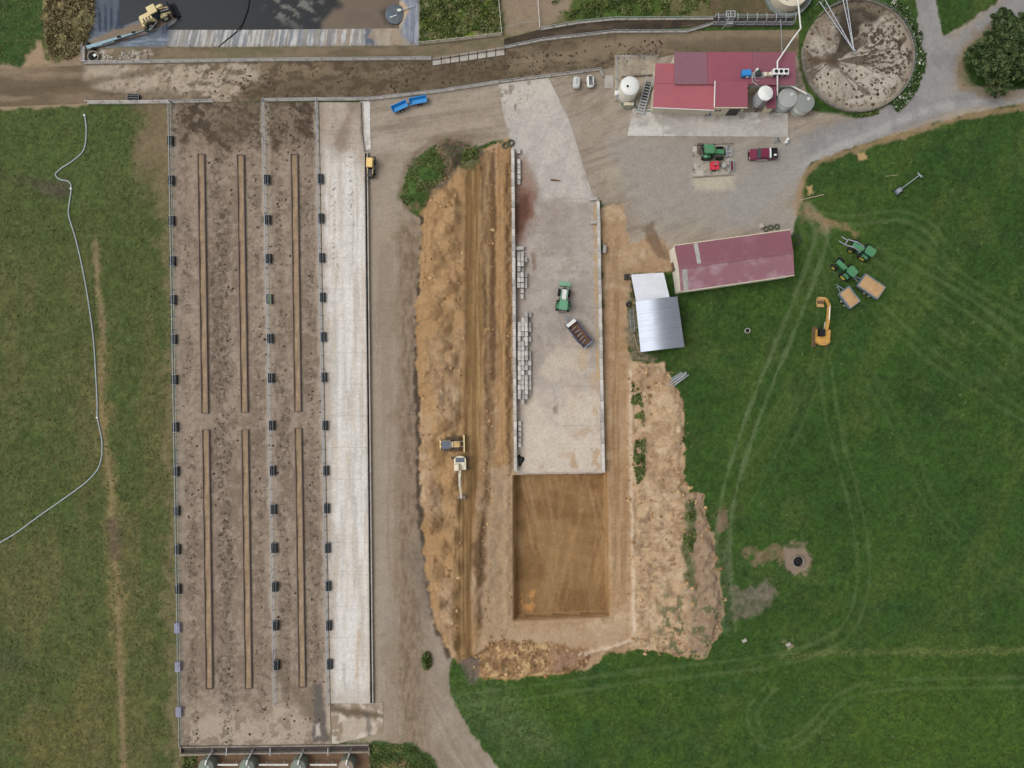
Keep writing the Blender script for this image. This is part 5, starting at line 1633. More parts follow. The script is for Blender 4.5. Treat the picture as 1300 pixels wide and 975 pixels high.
def milking_shed():
    t = thing('milking_shed', 'long milking shed with red and plum metal roofs and rooftop chiller', 'shed', P(930, 110))
    o0 = t.location.copy()
    def roof(pts, z, m_, slope=0.0, nm='roof_section', th=0.12):
        c = [v - o0 for v in quadroof(pts, z, th, slope)]
        r = MB().plate(c, th).build(nm, m_, t)
        return c, r
    def walls(c, z_in, inset=0.25, m_=CREAM, openings=()):
        cx = sum(v.x for v in c) / len(c); cy = sum(v.y for v in c) / len(c)
        b = [Vector((v.x + (inset if v.x < cx else -inset), v.y + (inset if v.y < cy else -inset), v.z)) for v in c]
        n = len(b)
        for i in range(n):
            u = b[i]; w = b[(i + 1) % n]
            q = MB()
            d = (w - u).normalized() * 0.07
            nrm = Vector((-d.y, d.x, 0)).normalized() * 0.07
            vs = []
            for s, e in ((u, w),):
                for sgn in (-1, 1):
                    for pt in (s, e):
                        vs.append(Vector((pt.x, pt.y, -0.05)) + nrm * sgn)
                        vs.append(Vector((pt.x, pt.y, pt.z - 0.125)) + nrm * sgn)
            q._add(vs, [(0, 2, 3, 1), (4, 5, 7, 6), (0, 1, 5, 4), (2, 6, 7, 3), (1, 3, 7, 5), (0, 4, 6, 2)])
            q.build('wall', m_, t)
        return b
    # main roof in two tones
    c, r = roof([(856, 66), (898, 66), (898, 107), (856, 107)], 4.3, RED2, 0.5); walls(c, 4)
    r['label'] = 'faded plum-grey end of the roof'
    c, r = roof([(898.25, 66), (955, 66), (955, 107.5), (898.25, 107)], 4.3, RED3, 0.5); walls(c, 4)
    c, r = roof([(955.25, 66), (1010, 66), (1010, 108), (955.25, 107.5)], 4.3, mat('roof_mauve', (140, 84, 98), 0.55, 0, 0.07, 0.35, grime=(126, 90, 100), gamt=0.5, wave=(0, 2.2, 0.03)), 0.5); walls(c, 4)
    # lower roofs
    c, r = roof([(832.5, 80.5), (856, 80.5), (856, 105.5), (830.5, 105.5)], 3.6, RED1, 0.1); walls(c, 3.4)
    c, r = roof([(830.5, 105.8), (906.5, 106), (906.5, 139.5), (829, 136)], 3.45, RED1, 0.4); b = walls(c, 3)
    c2, r = roof([(908, 103), (949.5, 103), (949, 136), (907, 136)], 4.5, RED3, 0.4); b2 = walls(c2, 4)
    c3, r = roof([(974, 107), (986, 107.5), (985, 137.5), (973, 137.5)], 3.3, mat('roof_dark_plum', (128, 70, 86), 0.55, 0, 0.07, 0.35, wave=(0, 2.2, 0.03)), 0.3); walls(c3, 3)
    # white barge flashing and gutters
    MB().bar(c2[0] + Vector((-0.05, 0, 0.04)), c2[3] + Vector((-0.05, 0, 0.04)), 0.16, 0.14).build('flashing', WHITE, t)
    MB().bar(c[3] + Vector((0, -0.05, -0.08)), c[2] + Vector((0, -0.05, -0.08)), 0.14, 0.12).build('gutter', WHITE, t)
    MB().bar(c2[3] + Vector((0, -0.06, -0.1)), c2[2] + Vector((0, -0.06, -0.1)), 0.12, 0.12).build('gutter', CREAM, t)
    # front openings of the raised bay
    y = b2[3].y - 0.09; x0 = b2[3].x
    for dx in (0.6, 1.2):
        MB().box((x0 + dx, y, 2.2), (0.42, 0.06, 0.5)).build('window', GLASS, t)
    MB().box((x0 + 3.6, y, 1.5), (1.9, 0.05, 2.8)).build('doorway', IRON, t)
    MB().bar((x0 + 4.7, y - 0.05, 3.4), (x0 + 5.3, y - 0.5, 0.1), 0.2, 0.1).build('door_leaf', CREAM, t)
    y = b[3].y - 0.09
    for k in range(4):
        MB().box((b[3].x + 2 + k * 2.1, y - 0.02 * k, 1.7), (0.9, 0.06, 0.7)).build('window', GLASS, t)
    # low link roof between the bays
    pts = [P(950.5, 107.5, 3.0) - o0, P(973, 107.5, 3.0) - o0, P(973, 110.5, 3.0) - o0, P(950.5, 110.5, 3.0) - o0]
    MB().plate(pts, 0.1).build('lean_to', TANKG, t)
    MB().plate([P(986.5, 107.8, 3.0) - o0, P(1012, 108.2, 3.0) - o0, P(1012, 110.6, 3.0) - o0, P(986.5, 110.6, 3.0) - o0], 0.1).build('lean_to', TANKG, t)
milking_shed()

def roof_z(py):            # height of the main roof under a photo row
    return 4.3 - 0.5 * (py - 66) / 41.0
def chiller():
    z = roof_z(93)
    v = P(988, 95, z)
    t = thing('roof_chiller', 'white rooftop chiller with three round black fans', 'chiller', (v.x, v.y, z), 0)
    MB().box((0, 0, 0.75), (2.5, 0.95, 1.1)).build('casing', WHITE, t)
    MB().box((-0.95, 0, 0.1), (0.12, 0.9, 0.24)).box((0.95, 0, 0.1), (0.12, 0.9, 0.24)).build('feet', GALV, t)
    for x in (-0.8, 0.0, 0.8):
        f = MB().lathe([(0.0, 1.335), (0.1, 1.335), (0.1, 1.345), (0.30, 1.32)], (x, 0, 0), seg=20).build('fan', FAN, t)
        MB().lathe([(0.30, 1.29), (0.30, 1.36), (0.37, 1.36), (0.37, 1.29)], (x, 0, 0), seg=20).build('ring', WHITE, f)
        for k in range(5):
            a = k * 1.2566
            MB().box((x + 0.18 * math.cos(a), 0.18 * math.sin(a), 1.34), (0.22, 0.1, 0.02), a, rx=0.3).build('blade', FAN, f)
    for x in (-0.8, 0.0, 0.8):
        MB().box((x, -0.48, 0.72), (0.62, 0.03, 0.8)).build('grille', IRON, t)
    MB().box((-1.55, -0.1, 0.4), (0.5, 0.5, 0.7)).build('control_box', CREAM, t)
chiller()
def blue_unit():
    z = roof_z(94); v = P(946, 95, z)
    t = thing('blue_roof_unit', 'bright blue box unit on the shed roof', 'roof unit', (v.x, v.y, z), 0.03)
    MB().box((0, 0, 0.5), (1.45, 1.0, 0.9), taper=(0.94, 0.9)).build('casing', BLUE, t)
    MB().box((0, 0, 0.05), (1.5, 1.05, 0.14)).build('base', IRON, t)
    MB().box((0.2, -0.55, 0.35), (0.3, 0.12, 0.3)).build('vent', WHITE, t)
blue_unit()
def roof_pump():
    z = roof_z(94); v = P(961, 95, z)
    t = thing('vacuum_pump_set', 'dark vacuum pump set with pipes between blue box and chiller', 'pump', (v.x, v.y, z), 0)
    MB().box((0, -0.05, 0.06), (3.0, 0.9, 0.12)).build('skid', GALV, t)
    MB().cyl((-0.4, -0.1, 0.55), (0.5, -0.1, 0.55), 0.36, seg=16).build('motor', IRON, t, True)
    MB().lathe([(0, 0.1), (0.26, 0.1), (0.26, 0.8), (0.15, 0.95), (0, 0.98)], (0.05, 0.35, 0), seg=16).build('receiver', GREEN_D, t, True)
    MB().lathe([(0, 0.1), (0.2, 0.1), (0.2, 1.0), (0.1, 1.1), (0, 1.1)], (-0.25, 0.5, 0), seg=14).build('filter', WHITE, t, True)
    MB().tube([(-0.9, 0.2, 0.3), (-0.9, -0.3, 0.5), (-0.9, -1.2, 0.35), (0.0, -1.9, 0.4)], 0.07).build('pipe', TANKG, t)
    MB().tube([(-0.7, -0.3, 0.25), (-0.2, -1.1, 0.25), (0.3, -1.1, 0.25)], 0.05).build('pipe', TANKG, t)
    MB().box((1.2, -0.1, 0.35), (0.6, 0.6, 0.5)).build('tank', CREAM, t)
roof_pump()
def vent_pipe():
    pts = [P(987, 121, 2.6), P(987, 100, 4.7), P(987, 78, 5.2), P(1006, 50, 5.0), P(1016.5, 36, 5.0), P(1013, 0, 5.0), P(1012, -30, 5.0)]
    t = thing('milk_pipe', 'long bent white pipe crossing roof and cattle lane', 'pipe', (pts[0].x, pts[0].y, 0))
    o0 = t.location.copy()
    MB().tube([p_ - o0 for p_ in pts], 0.13, 10).build('pipe', WHITE, t, True)
    for q, z in ((P(1016.5, 36, 5.0), 5.0), (P(1012, -20, 5.0), 5.0), (P(987, 121, 2.6), 2.6)):
        MB().cyl(Vector((q.x, q.y, 0)) - o0, Vector((q.x, q.y, z)) - o0, 0.08, seg=8).build('support', GALV, t)
vent_pipe()
def stay_cable():
    a = P(991, 25, 1.6); b = P(993, 69, 4.6)
    t = MB().cyl(a, b, 0.06, seg=6).cyl((a.x, a.y, 0), a, 0.07, seg=6).cyl((b.x, b.y, 4.2), b, 0.06, seg=6)
    tag(t.build('service_pipe', GALV), 'thin grey service pipe from cattle race up to shed roof', 'pipe')
stay_cable()

# ------------------------------------------------------------------ tanks and silo beside the shed
def silo():
    v = P(958.5, 133.5)
    t = thing('feed_silo', 'tall stainless silo with white domed cap in front of the shed', 'silo', (v.x, v.y, 0.06))
    r = 1.15
    MB().lathe([(0.3, 0.9), (r, 1.6), (r, 2.7), (r + 0.03, 2.72), (r, 2.76), (r, 3.8), (r + 0.03, 3.82), (r, 3.86), (r, 4.9)], seg=30).build('shell', STEEL, t, True)
    MB().lathe([(r + 0.06, 4.86), (r + 0.06, 4.94), (r * 0.7, 5.10), (0.2, 5.2), (0, 5.2)], seg=30).build('cap', WHITE, t, True)
    MB().cyl((0.1, -0.05, 5.15), (0.1, -0.05, 5.32), 0.14, seg=12).build('lid', WHITE, t)
    for k in range(4):
        a = 0.785 + k * 1.571
        MB().bar((r * 0.9 * math.cos(a), r * 0.9 * math.sin(a), -0.05), (r * 0.98 * math.cos(a), r * 0.98 * math.sin(a), 1.8), 0.12).build('leg', GALV, t)
    MB().tube([(r + 0.25, -0.4, 0), (r + 0.25, -0.4, 4.4), (r * 0.8, -0.3, 5.0)], 0.07).build('fill_pipe', GALV, t)
    l = MB()
    for s in (-0.2, 0.2): l.bar((s, -r - 0.12, 0), (s, -r - 0.12, 4.8), 0.05)
    for k in range(12): l.bar((-0.2, -r - 0.12, 0.3 + k * 0.38), (0.2, -r - 0.12, 0.3 + k * 0.38), 0.04)
    l.build('ladder', IRON, t)
silo()
def flat_tank(px, py, r, h, label, m_top, m_side, group=None):
    v = P(px, py)
    t = thing('storage_tank', label, 'tank', (v.x, v.y, 0.0), 0, group)
    MB().lathe([(r, -0.05), (r, h * 0.5), (r + 0.03, h * 0.52), (r, h * 0.54), (r, h)], seg=36).build('shell', m_side, t, True)
    MB().lathe([(r + 0.05, h - 0.03), (r + 0.05, h + 0.04), (r * 0.6, h + 0.16), (0, h + 0.22)], seg=36).build('roof', m_top, t, True)
    MB().cyl((r * 0.35, r * 0.3, h + 0.08), (r * 0.35, r * 0.3, h + 0.3), 0.28, seg=16).build('hatch', m_side, t)
    return t
flat_tank(992.5, 132, 1.55, 2.6, 'pale grey round tank beside the plum shed roof', TANKG, mat('pale_tank_side', (192, 204, 202), 0.6, 0, .1, 1, grime=(140, 144, 136), gamt=.5))
flat_tank(1014, 137, 1.6, 2.4, 'dark grey round tank nearest the round yard', mat('dull_grey', (138, 142, 138), 0.6, 0, .1, 1, grime=(112, 114, 108), gamt=.5), mat('drum_side', (200, 202, 196), .6, 0, .1, 1, grime=(140, 140, 132), gamt=.4))
def down_pipe():
    a = P(1003, 108, 3.2); b = P(1024, 119, 2.9)
    o = MB().cyl(a, b, 0.13, seg=10).cyl((b.x, b.y, 2.3), (b.x, b.y, 2.95), 0.1, seg=8).build('down_pipe', WHITE)
    tag(o, 'white pipe from shed gutter to the dark grey tank', 'pipe')
down_pipe()
def milk_vat():
    v = P(795.5, 119.5)
    t = thing('milk_vat', 'large white domed milk vat with black hatch beside the shed', 'vat', (v.x, v.y, 0.06))
    r = 1.6; h = 3.3
    MB().lathe([(r, 0.25), (r, h), (r * 0.985, h + 0.06)], seg=40).build('shell', TANKW, t, True)
    MB().lathe([(r, h), (r * 0.92, h + 0.18), (r * 0.6, h + 0.36), (r * 0.25, h + 0.44), (0, h + 0.45)], seg=40).build('dome', WHITE, t, True)
    MB().cyl((-0.45, -0.25, h + 0.3), (-0.45, -0.25, h + 0.52), 0.19, seg=14).build('hatch', FAN, t)
    MB().lathe([(0, -0.05), (r + 0.12, -0.05), (r + 0.12, 0.26), (0, 0.26)], seg=36).build('plinth', CONC, t)
    MB().box((-1.85, -0.2, 0.5), (0.5, 0.7, 1.1)).build('control_box', WHITE, t)
    MB().box((0.3, -1.9, 0.35), (1.6, 0.5, 0.7)).build('outlet_manifold', CREAM, t)
milk_vat()
def vat_hose():
    v = P(790, 128)
    pts = []
    for i in range(15):
        a = math.pi * (0.95 + 1.1 * i / 14)
        pts.append((v.x + 0.95 + 1.15 * math.cos(a), v.y - 0.3 + 1.2 * math.sin(a), 0.14))
    e = P(808, 139.5)
    pts += [(e.x, e.y, 0.14), (P(830, 142).x, P(830, 142).y, 0.16), (P(860, 144.5).x, P(860, 144.5).y, 0.16)]
    o = MB().tube(pts, 0.09, 8).build('delivery_hose', mat('green_hose', (90, 124, 104), .6, 0, .1, 2), None, True)
    tag(o, 'green delivery hose looping from the white vat along the shed front', 'hose')
vat_hose()
def vat_yard():
    t = thing('pipe_railing', 'grey pipe railing round the concrete court behind the white vat', 'railing', P(781, 73, 0) + Vector((0, 0, .065)))
    o0 = t.location.copy(); o0.z = 0.065
    pts = [P(782, 128), P(782, 74), P(834, 74)]
    pm_ = MB().cyl((0, 0, -.1), (0, 0, 1.1), .05, seg=7).mesh('post', GALV)
    for a, b in zip(pts[:-1], pts[1:]):
        for h in (0.55, 1.05):
            MB().cyl(a + Vector((0, 0, h + .065)) - o0, b + Vector((0, 0, h + .065)) - o0, 0.035, seg=6).build('rail', GALV, t)
        n = int((b - a).length / 1.8)
        for i in range(n + 1):
            q = a.lerp(b, i / n) - o0; q.z = 0
            link_mesh('post', pm_, t).location = q
vat_yard()
def ramp_steps():
    v = P(817, 127)
    t = thing('loading_ramp', 'narrow grey steel ramp with rungs between vat and shed', 'ramp', (v.x, v.y, 0.065), -0.24)
    L_ = 5.6
    for x in (-0.55, 0.55):
        MB().bar((x, -L_ / 2 + 0.3, 0.12), (x, L_ / 2 + 0.6, 1.5), 0.12, 0.2).build('side_beam', GALV, t)
    for k in range(13):
        f = (k + 0.5) / 13
        MB().box((0, -L_ / 2 + 0.3 + f * (L_ + 0.3), 0.15 + 1.38 * f), (1.0, 0.12 if k > 4 else 0.32, 0.05)).build('rung', TANKG, t)
    MB().box((0, 0.7, 0.62), (0.9, L_ * 0.7, 0.03), rx=0.25).build('mesh_deck', IRON, t)
    for x, y in ((-0.55, L_ / 2), (0.55, L_ / 2), (-0.55, 0), (0.55, 0)):
        MB().bar((x, y, -0.05), (x, y, 0.75 + y * 0.25), 0.1).build('leg', GALV, t)
ramp_steps()
MB_KERB = kerb_wall('court_kerb', [(789, 98), (828, 96)], 'dark kerb between the court and white vat', 0.2, 0.5, 0.06, CONC_D, 2.5)
o = MB().box((0, 0, 0.012), (1.5, 2.2, 0.15)).build('concrete_pad', CONC); v = P(773, 104); o.location = (v.x, v.y, 0.0); tag(o, 'small plain concrete pad between the carts and the court railing', 'pad')

# ------------------------------------------------------------------ big cream tank at the top, gate of the round yard
def cream_tank():
    v = P(999, -6)
    t = thing('effluent_tank', 'large cream flat-topped tank ringed by a walkway rail', 'tank', (v.x, v.y, 0))
    r = 3.0; h = 2.2
    MB().lathe([(r, -0.05), (r, h), (r - 0.12, h + 0.03)], seg=44).build('shell', CREAM, t, True)
    MB().lathe([(r - 0.1, h + 0.02), (r * 0.5, h + 0.12), (0, h + 0.16)], seg=44).build('roof', CREAM, t, True)
    for x, y in ((-0.9, -2.0), (0.2, -1.8)):
        MB().cyl((x, y, h), (x, y, h + 0.25), 0.12, seg=10).build('vent', IRON, t)
    MB().lathe([(r + 0.15, -0.05), (r + 0.15, 0.3), (r + 0.9, 0.3), (r + 0.9, -0.05)], seg=24).build('walkway', TANKGR, t)
    for k in range(14):
        a = -math.pi * (k + 0.5) / 14
        MB().cyl(((r + .85) * math.cos(a), (r + .85) * math.sin(a), 0), ((r + .85) * math.cos(a), (r + .85) * math.sin(a), 1.3), .04, seg=6).build('post', GALV, t)
    for hh in (0.8, 1.3):
        MB().tube([((r + .85) * math.cos(-math.pi * k / 16), (r + .85) * math.sin(-math.pi * k / 16), hh) for k in range(17)], .04, 6).build('rail', GALV, t)
cream_tank()
def yard_wall():
    c = P(*RC)
    t = thing('round_yard_wall', 'low round concrete wall with pipe rail enclosing the round yard', 'wall', (c.x, c.y, 0))
    r = (RR + 0.8) / PX
    n = 40
    for k in range(n):
        a0 = 2 * math.pi * k / n + 0.003; a1 = 2 * math.pi * (k + 1) / n - 0.003
        am = (a0 + a1) / 2
        if 2.30 < am < 3.05: continue            # gateway from the lane
        b = MB()
        vs = []
        for a in (a0, am, a1):
            for rad in (r - 0.07, r + 0.07):
                for z in (-0.05, 0.55):
                    vs.append((rad * math.cos(a), rad * math.sin(a), z))
        fs = []
        for i in range(2):
            o_ = i * 4
            fs += [(o_, o_ + 4, o_ + 5, o_ + 1), (o_ + 2, o_ + 3, o_ + 7, o_ + 6), (o_ + 1, o_ + 5, o_ + 7, o_ + 3)]
        fs += [(0, 1, 3, 2), (8, 10, 11, 9)]
        b._add(vs, fs); b.build('wall_section', CONC_D, t)
    pm_ = MB().cyl((0, 0, 0), (0, 0, 1.25), .045, seg=6).mesh('post', GALV)
    for k in range(n):
        a = 2 * math.pi * k / n
        if 2.3 < a < 3.05: continue
        link_mesh('post', pm_, t).location = (r * math.cos(a), r * math.sin(a), 0)
    for h in (0.9, 1.22):
        MB().tube([(r * math.cos(3.07 + k / 60 * 5.50), r * math.sin(3.07 + k / 60 * 5.50), h) for k in range(61)], .025, 6).build('rail', TANKGR, t)
yard_wall()
def backing_gate():
    hub = P(1084, 65, 1.2)
    t = thing('backing_gate', 'slender grey truss gate sweeping across the round yard', 'gate', (hub.x, hub.y, 0.09))
    o0 = Vector((hub.x, hub.y, 0))
    ends = [P(1040, 2, 1.4), P(1046, -2, 1.4), P(1069, -4, 1.4), P(1074, -4, 1.4)]
    for e in ends:
        MB().cyl(Vector((0, 0, 1.2)), e - o0 + Vector((0, 0, 0)), 0.07, seg=7).build('beam', GALV, t)
    for a, b in ((0, 1), (2, 3)):
        for k in range(9):
            f = 0.15 + k * 0.1
            u = (ends[a] - o0) * f + Vector((0, 0, 1.2)) * (1 - f); w = (ends[b] - o0) * min(1, f + 0.05) + Vector((0, 0, 1.2)) * max(0, 1 - f - .05)
            MB().cyl(u, w, 0.035, seg=6).build('brace', GALV, t)
    for e in (ends[0], ends[2]):
        MB().cyl(Vector((e.x - o0.x, e.y - o0.y, 0)), e - o0, 0.06, seg=7).build('leg', GALV, t)
    MB().cyl((0, 0, -0.02), (0, 0, 1.5), 0.12, seg=10).build('hub_post', GALV, t)
    MB().bar((-0.6, 0.9, 1.1), (0.7, -0.2, 1.1), 0.08).build('cross_bar', GALV, t)
backing_gate()

# ------------------------------------------------------------------ barn and sheds
def barn():
    TL, TR, BR_, BL_ = P(856, 312, 3.9), P(1003, 292, 3.9), P(1008.5, 349, 3.9), P(864, 370, 3.9)
    RL, R2 = P(861.5, 340, 5.2), P(1007, 319.5, 5.2)
    t = thing('barn', 'long barn with mauve-red gabled metal roof and cream end wall', 'barn', ((TL.x + BR_.x) / 2, (TL.y + BR_.y) / 2, 0))
    o0 = t.location.copy()
    n = 12
    def strip(a0, a1, b0, b1, f0, f1, th=0.08, dz=0.0):
        d = Vector((0, 0, dz))
        return [a0.lerp(a1, f0) - o0 + d, b0.lerp(b1, f0) - o0 + d, b0.lerp(b1, f1) - o0 + d, a0.lerp(a1, f1) - o0 + d]
    for i in range(n):
        f0, f1 = i / n + 0.00008, (i + 1) / n - 0.00008
        MB().plate(strip(RL, R2, TL, TR, f0, f1), 0.07).build('roof_sheet', BARNR, t)
        MB().plate(strip(RL, R2, BL_, BR_, f0, f1), 0.07).build('roof_sheet', BARNR2, t)
    for (a, b, f0, f1, s0, s1) in ((TL, TR, 0.165, 0.20, 0.0, 0.98), (BL_, BR_, 0.03, 0.07, 0.1, 1.0)):
        q = strip(RL, R2, a, b, f0, f1, dz=0.035)
        q = [q[0].lerp(q[1], s0), q[0].lerp(q[1], s1), q[3].lerp(q[2], s1), q[3].lerp(q[2], s0)]
        MB().plate(q, 0.04).build('skylight', SKYL, t)
    MB().bar(RL - o0 + Vector((0, 0, .05)), R2 - o0 + Vector((0, 0, .05)), 0.4, 0.08).build('ridge_cap', BARNR, t)
    ins = 0.12
    u = (TR - TL).normalized(); w_ = (BL_ - TL).normalized()
    c = [TL + u * ins + w_ * ins, TR - u * ins + w_ * ins, BR_ - u * ins - w_ * ins, BL_ + u * ins - w_ * ins]
    g = [RL + u * ins, R2 - u * ins]
    def wall(pts, nm):
        pts = [q - o0 for q in pts]
        nv = len(pts)
        nr = (pts[1] - pts[0]).cross(pts[2] - pts[0]).normalized() * 0.08
        vs = pts + [q + nr for q in pts]
        fs = [tuple(range(nv)), tuple(reversed(range(nv, 2 * nv)))] + [(i, (i + 1) % nv, nv + (i + 1) % nv, nv + i) for i in range(nv)]
        return MB()._add(vs, fs).build(nm, mat('pale_cladding', (236, 230, 214), 0.7, 0, 0.06, 1.0, grime=(190, 178, 154), gamt=0.35), t)
    gd = lambda q: Vector((q.x, q.y, -0.05))
    dn = lambda q, z=0.09: q - Vector((0, 0, z))
    wall([gd(c[0]), gd(c[3]), dn(c[3]), dn(g[0]), dn(c[0])], 'gable_wall')
    wall([gd(c[2]), gd(c[1]), dn(c[1]), dn(g[1]), dn(c[2])], 'gable_wall')
    wall([gd(c[3]), gd(c[2]), dn(c[2]), dn(c[3])], 'side_wall')
    wall([gd(c[1]), gd(c[0]), dn(c[0]), dn(c[1])], 'side_wall')
    for a, b in ((TL, TR), (BL_, BR_)):
        s = w_ * (-0.07 if a is TL else 0.07)
        MB().bar(a - o0 + s - Vector((0, 0, .06)), b - o0 + s - Vector((0, 0, .06)), 0.13, 0.12).build('gutter', CREAM, t)
    MB().bar(dn(TL, -.03) - o0 - u * .06, dn(RL, -.03) - o0 - u * .06, 0.1, 0.16).bar(dn(RL, -.03) - o0 - u * .06, dn(BL_, -.03) - o0 - u * .06, 0.1, 0.16).build('barge_board', CREAM, t)
    dcol = MB()
    m0 = (c[0] * 0.6 + c[3] * 0.4) - o0 - u * 0.07
    dcol.box((m0.x, m0.y, 1.1), (0.06, 1.6, 2.3), math.atan2(u.y, u.x)).build('door', mat('brown_door', (120, 100, 80), .7), t)
barn()
def side_shed():
    t = thing('lean_shed', 'open shed with flat white roof and arched silver roof', 'shed', P(833, 400))
    o0 = t.location.copy()
    pts = [P(801, 348.5, 3.0), P(842.5, 346, 3.0), P(850.5, 379, 3.0), P(808, 384, 3.0)]
    pts = [q - o0 for q in pts]
    n = 5
    for i in range(n):
        f0, f1 = i / n + .001, (i + 1) / n - .001
        MB().plate([pts[0].lerp(pts[3], f0), pts[0].lerp(pts[3], f1), pts[1].lerp(pts[2], f1), pts[1].lerp(pts[2], f0)], 0.06).build('white_roof_sheet', ZINC_W, t)
    A, B, C_, D = [q - o0 for q in (P(807, 383, 3.05), P(860, 376.5, 3.05), P(869, 440.5, 3.05), P(813.5, 447, 3.05))]
    k = 16; L_ = 5
    for j in range(L_):
        b = MB(); vs = []
        for jj in (j / L_ + .001, (j + 1) / L_ - .001):
            l = A.lerp(D, jj); r = B.lerp(C_, jj)
            for i in range(k + 1):
                q = l.lerp(r, i / k); h = 1.15 * math.sin(math.pi * i / k)
                vs.append(q + Vector((0, 0, h)))
        fs = [(i, i + 1, k + 2 + i, k + 1 + i) for i in range(k)]
        m0 = len(vs)
        vs += [v - Vector((0, 0, .05)) for v in vs]
        fs += [tuple(x + m0 for x in reversed(f)) for f in fs]
        b._add(vs, fs); b.build('arched_sheet', ZINC, t, True)
    # straps
    for jj in (0.25, 0.5, 0.75):
        l = A.lerp(D, jj); r = B.lerp(C_, jj)
        MB().tube([l.lerp(r, i / k) + Vector((0, 0, 1.15 * math.sin(math.pi * i / k) + .02)) for i in range(k + 1)], 0.025, 5).build('strap', STEEL, t)
    for q in pts + [A, B, C_, D, A.lerp(D, .5), B.lerp(C_, .5)]:
        f = q * 0.985; f.z = 0
        MB().bar((f.x, f.y, -.1), (f.x, f.y, 3.0), 0.14).build('post', WOOD, t)
    for u, w in ((B, C_), (D, C_)):
        u2 = u * 0.975; w2 = w * 0.975
        b = MB()._add([Vector((u2.x, u2.y, -.05)), Vector((w2.x, w2.y, -.05)), Vector((w2.x, w2.y, 2.95)), Vector((u2.x, u2.y, 2.95))], [(0, 1, 2, 3)])
        o = b.build('cladding', TANKG, t)
        s = o.modifiers.new('thick', 'SOLIDIFY'); s.thickness = 0.05
side_shed()
def yard_bits():
    v = P(795.5, 352)
    t = thing('dark_tank', 'small dark square tank at the corner of the white shed roof', 'tank', (v.x, v.y, gz(795.5, 352)), 0.05)
    MB().box((0, 0, 0.5), (0.95, 0.95, 1.05), taper=(.92, .92)).build('body', IRON, t)
    MB().cyl((0, 0, 1.0), (0, 0, 1.12), 0.22, seg=12).build('cap', FAN, t)
    MB().box((0, 0, 0.0), (1.15, 1.15, 0.12)).build('pallet', WOOD, t)
    tyre_thing(798, 387, 'tyre with pale hub lying beside the grid panel by the shed', 0.45, gz(798, 387) + .01)
    v = P(802.5, 407)
    t = thing('grid_gate', 'grey steel grid gate leaning along the shed side', 'gate', (v.x, v.y, gz(802, 407) + 0.02), 0.07)
    for x in (-0.32, 0.32): MB().bar((x, -1.9, 0.1), (x, 1.9, 0.1), 0.07).build('stile', GALV, t)
    for k in range(15): MB().bar((-0.32, -1.85 + k * 0.264, 0.1), (0.32, -1.85 + k * 0.264, 0.1), 0.05).build('bar', GALV, t)
    for i, (a, b, c) in enumerate((((799, 362), (800, 380), WOOD), ((802, 360), (803, 381), RUST), ((805, 424), (810, 444), WOOD))):
        A = P(*a); B = P(*b)
        z = gz(*a) + 0.06
        o = MB().cyl((A.x, A.y, z), (B.x, B.y, gz(*b) + 0.06), 0.07, seg=7).build('loose_pole', c)
        tag(o, ['pale pole lying beside the white shed roof', 'rusty pole lying beside the white shed roof', 'pale pole lying along the lower shed side'][i], 'pole')
    # stack of long grey poles
    rr_ = random.Random(4)
    for i in range(9):
        v = P(857, 483)
        off = (i % 5 - 2) * 0.24; up = 0.08 + (0.16 if i >= 5 else 0)
        L_ = rr_.uniform(3.4, 4.6)
        o = MB().cyl((-L_ / 2, 0, 0), (L_ / 2, 0, 0), 0.085, seg=8).build('steel_pole', GALV if i % 3 else TANKG)
        a = 0.62 + rr_.uniform(-.05, .05)
        o.location = (v.x - math.sin(a) * off + rr_.uniform(-.3, .3), v.y + math.cos(a) * off, gz(857, 483) + up)
        o.rotation_euler = (0, 0, a)
        tag(o, 'grey steel pole in the loose heap at the edge of the spread soil', 'pole', 'heap of steel poles')
    v = P(948, 420)
    t = thing('round_trough', 'small round grey water trough on the grass below the barn', 'trough', (v.x, v.y, 0))
    MB().lathe([(0.40, -.05), (0.46, 0.5), (0.36, 0.5), (0.34, 0.3), (0, 0.3)], seg=22).build('bowl', CONC, t, True)
    MB().lathe([(0, .40), (0.345, .40)], seg=22).build('water', TROUGHW, t)
    v = P(1007, 305.5)
    t = thing('ring_feeder', 'round dark steel hay ring beside the barn end', 'feeder', (v.x, v.y, 0))
    for h in (0.08, 0.6, 1.1):
        MB().tube([(0.85 * math.cos(k / 24 * 6.2832), 0.85 * math.sin(k / 24 * 6.2832), h) for k in range(25)], .045, 6).build('hoop', IRON, t)
    for k in range(10):
        a = k * .6283
        MB().cyl((.85 * math.cos(a), .85 * math.sin(a), 0), (.85 * math.cos(a), .85 * math.sin(a), 1.1), .035, seg=6).build('upright', GALV, t)
    v = P(1012, 712)
    t = thing('well_ring', 'concrete well ring with deep dark hole on bare soil in the pasture', 'well', (v.x, v.y, 0))
    MB().lathe([(1.02, -.05), (1.02, 0.6), (0.88, 0.6), (0.88, 0.02)], seg=30).build('ring', CONC_D, t, True)
    MB().lathe([(0, 0.06), (0.875, 0.06)], seg=30).build('hole_shade', mat('well_black', (10, 10, 10), .4), t)  # black disc, painted stand-in for the shade down the well hole
    v = P(966, 287)
    o = MB().box((0, 0, .2), (0.9, 0.9, .5), .4, (.7, .8)).build('boulder', CONC); o.location = (v.x, v.y, 0)
    tag(o, 'pale boulder against the yard side of the barn', 'boulder')
    for i, (px, py) in enumerate(((972, 291), (978, 289), (986, 288))):
        tyre_thing(px, py, 'old tyre lying behind the barn on the yard side', 0.5, 0.0, 'old tyres behind the barn', TYG, .28)
yard_bits()
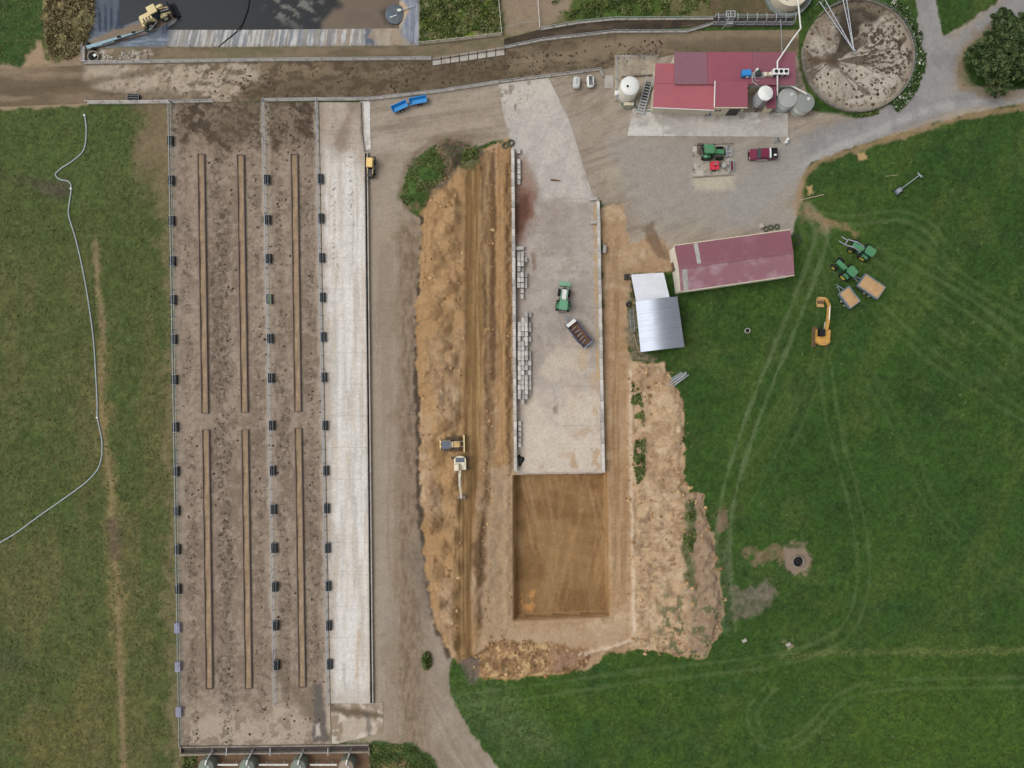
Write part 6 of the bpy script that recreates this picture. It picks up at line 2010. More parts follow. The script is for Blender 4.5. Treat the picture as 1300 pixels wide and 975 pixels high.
# ------------------------------------------------------------------ vehicles (local +x is forward)
def heading(dx, dy):
    return math.atan2(-dy, dx)
def wheel(parent, x, y, r, w, rim, z=None, name='wheel', lugs=True):
    z = r if z is None else z
    o = bpy.data.objects.new(name, None); COL.objects.link(o); o.parent = parent; o.location = (x, y, z)
    t = MB().lathe([(r * .55, -w * .42), (r * .8, -w * .5), (r * .96, -w * .42), (r, -w * .2), (r, w * .2), (r * .96, w * .42), (r * .8, w * .5), (r * .55, w * .42)], axis='y', seg=22)
    if lugs:
        for k in range(14):
            a = k * math.pi / 7
            for s in (-1, 1):
                t.box((math.cos(a) * r, s * w * .22, math.sin(a) * r), (.06, w * .42, r * .12), 0, (1, 1), 0, -a)
    t.build('tyre', BLACK, o, True)
    MB().lathe([(0, -w * .30), (r * .2, -w * .30), (r * .3, -w * .2), (r * .54, -w * .36), (r * .58, -w * .40), (r * .58, w * .40), (r * .54, w * .36), (r * .3, w * .2), (r * .2, w * .30), (0, w * .30)], axis='y', seg=20).build('rim', rim, o, True)
    return o

def tractor(ref, head, label, hood=GREEN, loader=None, z=0.0, rim=YEL, sc=1.0, roofm=GREEN):
    """ref: photo pixel of the cab roof"""
    v = P(ref[0], ref[1], z + 2.72 * sc)
    t = thing('tractor', label, 'tractor', (v.x, v.y, z), head, 'green tractors on the farm')
    t.scale = (sc, sc, sc)
    B = lambda: MB()
    B().profile([(-0.6, .75), (2.55, .7), (2.55, 1.0), (-0.6, 1.05)], -.28, .28).build('chassis', IRON, t)
    B().profile([(0.75, 1.0), (2.75, 1.0), (2.85, 1.25), (2.7, 1.55), (0.75, 1.72)], -.36, .36).build('hood', hood, t)
    B().profile([(2.72, .98), (2.9, 1.0), (2.95, 1.25), (2.8, 1.5)], -.34, .34).build('grille', FAN, t)
    c = B()
    for x, y in ((-.62, -.62), (-.62, .62), (.72, -.62), (.72, .62)):
        c.bar((x, y, 1.05), (x * .9, y * .92, 2.62), .08)
    cab = c.build('cab', GREEN_D, t)
    B().box((0.03, 0, 1.85), (1.28, 1.2, 1.5), taper=(.9, .92)).build('glass', GLASS, cab)
    B().prism([(-.83, -.5), (-.62, -.71), (.6, -.71), (.86, -.42), (.86, .42), (.6, .71), (-.62, .71), (-.83, .5)], 2.63, 2.72).prism([(-.66, -.4), (-.5, -.55), (.48, -.55), (.68, -.32), (.68, .32), (.48, .55), (-.5, .55), (-.66, .4)], 2.72, 2.79).build('roof', roofm, cab)
    B().box((0.0, 0, 2.60), (1.46, 1.26, .055)).build('roof_rim', GREEN_D, cab)
    for s in (-1, 1):
        B().profile([(-.75, 1.15), (-.55, 1.62), (-.1, 1.78), (.45, 1.66), (.55, 1.2)], s * .62, s * 1.12).build('mudguard', hood if hood is GREEN else GREEN, t)
        B().box((.95, s * .58, .62), (.7, .3, .5)).build('step', GREEN_D, t)
        B().bar((.72, s * .6, 2.2), (.85, s * .98, 2.2), .04).box((.86, s * 1.0, 2.1), (.05, .2, .34)).build('mirror', FAN, t)
        wheel(t, 0.0, s * .93, .86, .5, rim)
        wheel(t, 2.25, s * .85, .62, .4, rim)
    B().cyl((1.0, .42, 1.5), (1.0, .42, 2.55), .055, seg=8).build('exhaust', IRON, t)
    B().bar((-.6, -.35, .75), (-1.15, -.4, .55), .08).bar((-.6, .35, .75), (-1.15, .4, .55), .08).bar((-1.1, -.42, .56), (-1.1, .42, .56), .07).build('hitch', IRON, t)
    if loader:
        l = B()
        for s in (-1, 1):
            l.bar((.95, s * .52, 1.5), (2.3, s * .52, 1.65), .13, .2).bar((2.3, s * .52, 1.65), (3.55, s * .52, .55), .13, .18)
            l.bar((1.0, s * .52, .8), (1.0, s * .52, 1.55), .14)
        l.bar((2.6, -.52, 1.35), (2.6, .52, 1.35), .12)
        l.build('loader_arms', loader, t)
        if loader is GREEN_P:
            B().profile([(3.45, .1), (4.2, .08), (4.22, .16), (3.62, .24), (3.55, .95), (3.42, .95)], -.95, .95).build('bucket', GREEN_P, t)
        else:
            f = B().box((3.6, 0, .6), (.1, 1.2, .5)); f.build('fork_frame', GALV, t)
            for s in (-.42, .42):
                B().bar((3.6, s, .34), (4.7, s, .30), .13, .06).build('fork_tine', GALV, t)
    return t
tractor((715.5, 387), heading(3, -27), 'green tractor with white bonnet and front bucket on the bunker floor', WHITE, GREEN_P, Z_BUNK, GREEN_D, 1.0, mat('dulled_green', (104, 160, 126), .5, 0, .1, 1.5, grime=(120, 140, 110), gamt=.4))
tractor((1105.5, 319), heading(-20, -13), 'green tractor with empty loader forks parked on the grass', GREEN, GALV, 0.0)
tractor((1082.5, 344.5), heading(-15, -15), 'green tractor hitched to the larger sand trailer on the grass', GREEN, None, 0.0)
tractor((901, 189), heading(1, 0.02), 'green tractor parked in the concrete bay above the red implement', GREEN, None, 0.055, GREEN_D)

def trailer(ref, dirv, L_, W2, label, sides, load, z=0.0, h=0.75, floor=0.85, tip=None, front=None, gate=None, levels=0.8):
    v = P(ref[0], ref[1], z + floor + h)
    t = thing('tipping_trailer', label, 'trailer', (v.x, v.y, z), heading(*dirv), 'tipping trailers')
    MB().box((0, 0, floor - .06), (L_, W2 - .1, .12)).build('bed', IRON, t)
    for s in (-1, 1):
        sd = MB().box((0, s * (W2 / 2 - .05), floor + h / 2), (L_, .1, h)).build('side', sides, t)
        for k in range(5):
            MB().box((-L_ / 2 + L_ * (k + .5) / 5, s * (W2 / 2 + .03), floor + h / 2), (.09, .055, h)).build('rib', sides, sd)
    MB().box((L_ / 2 - (.05 if front is None else .28), 0, floor + h / 2), (.1 if front is None else .55, W2 - .204, h)).build('headboard', front or sides, t)
    MB().box((-L_ / 2 + .05, 0, floor + h / 2), (.1, W2 - .204, h)).build('tailgate', gate or sides, t)
    if load is SAND:
        nx_, ny_ = 12, 8; vs = []; fs = []; rr = random.Random(int(ref[0]))
        for i in range(nx_ + 1):
            for j in range(ny_ + 1):
                u = i / nx_ - .5; w = j / ny_ - .5
                vs.append((u * (L_ - .22), w * (W2 - .22), floor + h * levels + .16 * (1 - 4 * w * w) * (1 - 3 * u * u) + rr.uniform(-.03, .03)))
        for i in range(nx_):
            for j in range(ny_):
                a = i * (ny_ + 1) + j
                fs.append((a, a + ny_ + 1, a + ny_ + 2, a + 1))
        MB()._add(vs, fs).build('sand', SAND, t, True)
    elif load is not None:
        MB().box((-.1, 0, floor + .03), (L_ - .25, W2 - .22, .06)).build('rusty_floor', RUST, t)
        rr = random.Random(2)
        for k in range(9):
            MB().box((-L_ * .32 + k * L_ * .07, rr.uniform(-.25, .25), floor + .12), (.08, W2 * .5, .12), rr.uniform(-.3, .3)).build('slat', IRON if k % 2 else GALV, t)
    for s in (-1, 1):
        for x in (-.45, .45):
            wheel(t, -L_ * .1 + x, s * (W2 / 2 - .1), .42, .3, RIMW, lugs=False)
    MB().bar((L_ / 2 - .05, -.4, floor - .15), (L_ / 2 + 1.1, 0, .55), .12).bar((L_ / 2 - .05, .4, floor - .15), (L_ / 2 + 1.1, 0, .55), .12).bar((L_ / 2 + 1.0, 0, .55), (L_ / 2 + 1.35, 0, .52), .1).build('drawbar', SLATE, t)
    MB().cyl((L_ / 2 + .8, .2, -.02), (L_ / 2 + .8, .2, .8), .05, seg=8).build('jack', GALV, t)
    return t
trailer((1107, 363.5), (-25, -17), 4.05, 2.45, 'larger slate-blue tipping trailer heaped with sand, hitched behind tractor', SLATE, SAND)
trailer((1079, 377.5), (-16, -21), 3.15, 2.1, 'smaller slate-blue tipping trailer of sand, standing unhitched', SLATE, SAND)
trailer((735.5, 423), (-25, -31), 4.9, 1.95, 'empty navy tipping trailer with rusty floor behind the bunker tractor', NAVY, RUST, Z_BUNK, .8, .8, None, WHITE, mat('gate_blue', (128, 150, 190), .5))

def excavator(body, head, label, paint, reach, cabm, bucketm, z, cabside=1, boom_off=0.0, sc=1.0, flip=False, tracks=TRACKM, trk_rot=0.0, roofm=None):
    v = P(body[0], body[1], z + 1.6 * sc)
    t = thing('excavator', label, 'excavator', (v.x, v.y, z), head)
    t.scale = (sc, sc, sc)
    for s in (-1, 1):
        c, sn = math.cos(trk_rot), math.sin(trk_rot)
        tr = MB().profile([(-1.75, .25), (-1.5, .02), (1.5, .02), (1.75, .25), (1.75, .5), (1.5, .75), (-1.5, .75), (-1.75, .5)], s * 1.05 - .24, s * 1.05 + .24)
        to = tr.build('track', tracks, t); to.rotation_euler = (0, 0, trk_rot)
        for k in range(16):
            MB().box((-1.6 + k * .215, s * 1.05, .77), (.1, .5, .05)).build('track_shoe', IRON, to)
    MB().box((0, 0, .6), (1.3, 1.7, .5)).build('undercarriage', IRON, t)
    # house with rounded counterweight
    pts = [(1.15, -1.1), (1.15, 1.1)]
    for k in range(9):
        a = math.pi / 2 + math.pi * k / 8
        pts.append((-.75 + .75 * math.cos(a), 1.12 * math.sin(a)))
    MB().prism(pts, .92, 1.62).build('house', paint, t)
    MB().box((-.75, 0, 1.72), (.9, 1.7, .22), taper=(.85, .9)).build('engine_cover', paint if roofm is None else roofm, t)
    MB().box((.0, -cabside * .55, 1.7), (.7, .7, .18), taper=(.9, .9)).build('fuel_tank', paint, t)
    cab = MB().box((.55, cabside * .62, 1.95), (1.3, .9, 1.4), taper=(.9, .9)).build('cab', cabm, t)
    MB().box((.52, cabside * .62, 2.68), (1.16, .82, .06)).build('roof', cabm if roofm is None else paint, cab)
    y = boom_off
    e, kx, ez, kz = reach           # tip distance, knuckle distance, tip height, knuckle height
    MB().bar((1.0, y, 1.5), (kx * .5, y, kz * .95), .46, .55).build('boom', paint, t)
    MB().bar((kx * .5 - .1, y, kz * .95), (kx, y, kz), .42, .5).build('boom_tip', paint, t)
    MB().bar((kx + .05, y, kz + .15), (e, y, ez), .36, .42).build('stick', paint, t)
    MB().cyl((1.2, y + .24, 1.3), (kx * .5, y + .24, kz * .75), .07, seg=8).cyl((1.2, y - .24, 1.3), (kx * .5, y - .24, kz * .75), .07, seg=8).cyl((kx * .55, y, kz + .38), (kx + .2, y, kz + .34), .07, seg=8).build('ram', STEEL, t)
    w = 1.5 if not flip else 1.2
    if flip:
        b = MB().profile([(e - .05, ez + .1), (e + .35, ez - .1), (e + .3, ez - .75), (e - .6, ez - .95), (e - 1.3, ez - .55), (e - 1.25, ez - .42), (e - .6, ez - .72), (e + .12, ez - .6), (e + .1, ez - .15)], y - .3 + .95 * cabside - w / 2, y - .3 + .95 * cabside + w / 2)
        b.build('bucket', bucketm, t)
        MB().box((e - .5, y - .3 + .95 * cabside, ez - .70), (1.0, w - .1, .1)).build('bucket_soil', RUST, t)
        MB().bar((e, y, ez), (e, y - .3 + .5 * cabside, ez - .1), .3).build('tilt_link', paint, t)
    else:
        MB().profile([(e - .25, ez + .1), (e + .2, ez + .05), (e + .42, ez - .35), (e + .3, ez - .72), (e - .3, ez - .78), (e - .34, ez - .70), (e + .2, ez - .62), (e + .28, ez - .35), (e + .1, ez - .05)], y - w / 2, y + w / 2).build('bucket', bucketm, t)
    return t
excavator((1045.5, 427), heading(0.06, -1), 'orange-yellow tracked excavator parked on the grass with arm stretched out', ORANGE, (6.3, 4.9, .95, 2.2), FAN, mat('bucket_tan', (206, 168, 112), .6, 0, .15, 2, grime=(120, 84, 50), gamt=.6), 0.0, 1, -.35, 1.0, True)
zx = gz(588, 592)
excavator((584, 589), heading(0.03, 1), 'cream tracked excavator digging in the tan earth with arm down', IVORY, (6.4, 3.8, .85, 3.3), IVORY, mat('bucket_grey', (140, 124, 112), .6, .1, .15, 2, grime=(110, 90, 70), gamt=.5), zx - .05, -1, .0, .88, False, trk_rot=1.57, roofm=CABBLUE)

def bulldozer():
    z = gz(574, 565) - .03
    v = P(573, 564, z + 1.3)
    t = thing('bulldozer', 'cream bulldozer with blue-grey cab roof and wide blade', 'bulldozer', (v.x, v.y, z), heading(1, -.02))
    for s in (-1, 1):
        tr = MB().profile([(-1.6, .3), (-1.35, .02), (1.2, .02), (1.5, .3), (1.5, .5), (1.2, .8), (-1.35, .8), (-1.6, .5)], s * .92 - .26, s * .92 + .26).build('track', TRACKM, t)
        for k in range(13):
            MB().box((-1.3 + k * .21, s * .92, .82), (.09, .54, .06)).build('track_shoe', IRON, tr)
        MB().bar((-.2, s * 1.28, .55), (2.0, s * 1.25, .45), .14, .2).build('push_arm', TRACKM, t)
    MB().box((0, 0, .75), (2.9, 1.25, .6)).build('chassis', IRON, t)
    MB().profile([(.3, .9), (1.45, .9), (1.5, 1.3), (1.3, 1.55), (.3, 1.65)], -.5, .5).build('engine_cover', mat('sandy_cover', (214, 178, 124), .5, 0, .1, 2), t)
    cab = MB().box((-.75, 0, 1.6), (1.35, 1.3, 1.4), taper=(.9, .9)).build('cab', BEIGE, t)
    MB().box((-.78, 0, 2.34), (1.32, 1.28, .1)).build('roof', CABBLUE, cab)
    MB().box((.1, 0, 1.72), (.45, .9, .3)).build('cowl', IVORY, t)
    MB().cyl((1.0, .3, 1.4), (1.0, .3, 2.0), .06, seg=8).build('exhaust', IRON, t)
    MB().profile([(2.0, .05), (2.15, .0), (2.05, .3), (2.05, .7), (2.2, 1.05), (2.08, 1.05), (1.93, .7), (1.93, .3)], -1.4, 1.4).build('blade', BEIGE, t)
    for s in (-.4, .4): MB().cyl((1.2, s, 1.1), (2.0, s, .75), .07, seg=8).build('ram', STEEL, t)
    MB().bar((-1.9, -1.1, .7), (-1.9, 1.1, .7), .18).bar((-1.5, -.4, .7), (-1.9, -.4, .7), .15).bar((-1.5, .4, .7), (-1.9, .4, .7), .15).build('ripper', BEIGE, t)
    MB().box((-1.95, -.9, .5), (.15, .15, .7)).box((-1.95, .9, .5), (.15, .15, .7)).build('ripper_tine', IRON, t)
bulldozer()

def wheel_loader():
    z = gz(196, 22)
    c = P(192, 21, 1.3)
    t = thing('wheel_loader', 'cream-yellow wheel loader with black bucket on the pond ramp', 'wheel loader', (c.x - .3, c.y + .9, z), heading(30, -15))
    MB().box((-1.1, 0, 1.35), (2.3, 1.45, 1.0), taper=(.92, .85)).build('engine_cover', BEIGE, t)
    for x in (-1.7, -1.2, -.7): MB().box((x, -.35, 1.87), (.25, .5, .04)).build('vent', IRON, t)
    MB().box((-2.3, 0, .95), (.35, 1.7, .6)).build('counterweight', BEIGE, t)
    MB().box((0.1, 0, .8), (3.6, .9, .5)).build('chassis', IRON, t)
    cab = MB().box((.45, 0, 2.0), (1.35, 1.3, 1.6), taper=(.9, .9)).build('cab', GLASS, t)
    MB().box((.45, 0, 2.88), (1.55, 1.45, .16), taper=(.95, .95)).build('roof', BEIGE, cab)
    for x, y in ((-.15, -.6), (-.15, .6), (1.05, -.6), (1.05, .6)):
        MB().bar((x, y, 1.2), (.45 + (x - .45) * .9, y * .9, 2.82), .08).build('pillar', BEIGE, cab)
    for s in (-1, 1):
        wheel(t, -1.3, s * .85, .72, .5, RIMW); wheel(t, 1.5, s * .85, .72, .5, RIMW)
        MB().bar((1.2, s * .5, 1.5), (2.7, s * .5, .8), .16, .24).build('lift_arm', BEIGE, t)
        MB().profile([(.9, 1.3), (1.1, 1.62), (1.9, 1.62), (2.15, 1.3)], s * .65, s * 1.1).build('mudguard', BEIGE, t)
    MB().cyl((1.3, 0, 1.5), (2.6, 0, 1.1), .09, seg=8).build('ram', STEEL, t)
    MB().profile([(2.75, .05), (3.75, .02), (3.78, .12), (2.98, .22), (2.9, .75), (3.15, 1.15), (3.0, 1.2), (2.7, .8)], -1.25, 1.25).build('bucket', FAN, t)
wheel_loader()

def yellow_loader():
    v = P(467, 208, 1.9)
    t = thing('skid_loader', 'small yellow loader with dark rear engine beside the feed lane drain', 'loader', (v.x + .25, v.y - .1, 0), heading(0.02, -1))
    MB().box((.35, 0, 1.35), (1.5, .95, 1.1), taper=(.92, .9)).build('cab', GLASS, t)
    MB().box((.35, 0, 1.96), (1.62, 1.1, .14), taper=(.9, .9)).build('roof', mat('roof_yellow', (238, 200, 120), .45, 0, .06, 2), t)
    MB().box((-1.2, 0, .85), (1.4, .95, .7), taper=(.9, .85)).build('engine', IRON, t)
    MB().box((0, 0, .5), (2.6, .8, .4)).build('chassis', IRON, t)
    for s in (-1, 1):
        for x in (-.9, .9): wheel(t, x, s * .6, .4, .3, RIMW)
        MB().bar((-1.4, s * .45, 1.3), (1.3, s * .5, .7), .1, .16).build('lift_arm', BEIGE, t)
    MB().cyl((-1.0, .2, 1.1), (-1.0, .2, 1.6), .05, seg=8).build('exhaust', IRON, t)
    MB().profile([(1.3, .05), (1.9, .04), (1.9, .1), (1.45, .2), (1.4, .7), (1.3, .7)], -.65, .65).build('bucket', IRON, t)
yellow_loader()

def blue_wagon(a, b, label, w=1.15):
    A = P(*a, 1.0); B = P(*b, 1.0); d = B - A; L_ = d.length
    t = thing('feed_wagon', label, 'wagon', ((A.x + B.x) / 2, (A.y + B.y) / 2, 0), math.atan2(d.y, d.x), 'blue feed wagons')
    h0, h1 = .45, 1.0
    for s in (-1, 1):
        vs = [(-L_ / 2, s * w * .3, h0), (L_ / 2, s * w * .3, h0), (L_ / 2, s * w / 2, h1), (-L_ / 2, s * w / 2, h1)]
        vs += [(x, y - s * .06, z) for x, y, z in vs]
        MB()._add(vs, [(0, 1, 2, 3), (7, 6, 5, 4), (0, 4, 5, 1), (1, 5, 6, 2), (2, 6, 7, 3), (3, 7, 4, 0)]).build('side', BLUE, t)
        MB().bar((-L_ / 2, s * w / 2, h1), (L_ / 2, s * w / 2, h1), .09).build('rim', BLUE, t)
    MB().box((0, 0, h0 - .02), (L_, w * .6, .06)).build('floor', BLUE_IN, t)
    for s in (-1, 1):
        MB().box((s * (L_ / 2 - .02), 0, .73), (.06, w * .86, .56)).build('end_panel', BLUE, t)
    MB().box((0, 0, .30), (L_ * .8, .3, .14)).build('frame', IRON, t)
    for s in (-1, 1): wheel(t, .1, s * (w / 2 + .06), .34, .22, RIMW, lugs=False)
    MB().bar((L_ / 2, 0, .4), (L_ / 2 + .35, 0, .4), .1).build('coupling', IRON, t)
blue_wagon((497.5, 139), (516.5, 130.5), 'bright blue feed wagon with dark end, further from the bunker approach')
blue_wagon((519.5, 129), (541.5, 124.8), 'bright blue feed wagon nearer the bunker approach, tight to the lane fence')

def pickup():
    v = P(970, 194.5, 1.3)
    t = thing('pickup_truck', 'maroon pickup truck with dark load tray on the gravel yard', 'pickup', (v.x, v.y, 0), heading(-1, 0.03))
    L_, W2 = 4.75, 1.75
    MB().profile([(-2.3, .45), (2.2, .42), (2.32, .6), (2.28, .88), (1.1, 1.02), (-2.3, 1.0)], -W2 / 2, W2 / 2).build('body', MAROON, t)
    MB().profile([(1.1, 1.0), (.6, 1.52), (-.75, 1.55), (-.95, 1.0)], -W2 / 2 + .1, W2 / 2 - .1).build('cabin_glass', GLASS, t)
    MB().box((-.1, 0, 1.56), (1.3, W2 - .32, .06), taper=(.94, .94)).build('roof', MAROON, t)
    MB().profile([(1.15, 1.03), (2.22, .9), (2.2, .95), (1.15, 1.09)], -.72, .72).build('bonnet', MAROON, t)
    MB().box((-1.65, 0, 1.02), (1.15, W2 - .2, .05)).build('tray_floor', FAN, t)
    for s in (-1, 1):
        MB().box((-1.65, s * (W2 / 2 - .05), 1.14), (1.3, .1, .3)).build('tray_side', IRON, t)
        MB().box((2.28, s * .62, .78), (.08, .34, .16)).build('headlight', WHITE, t)
        MB().box((.75, s * (W2 / 2 + .08), 1.12), (.14, .18, .16)).build('mirror', MAROON, t)
        for x in (-1.45, 1.45): wheel(t, x, s * (W2 / 2 - .1), .36, .24, RIMW, lugs=False)
        MB().box((.1, s * (W2 / 2 + .02), .5), (1.8, .1, .06)).build('side_step', WHITE, t)
    MB().box((-1.02, 0, 1.28), (.26, W2 - .15, .5)).build('toolbox', WHITE, t)
    MB().box((-2.28, 0, 1.1), (.08, W2 - .2, .28)).build('tailgate', IRON, t)
    MB().box((-1.9, .3, 1.15), (.4, .3, .25)).build('drum', WHITE, t)
    MB().bar((2.35, -.8, .55), (2.35, .8, .55), .16, .2).build('bumper', FAN, t)
pickup()

def red_implement():
    v = P(908, 210, .9)
    t = thing('red_spreader', 'bright red spreader standing in the concrete bay', 'spreader', (v.x, v.y, .055), .05)
    MB().box((0, 0, .62), (1.2, 1.3, .55), taper=(1.05, 1.05)).build('hopper', REDP, t)
    MB().box((.05, -.1, .91), (.55, .3, .06)).build('panel', mat('wine', (130, 30, 50), .5), t)
    MB().bar((-.2, .3, .95), (.4, .3, .95), .06).bar((-.2, .12, .95), (.35, .12, .95), .06).build('bars', GALV, t)
    MB().box((0, 0, .28), (.9, .9, .3), taper=(1.2, 1.2)).build('base', IRON, t)
    MB().box((-.68, 0, .5), (.14, 1.1, .5)).build('side_plate', REDP, t)
    MB().bar((.5, 0, .4), (1.1, .1, .35), .1).build('drawbar', IRON, t)
    for s in (-1, 1): wheel(t, -.1, s * .68, .3, .2, RIMW, lugs=False)
red_implement()
def bay_kit():
    def rack(px, py, w, h, label, rz=0.0, m_=CONC, n=2):
        v = P(px, py); t = thing('grid_rack', label, 'rack', (v.x, v.y, .055), rz)
        for s in (-1, 1): MB().box((s * w / 2, 0, .2), (.16, h, .4)).build('rail', m_, t)
        for k in range(n): MB().box((0, -h / 2 + h * (k + .5) / n, .17), (w - .17, .14, .3)).build('cross_bar', GALV, t)
    rack(924.5, 193.5, .75, 1.9, 'pale ladder-like steel frame in front of the bay tractor', 0.03, GALV, 3)
    v = P(928, 212); t = thing('rusty_bin', 'narrow rusty steel bin at the bay edge beside the pickup', 'bin', (v.x, v.y, .055), 0.05)
    for s in (-1, 1): MB().box((s * .28, 0, .3), (.08, 1.8, .6)).build('side', GALV, t)
    for s in (-1, 1): MB().box((0, s * .87, .3), (.48, .08, .6)).build('end', GALV, t)
    MB().box((0, 0, .22), (.47, 1.64, .4)).build('contents', mat('maroon_rust', (112, 54, 52), .8, 0, .3, 2), t)
    v = P(918, 211); o = MB().lathe([(0, .0), (.42, 0), (.42, .5), (.36, .56), (0, .58)], seg=20).build('small_drum', TANKG, None, True)
    o.location = (v.x, v.y, .05); tag(o, 'small pale grey drum beside the red spreader', 'drum')
    v = P(888, 190); t = thing('mounted_harrow', 'dark tined harrow behind the bay tractor', 'harrow', (v.x, v.y, .055), 0)
    for x in (-.4, 0, .4): MB().bar((x, -.9, .5), (x, .9, .5), .09).build('beam', IRON, t)
    for y in (-.8, 0, .8): MB().bar((-.5, y, .52), (.5, y, .52), .1).build('brace', RUST, t)
    for i in range(3):
        for j in range(5): MB().bar((-.4 + .4 * i, -.8 + .4 * j, .5), (-.45 + .4 * i, -.8 + .4 * j, -.02), .05).build('tine', GALV, t)
    kerb_wall('sleeper_kerb', [(881, 184.5), (930, 181.5)], 'dark sleeper kerb along the apron side of the bay', .3, .3, .02, CONC_D, 1.8)
    kerb_wall('sleeper_kerb', [(880, 225), (931, 222)], 'broken sleeper kerb along the sandy side of the bay', .2, .22, .02, CONC_D, 1.4)
bay_kit()
def yard_small():
    v = P(986.5, 179)
    t = thing('tripod_stand', 'small triangular steel stand beside the pickup', 'stand', (v.x, v.y, .0))
    pts = [Vector((-.55, -.4, .06)), Vector((.55, -.4, .06)), Vector((0, .6, .06))]
    for i in range(3):
        MB().bar(pts[i], pts[(i + 1) % 3], .09).build('base_bar', GALV, t)
        MB().bar(pts[i], (0, 0, .7), .07).build('leg', IRON, t)
    for i, (px, py) in enumerate(((997, 181.5), (998.5, 178))):
        v = P(px, py)
        t = thing('white_drum', ['white drum with teal cap beside the triangular stand', 'plain white drum behind the teal-capped drum'][i], 'drum', (v.x, v.y, 0), 0, 'white drums by the apron')
        MB().lathe([(0, 0), (.24, 0), (.25, .3), (.24, .6), (0, .62)], seg=18).build('body', WHITE, t, True)
        MB().cyl((.05, 0, .6), (.05, 0, .67), .08, seg=10).build('cap', mat('teal', (60, 150, 160), .5) if i == 0 else WHITE, t)
    # two moulded carts
    for i, (px, py, lab) in enumerate(((731.5, 107, 'plain white moulded cart beside the slatted one'), (749, 105.5, 'white moulded cart with dark slatted top near the lane fence'))):
        v = P(px, py)
        t = thing('moulded_cart', lab, 'cart', (v.x, v.y, 0), -0.06 + i * .12, 'white carts')
        pts = []
        for k in range(20):
            a = 2 * math.pi * k / 20
            pts.append((.64 * math.copysign(abs(math.cos(a)) ** .55, math.cos(a)), 1.02 * math.copysign(abs(math.sin(a)) ** .55, math.sin(a))))
        b = MB(); n = 20
        lv = [(0.25, .9), (.4, 1.0), (.85, .98), (1.05, .82), (1.1, .6)]
        vs = [(x * f, y * f, z) for z, f in lv for x, y in pts]
        fs = [(l * n + k, l * n + (k + 1) % n, (l + 1) * n + (k + 1) % n, (l + 1) * n + k) for l in range(4) for k in range(n)] + [tuple(range(4 * n, 5 * n)), tuple(reversed(range(n)))]
        b._add(vs, fs).build('shell', WHITE if i else mat('dull_white', (196, 196, 192), .6, 0, .1, 2, grime=(150, 148, 142), gamt=.4), t, True)
        if i:
            for k in range(8): MB().box((0, -.68 + k * .19, 1.13), (.62, .13, .06)).build('slat', IRON, t)
        else:
            MB().box((0, .1, 1.11), (.3, .9, .05)).build('ridge', TANKG, t)
        for sx in (-1, 1): wheel(t, sx * .52, 0, .28, .16, RIMW, lugs=False)
        MB().bar((0, .9, .35), (0, 1.3, .2), .06).build('handle', IRON, t)
        MB().bar((0, -.9, .3), (0, -.95, -.02), .05).build('prop', IRON, t)
    # things along the shed front
    for i, (px, py, m_, lab, r, h) in enumerate(((878, 144, STEEL, 'small bright steel can at the shed front', .3, .6), (896, 144.5, IRON, 'dark motor block at the shed front', .35, .5), (901, 145, mat('blue_drum', (70, 120, 190), .5), 'small blue drum at the shed front', .28, .6))):
        v = P(px, py); o = MB().lathe([(0, 0), (r, 0), (r * 1.02, h * .5), (r, h), (r * .5, h + .08), (0, h + .08)], seg=18).build('drum' if i != 1 else 'motor_block', m_, None, True)
        o.location = (v.x, v.y, Z_APR - .01); tag(o, lab, 'drum' if i != 1 else 'motor')
    # irrigator and pole on the pasture
    v = P(1139, 243)
    t = thing('travelling_irrigator', 'small grey wheeled irrigator with long boom on the pasture', 'irrigator', (v.x, v.y, 0), heading(29, -22))
    MB().box((0, 0, .45), (1.1, .8, .4), taper=(.9, .9)).build('body', SLATE, t)
    MB().box((-.1, 0, .7), (.5, .5, .15)).build('gearbox', GALV, t)
    for x, y in ((-.45, -.5), (-.45, .5), (.5, -.5), (.5, .5)): wheel(t, x, y, .3, .16, RIMW, lugs=False)
    MB().cyl((.4, 0, .6), (4.2, 0, .8), .08, seg=8).build('boom', GALV, t)
    MB().bar((4.2, -.5, .8), (4.2, .5, .8), .14).bar((4.5, -.5, .75), (4.0, .5, .85), .1).build('spray_bar', GALV, t)
    MB().bar((3.9, 0, .8), (3.9, .0, -.02), .07).build('prop', GALV, t)
    for i, (a, b, lab) in enumerate((((1124, 224), (1140, 222), 'thin pale stick lying near the irrigator on the grass'), ((1016, 254), (1046, 247), 'long pale board lying on grass at the yard edge'))):
        A = P(*a); B = P(*b)
        o = MB().bar((A.x, A.y, .06), (B.x, B.y, .06), .08 + .06 * i, .12).build('board', WOOD); tag(o, lab, 'board')
    for i, (px, py, lab) in enumerate(((945, 813, 'pale stone in the grass below the spread soil'), (1001, 818, 'flat pale stone in grass near the tyre tracks'))):
        v = P(px, py); o = MB().box((0, 0, .12), (.9, .6, .3), .4, (.6, .7)).build('stone', CONC); o.location = (v.x, v.y, -.02); tag(o, lab, 'stone')
yard_small()
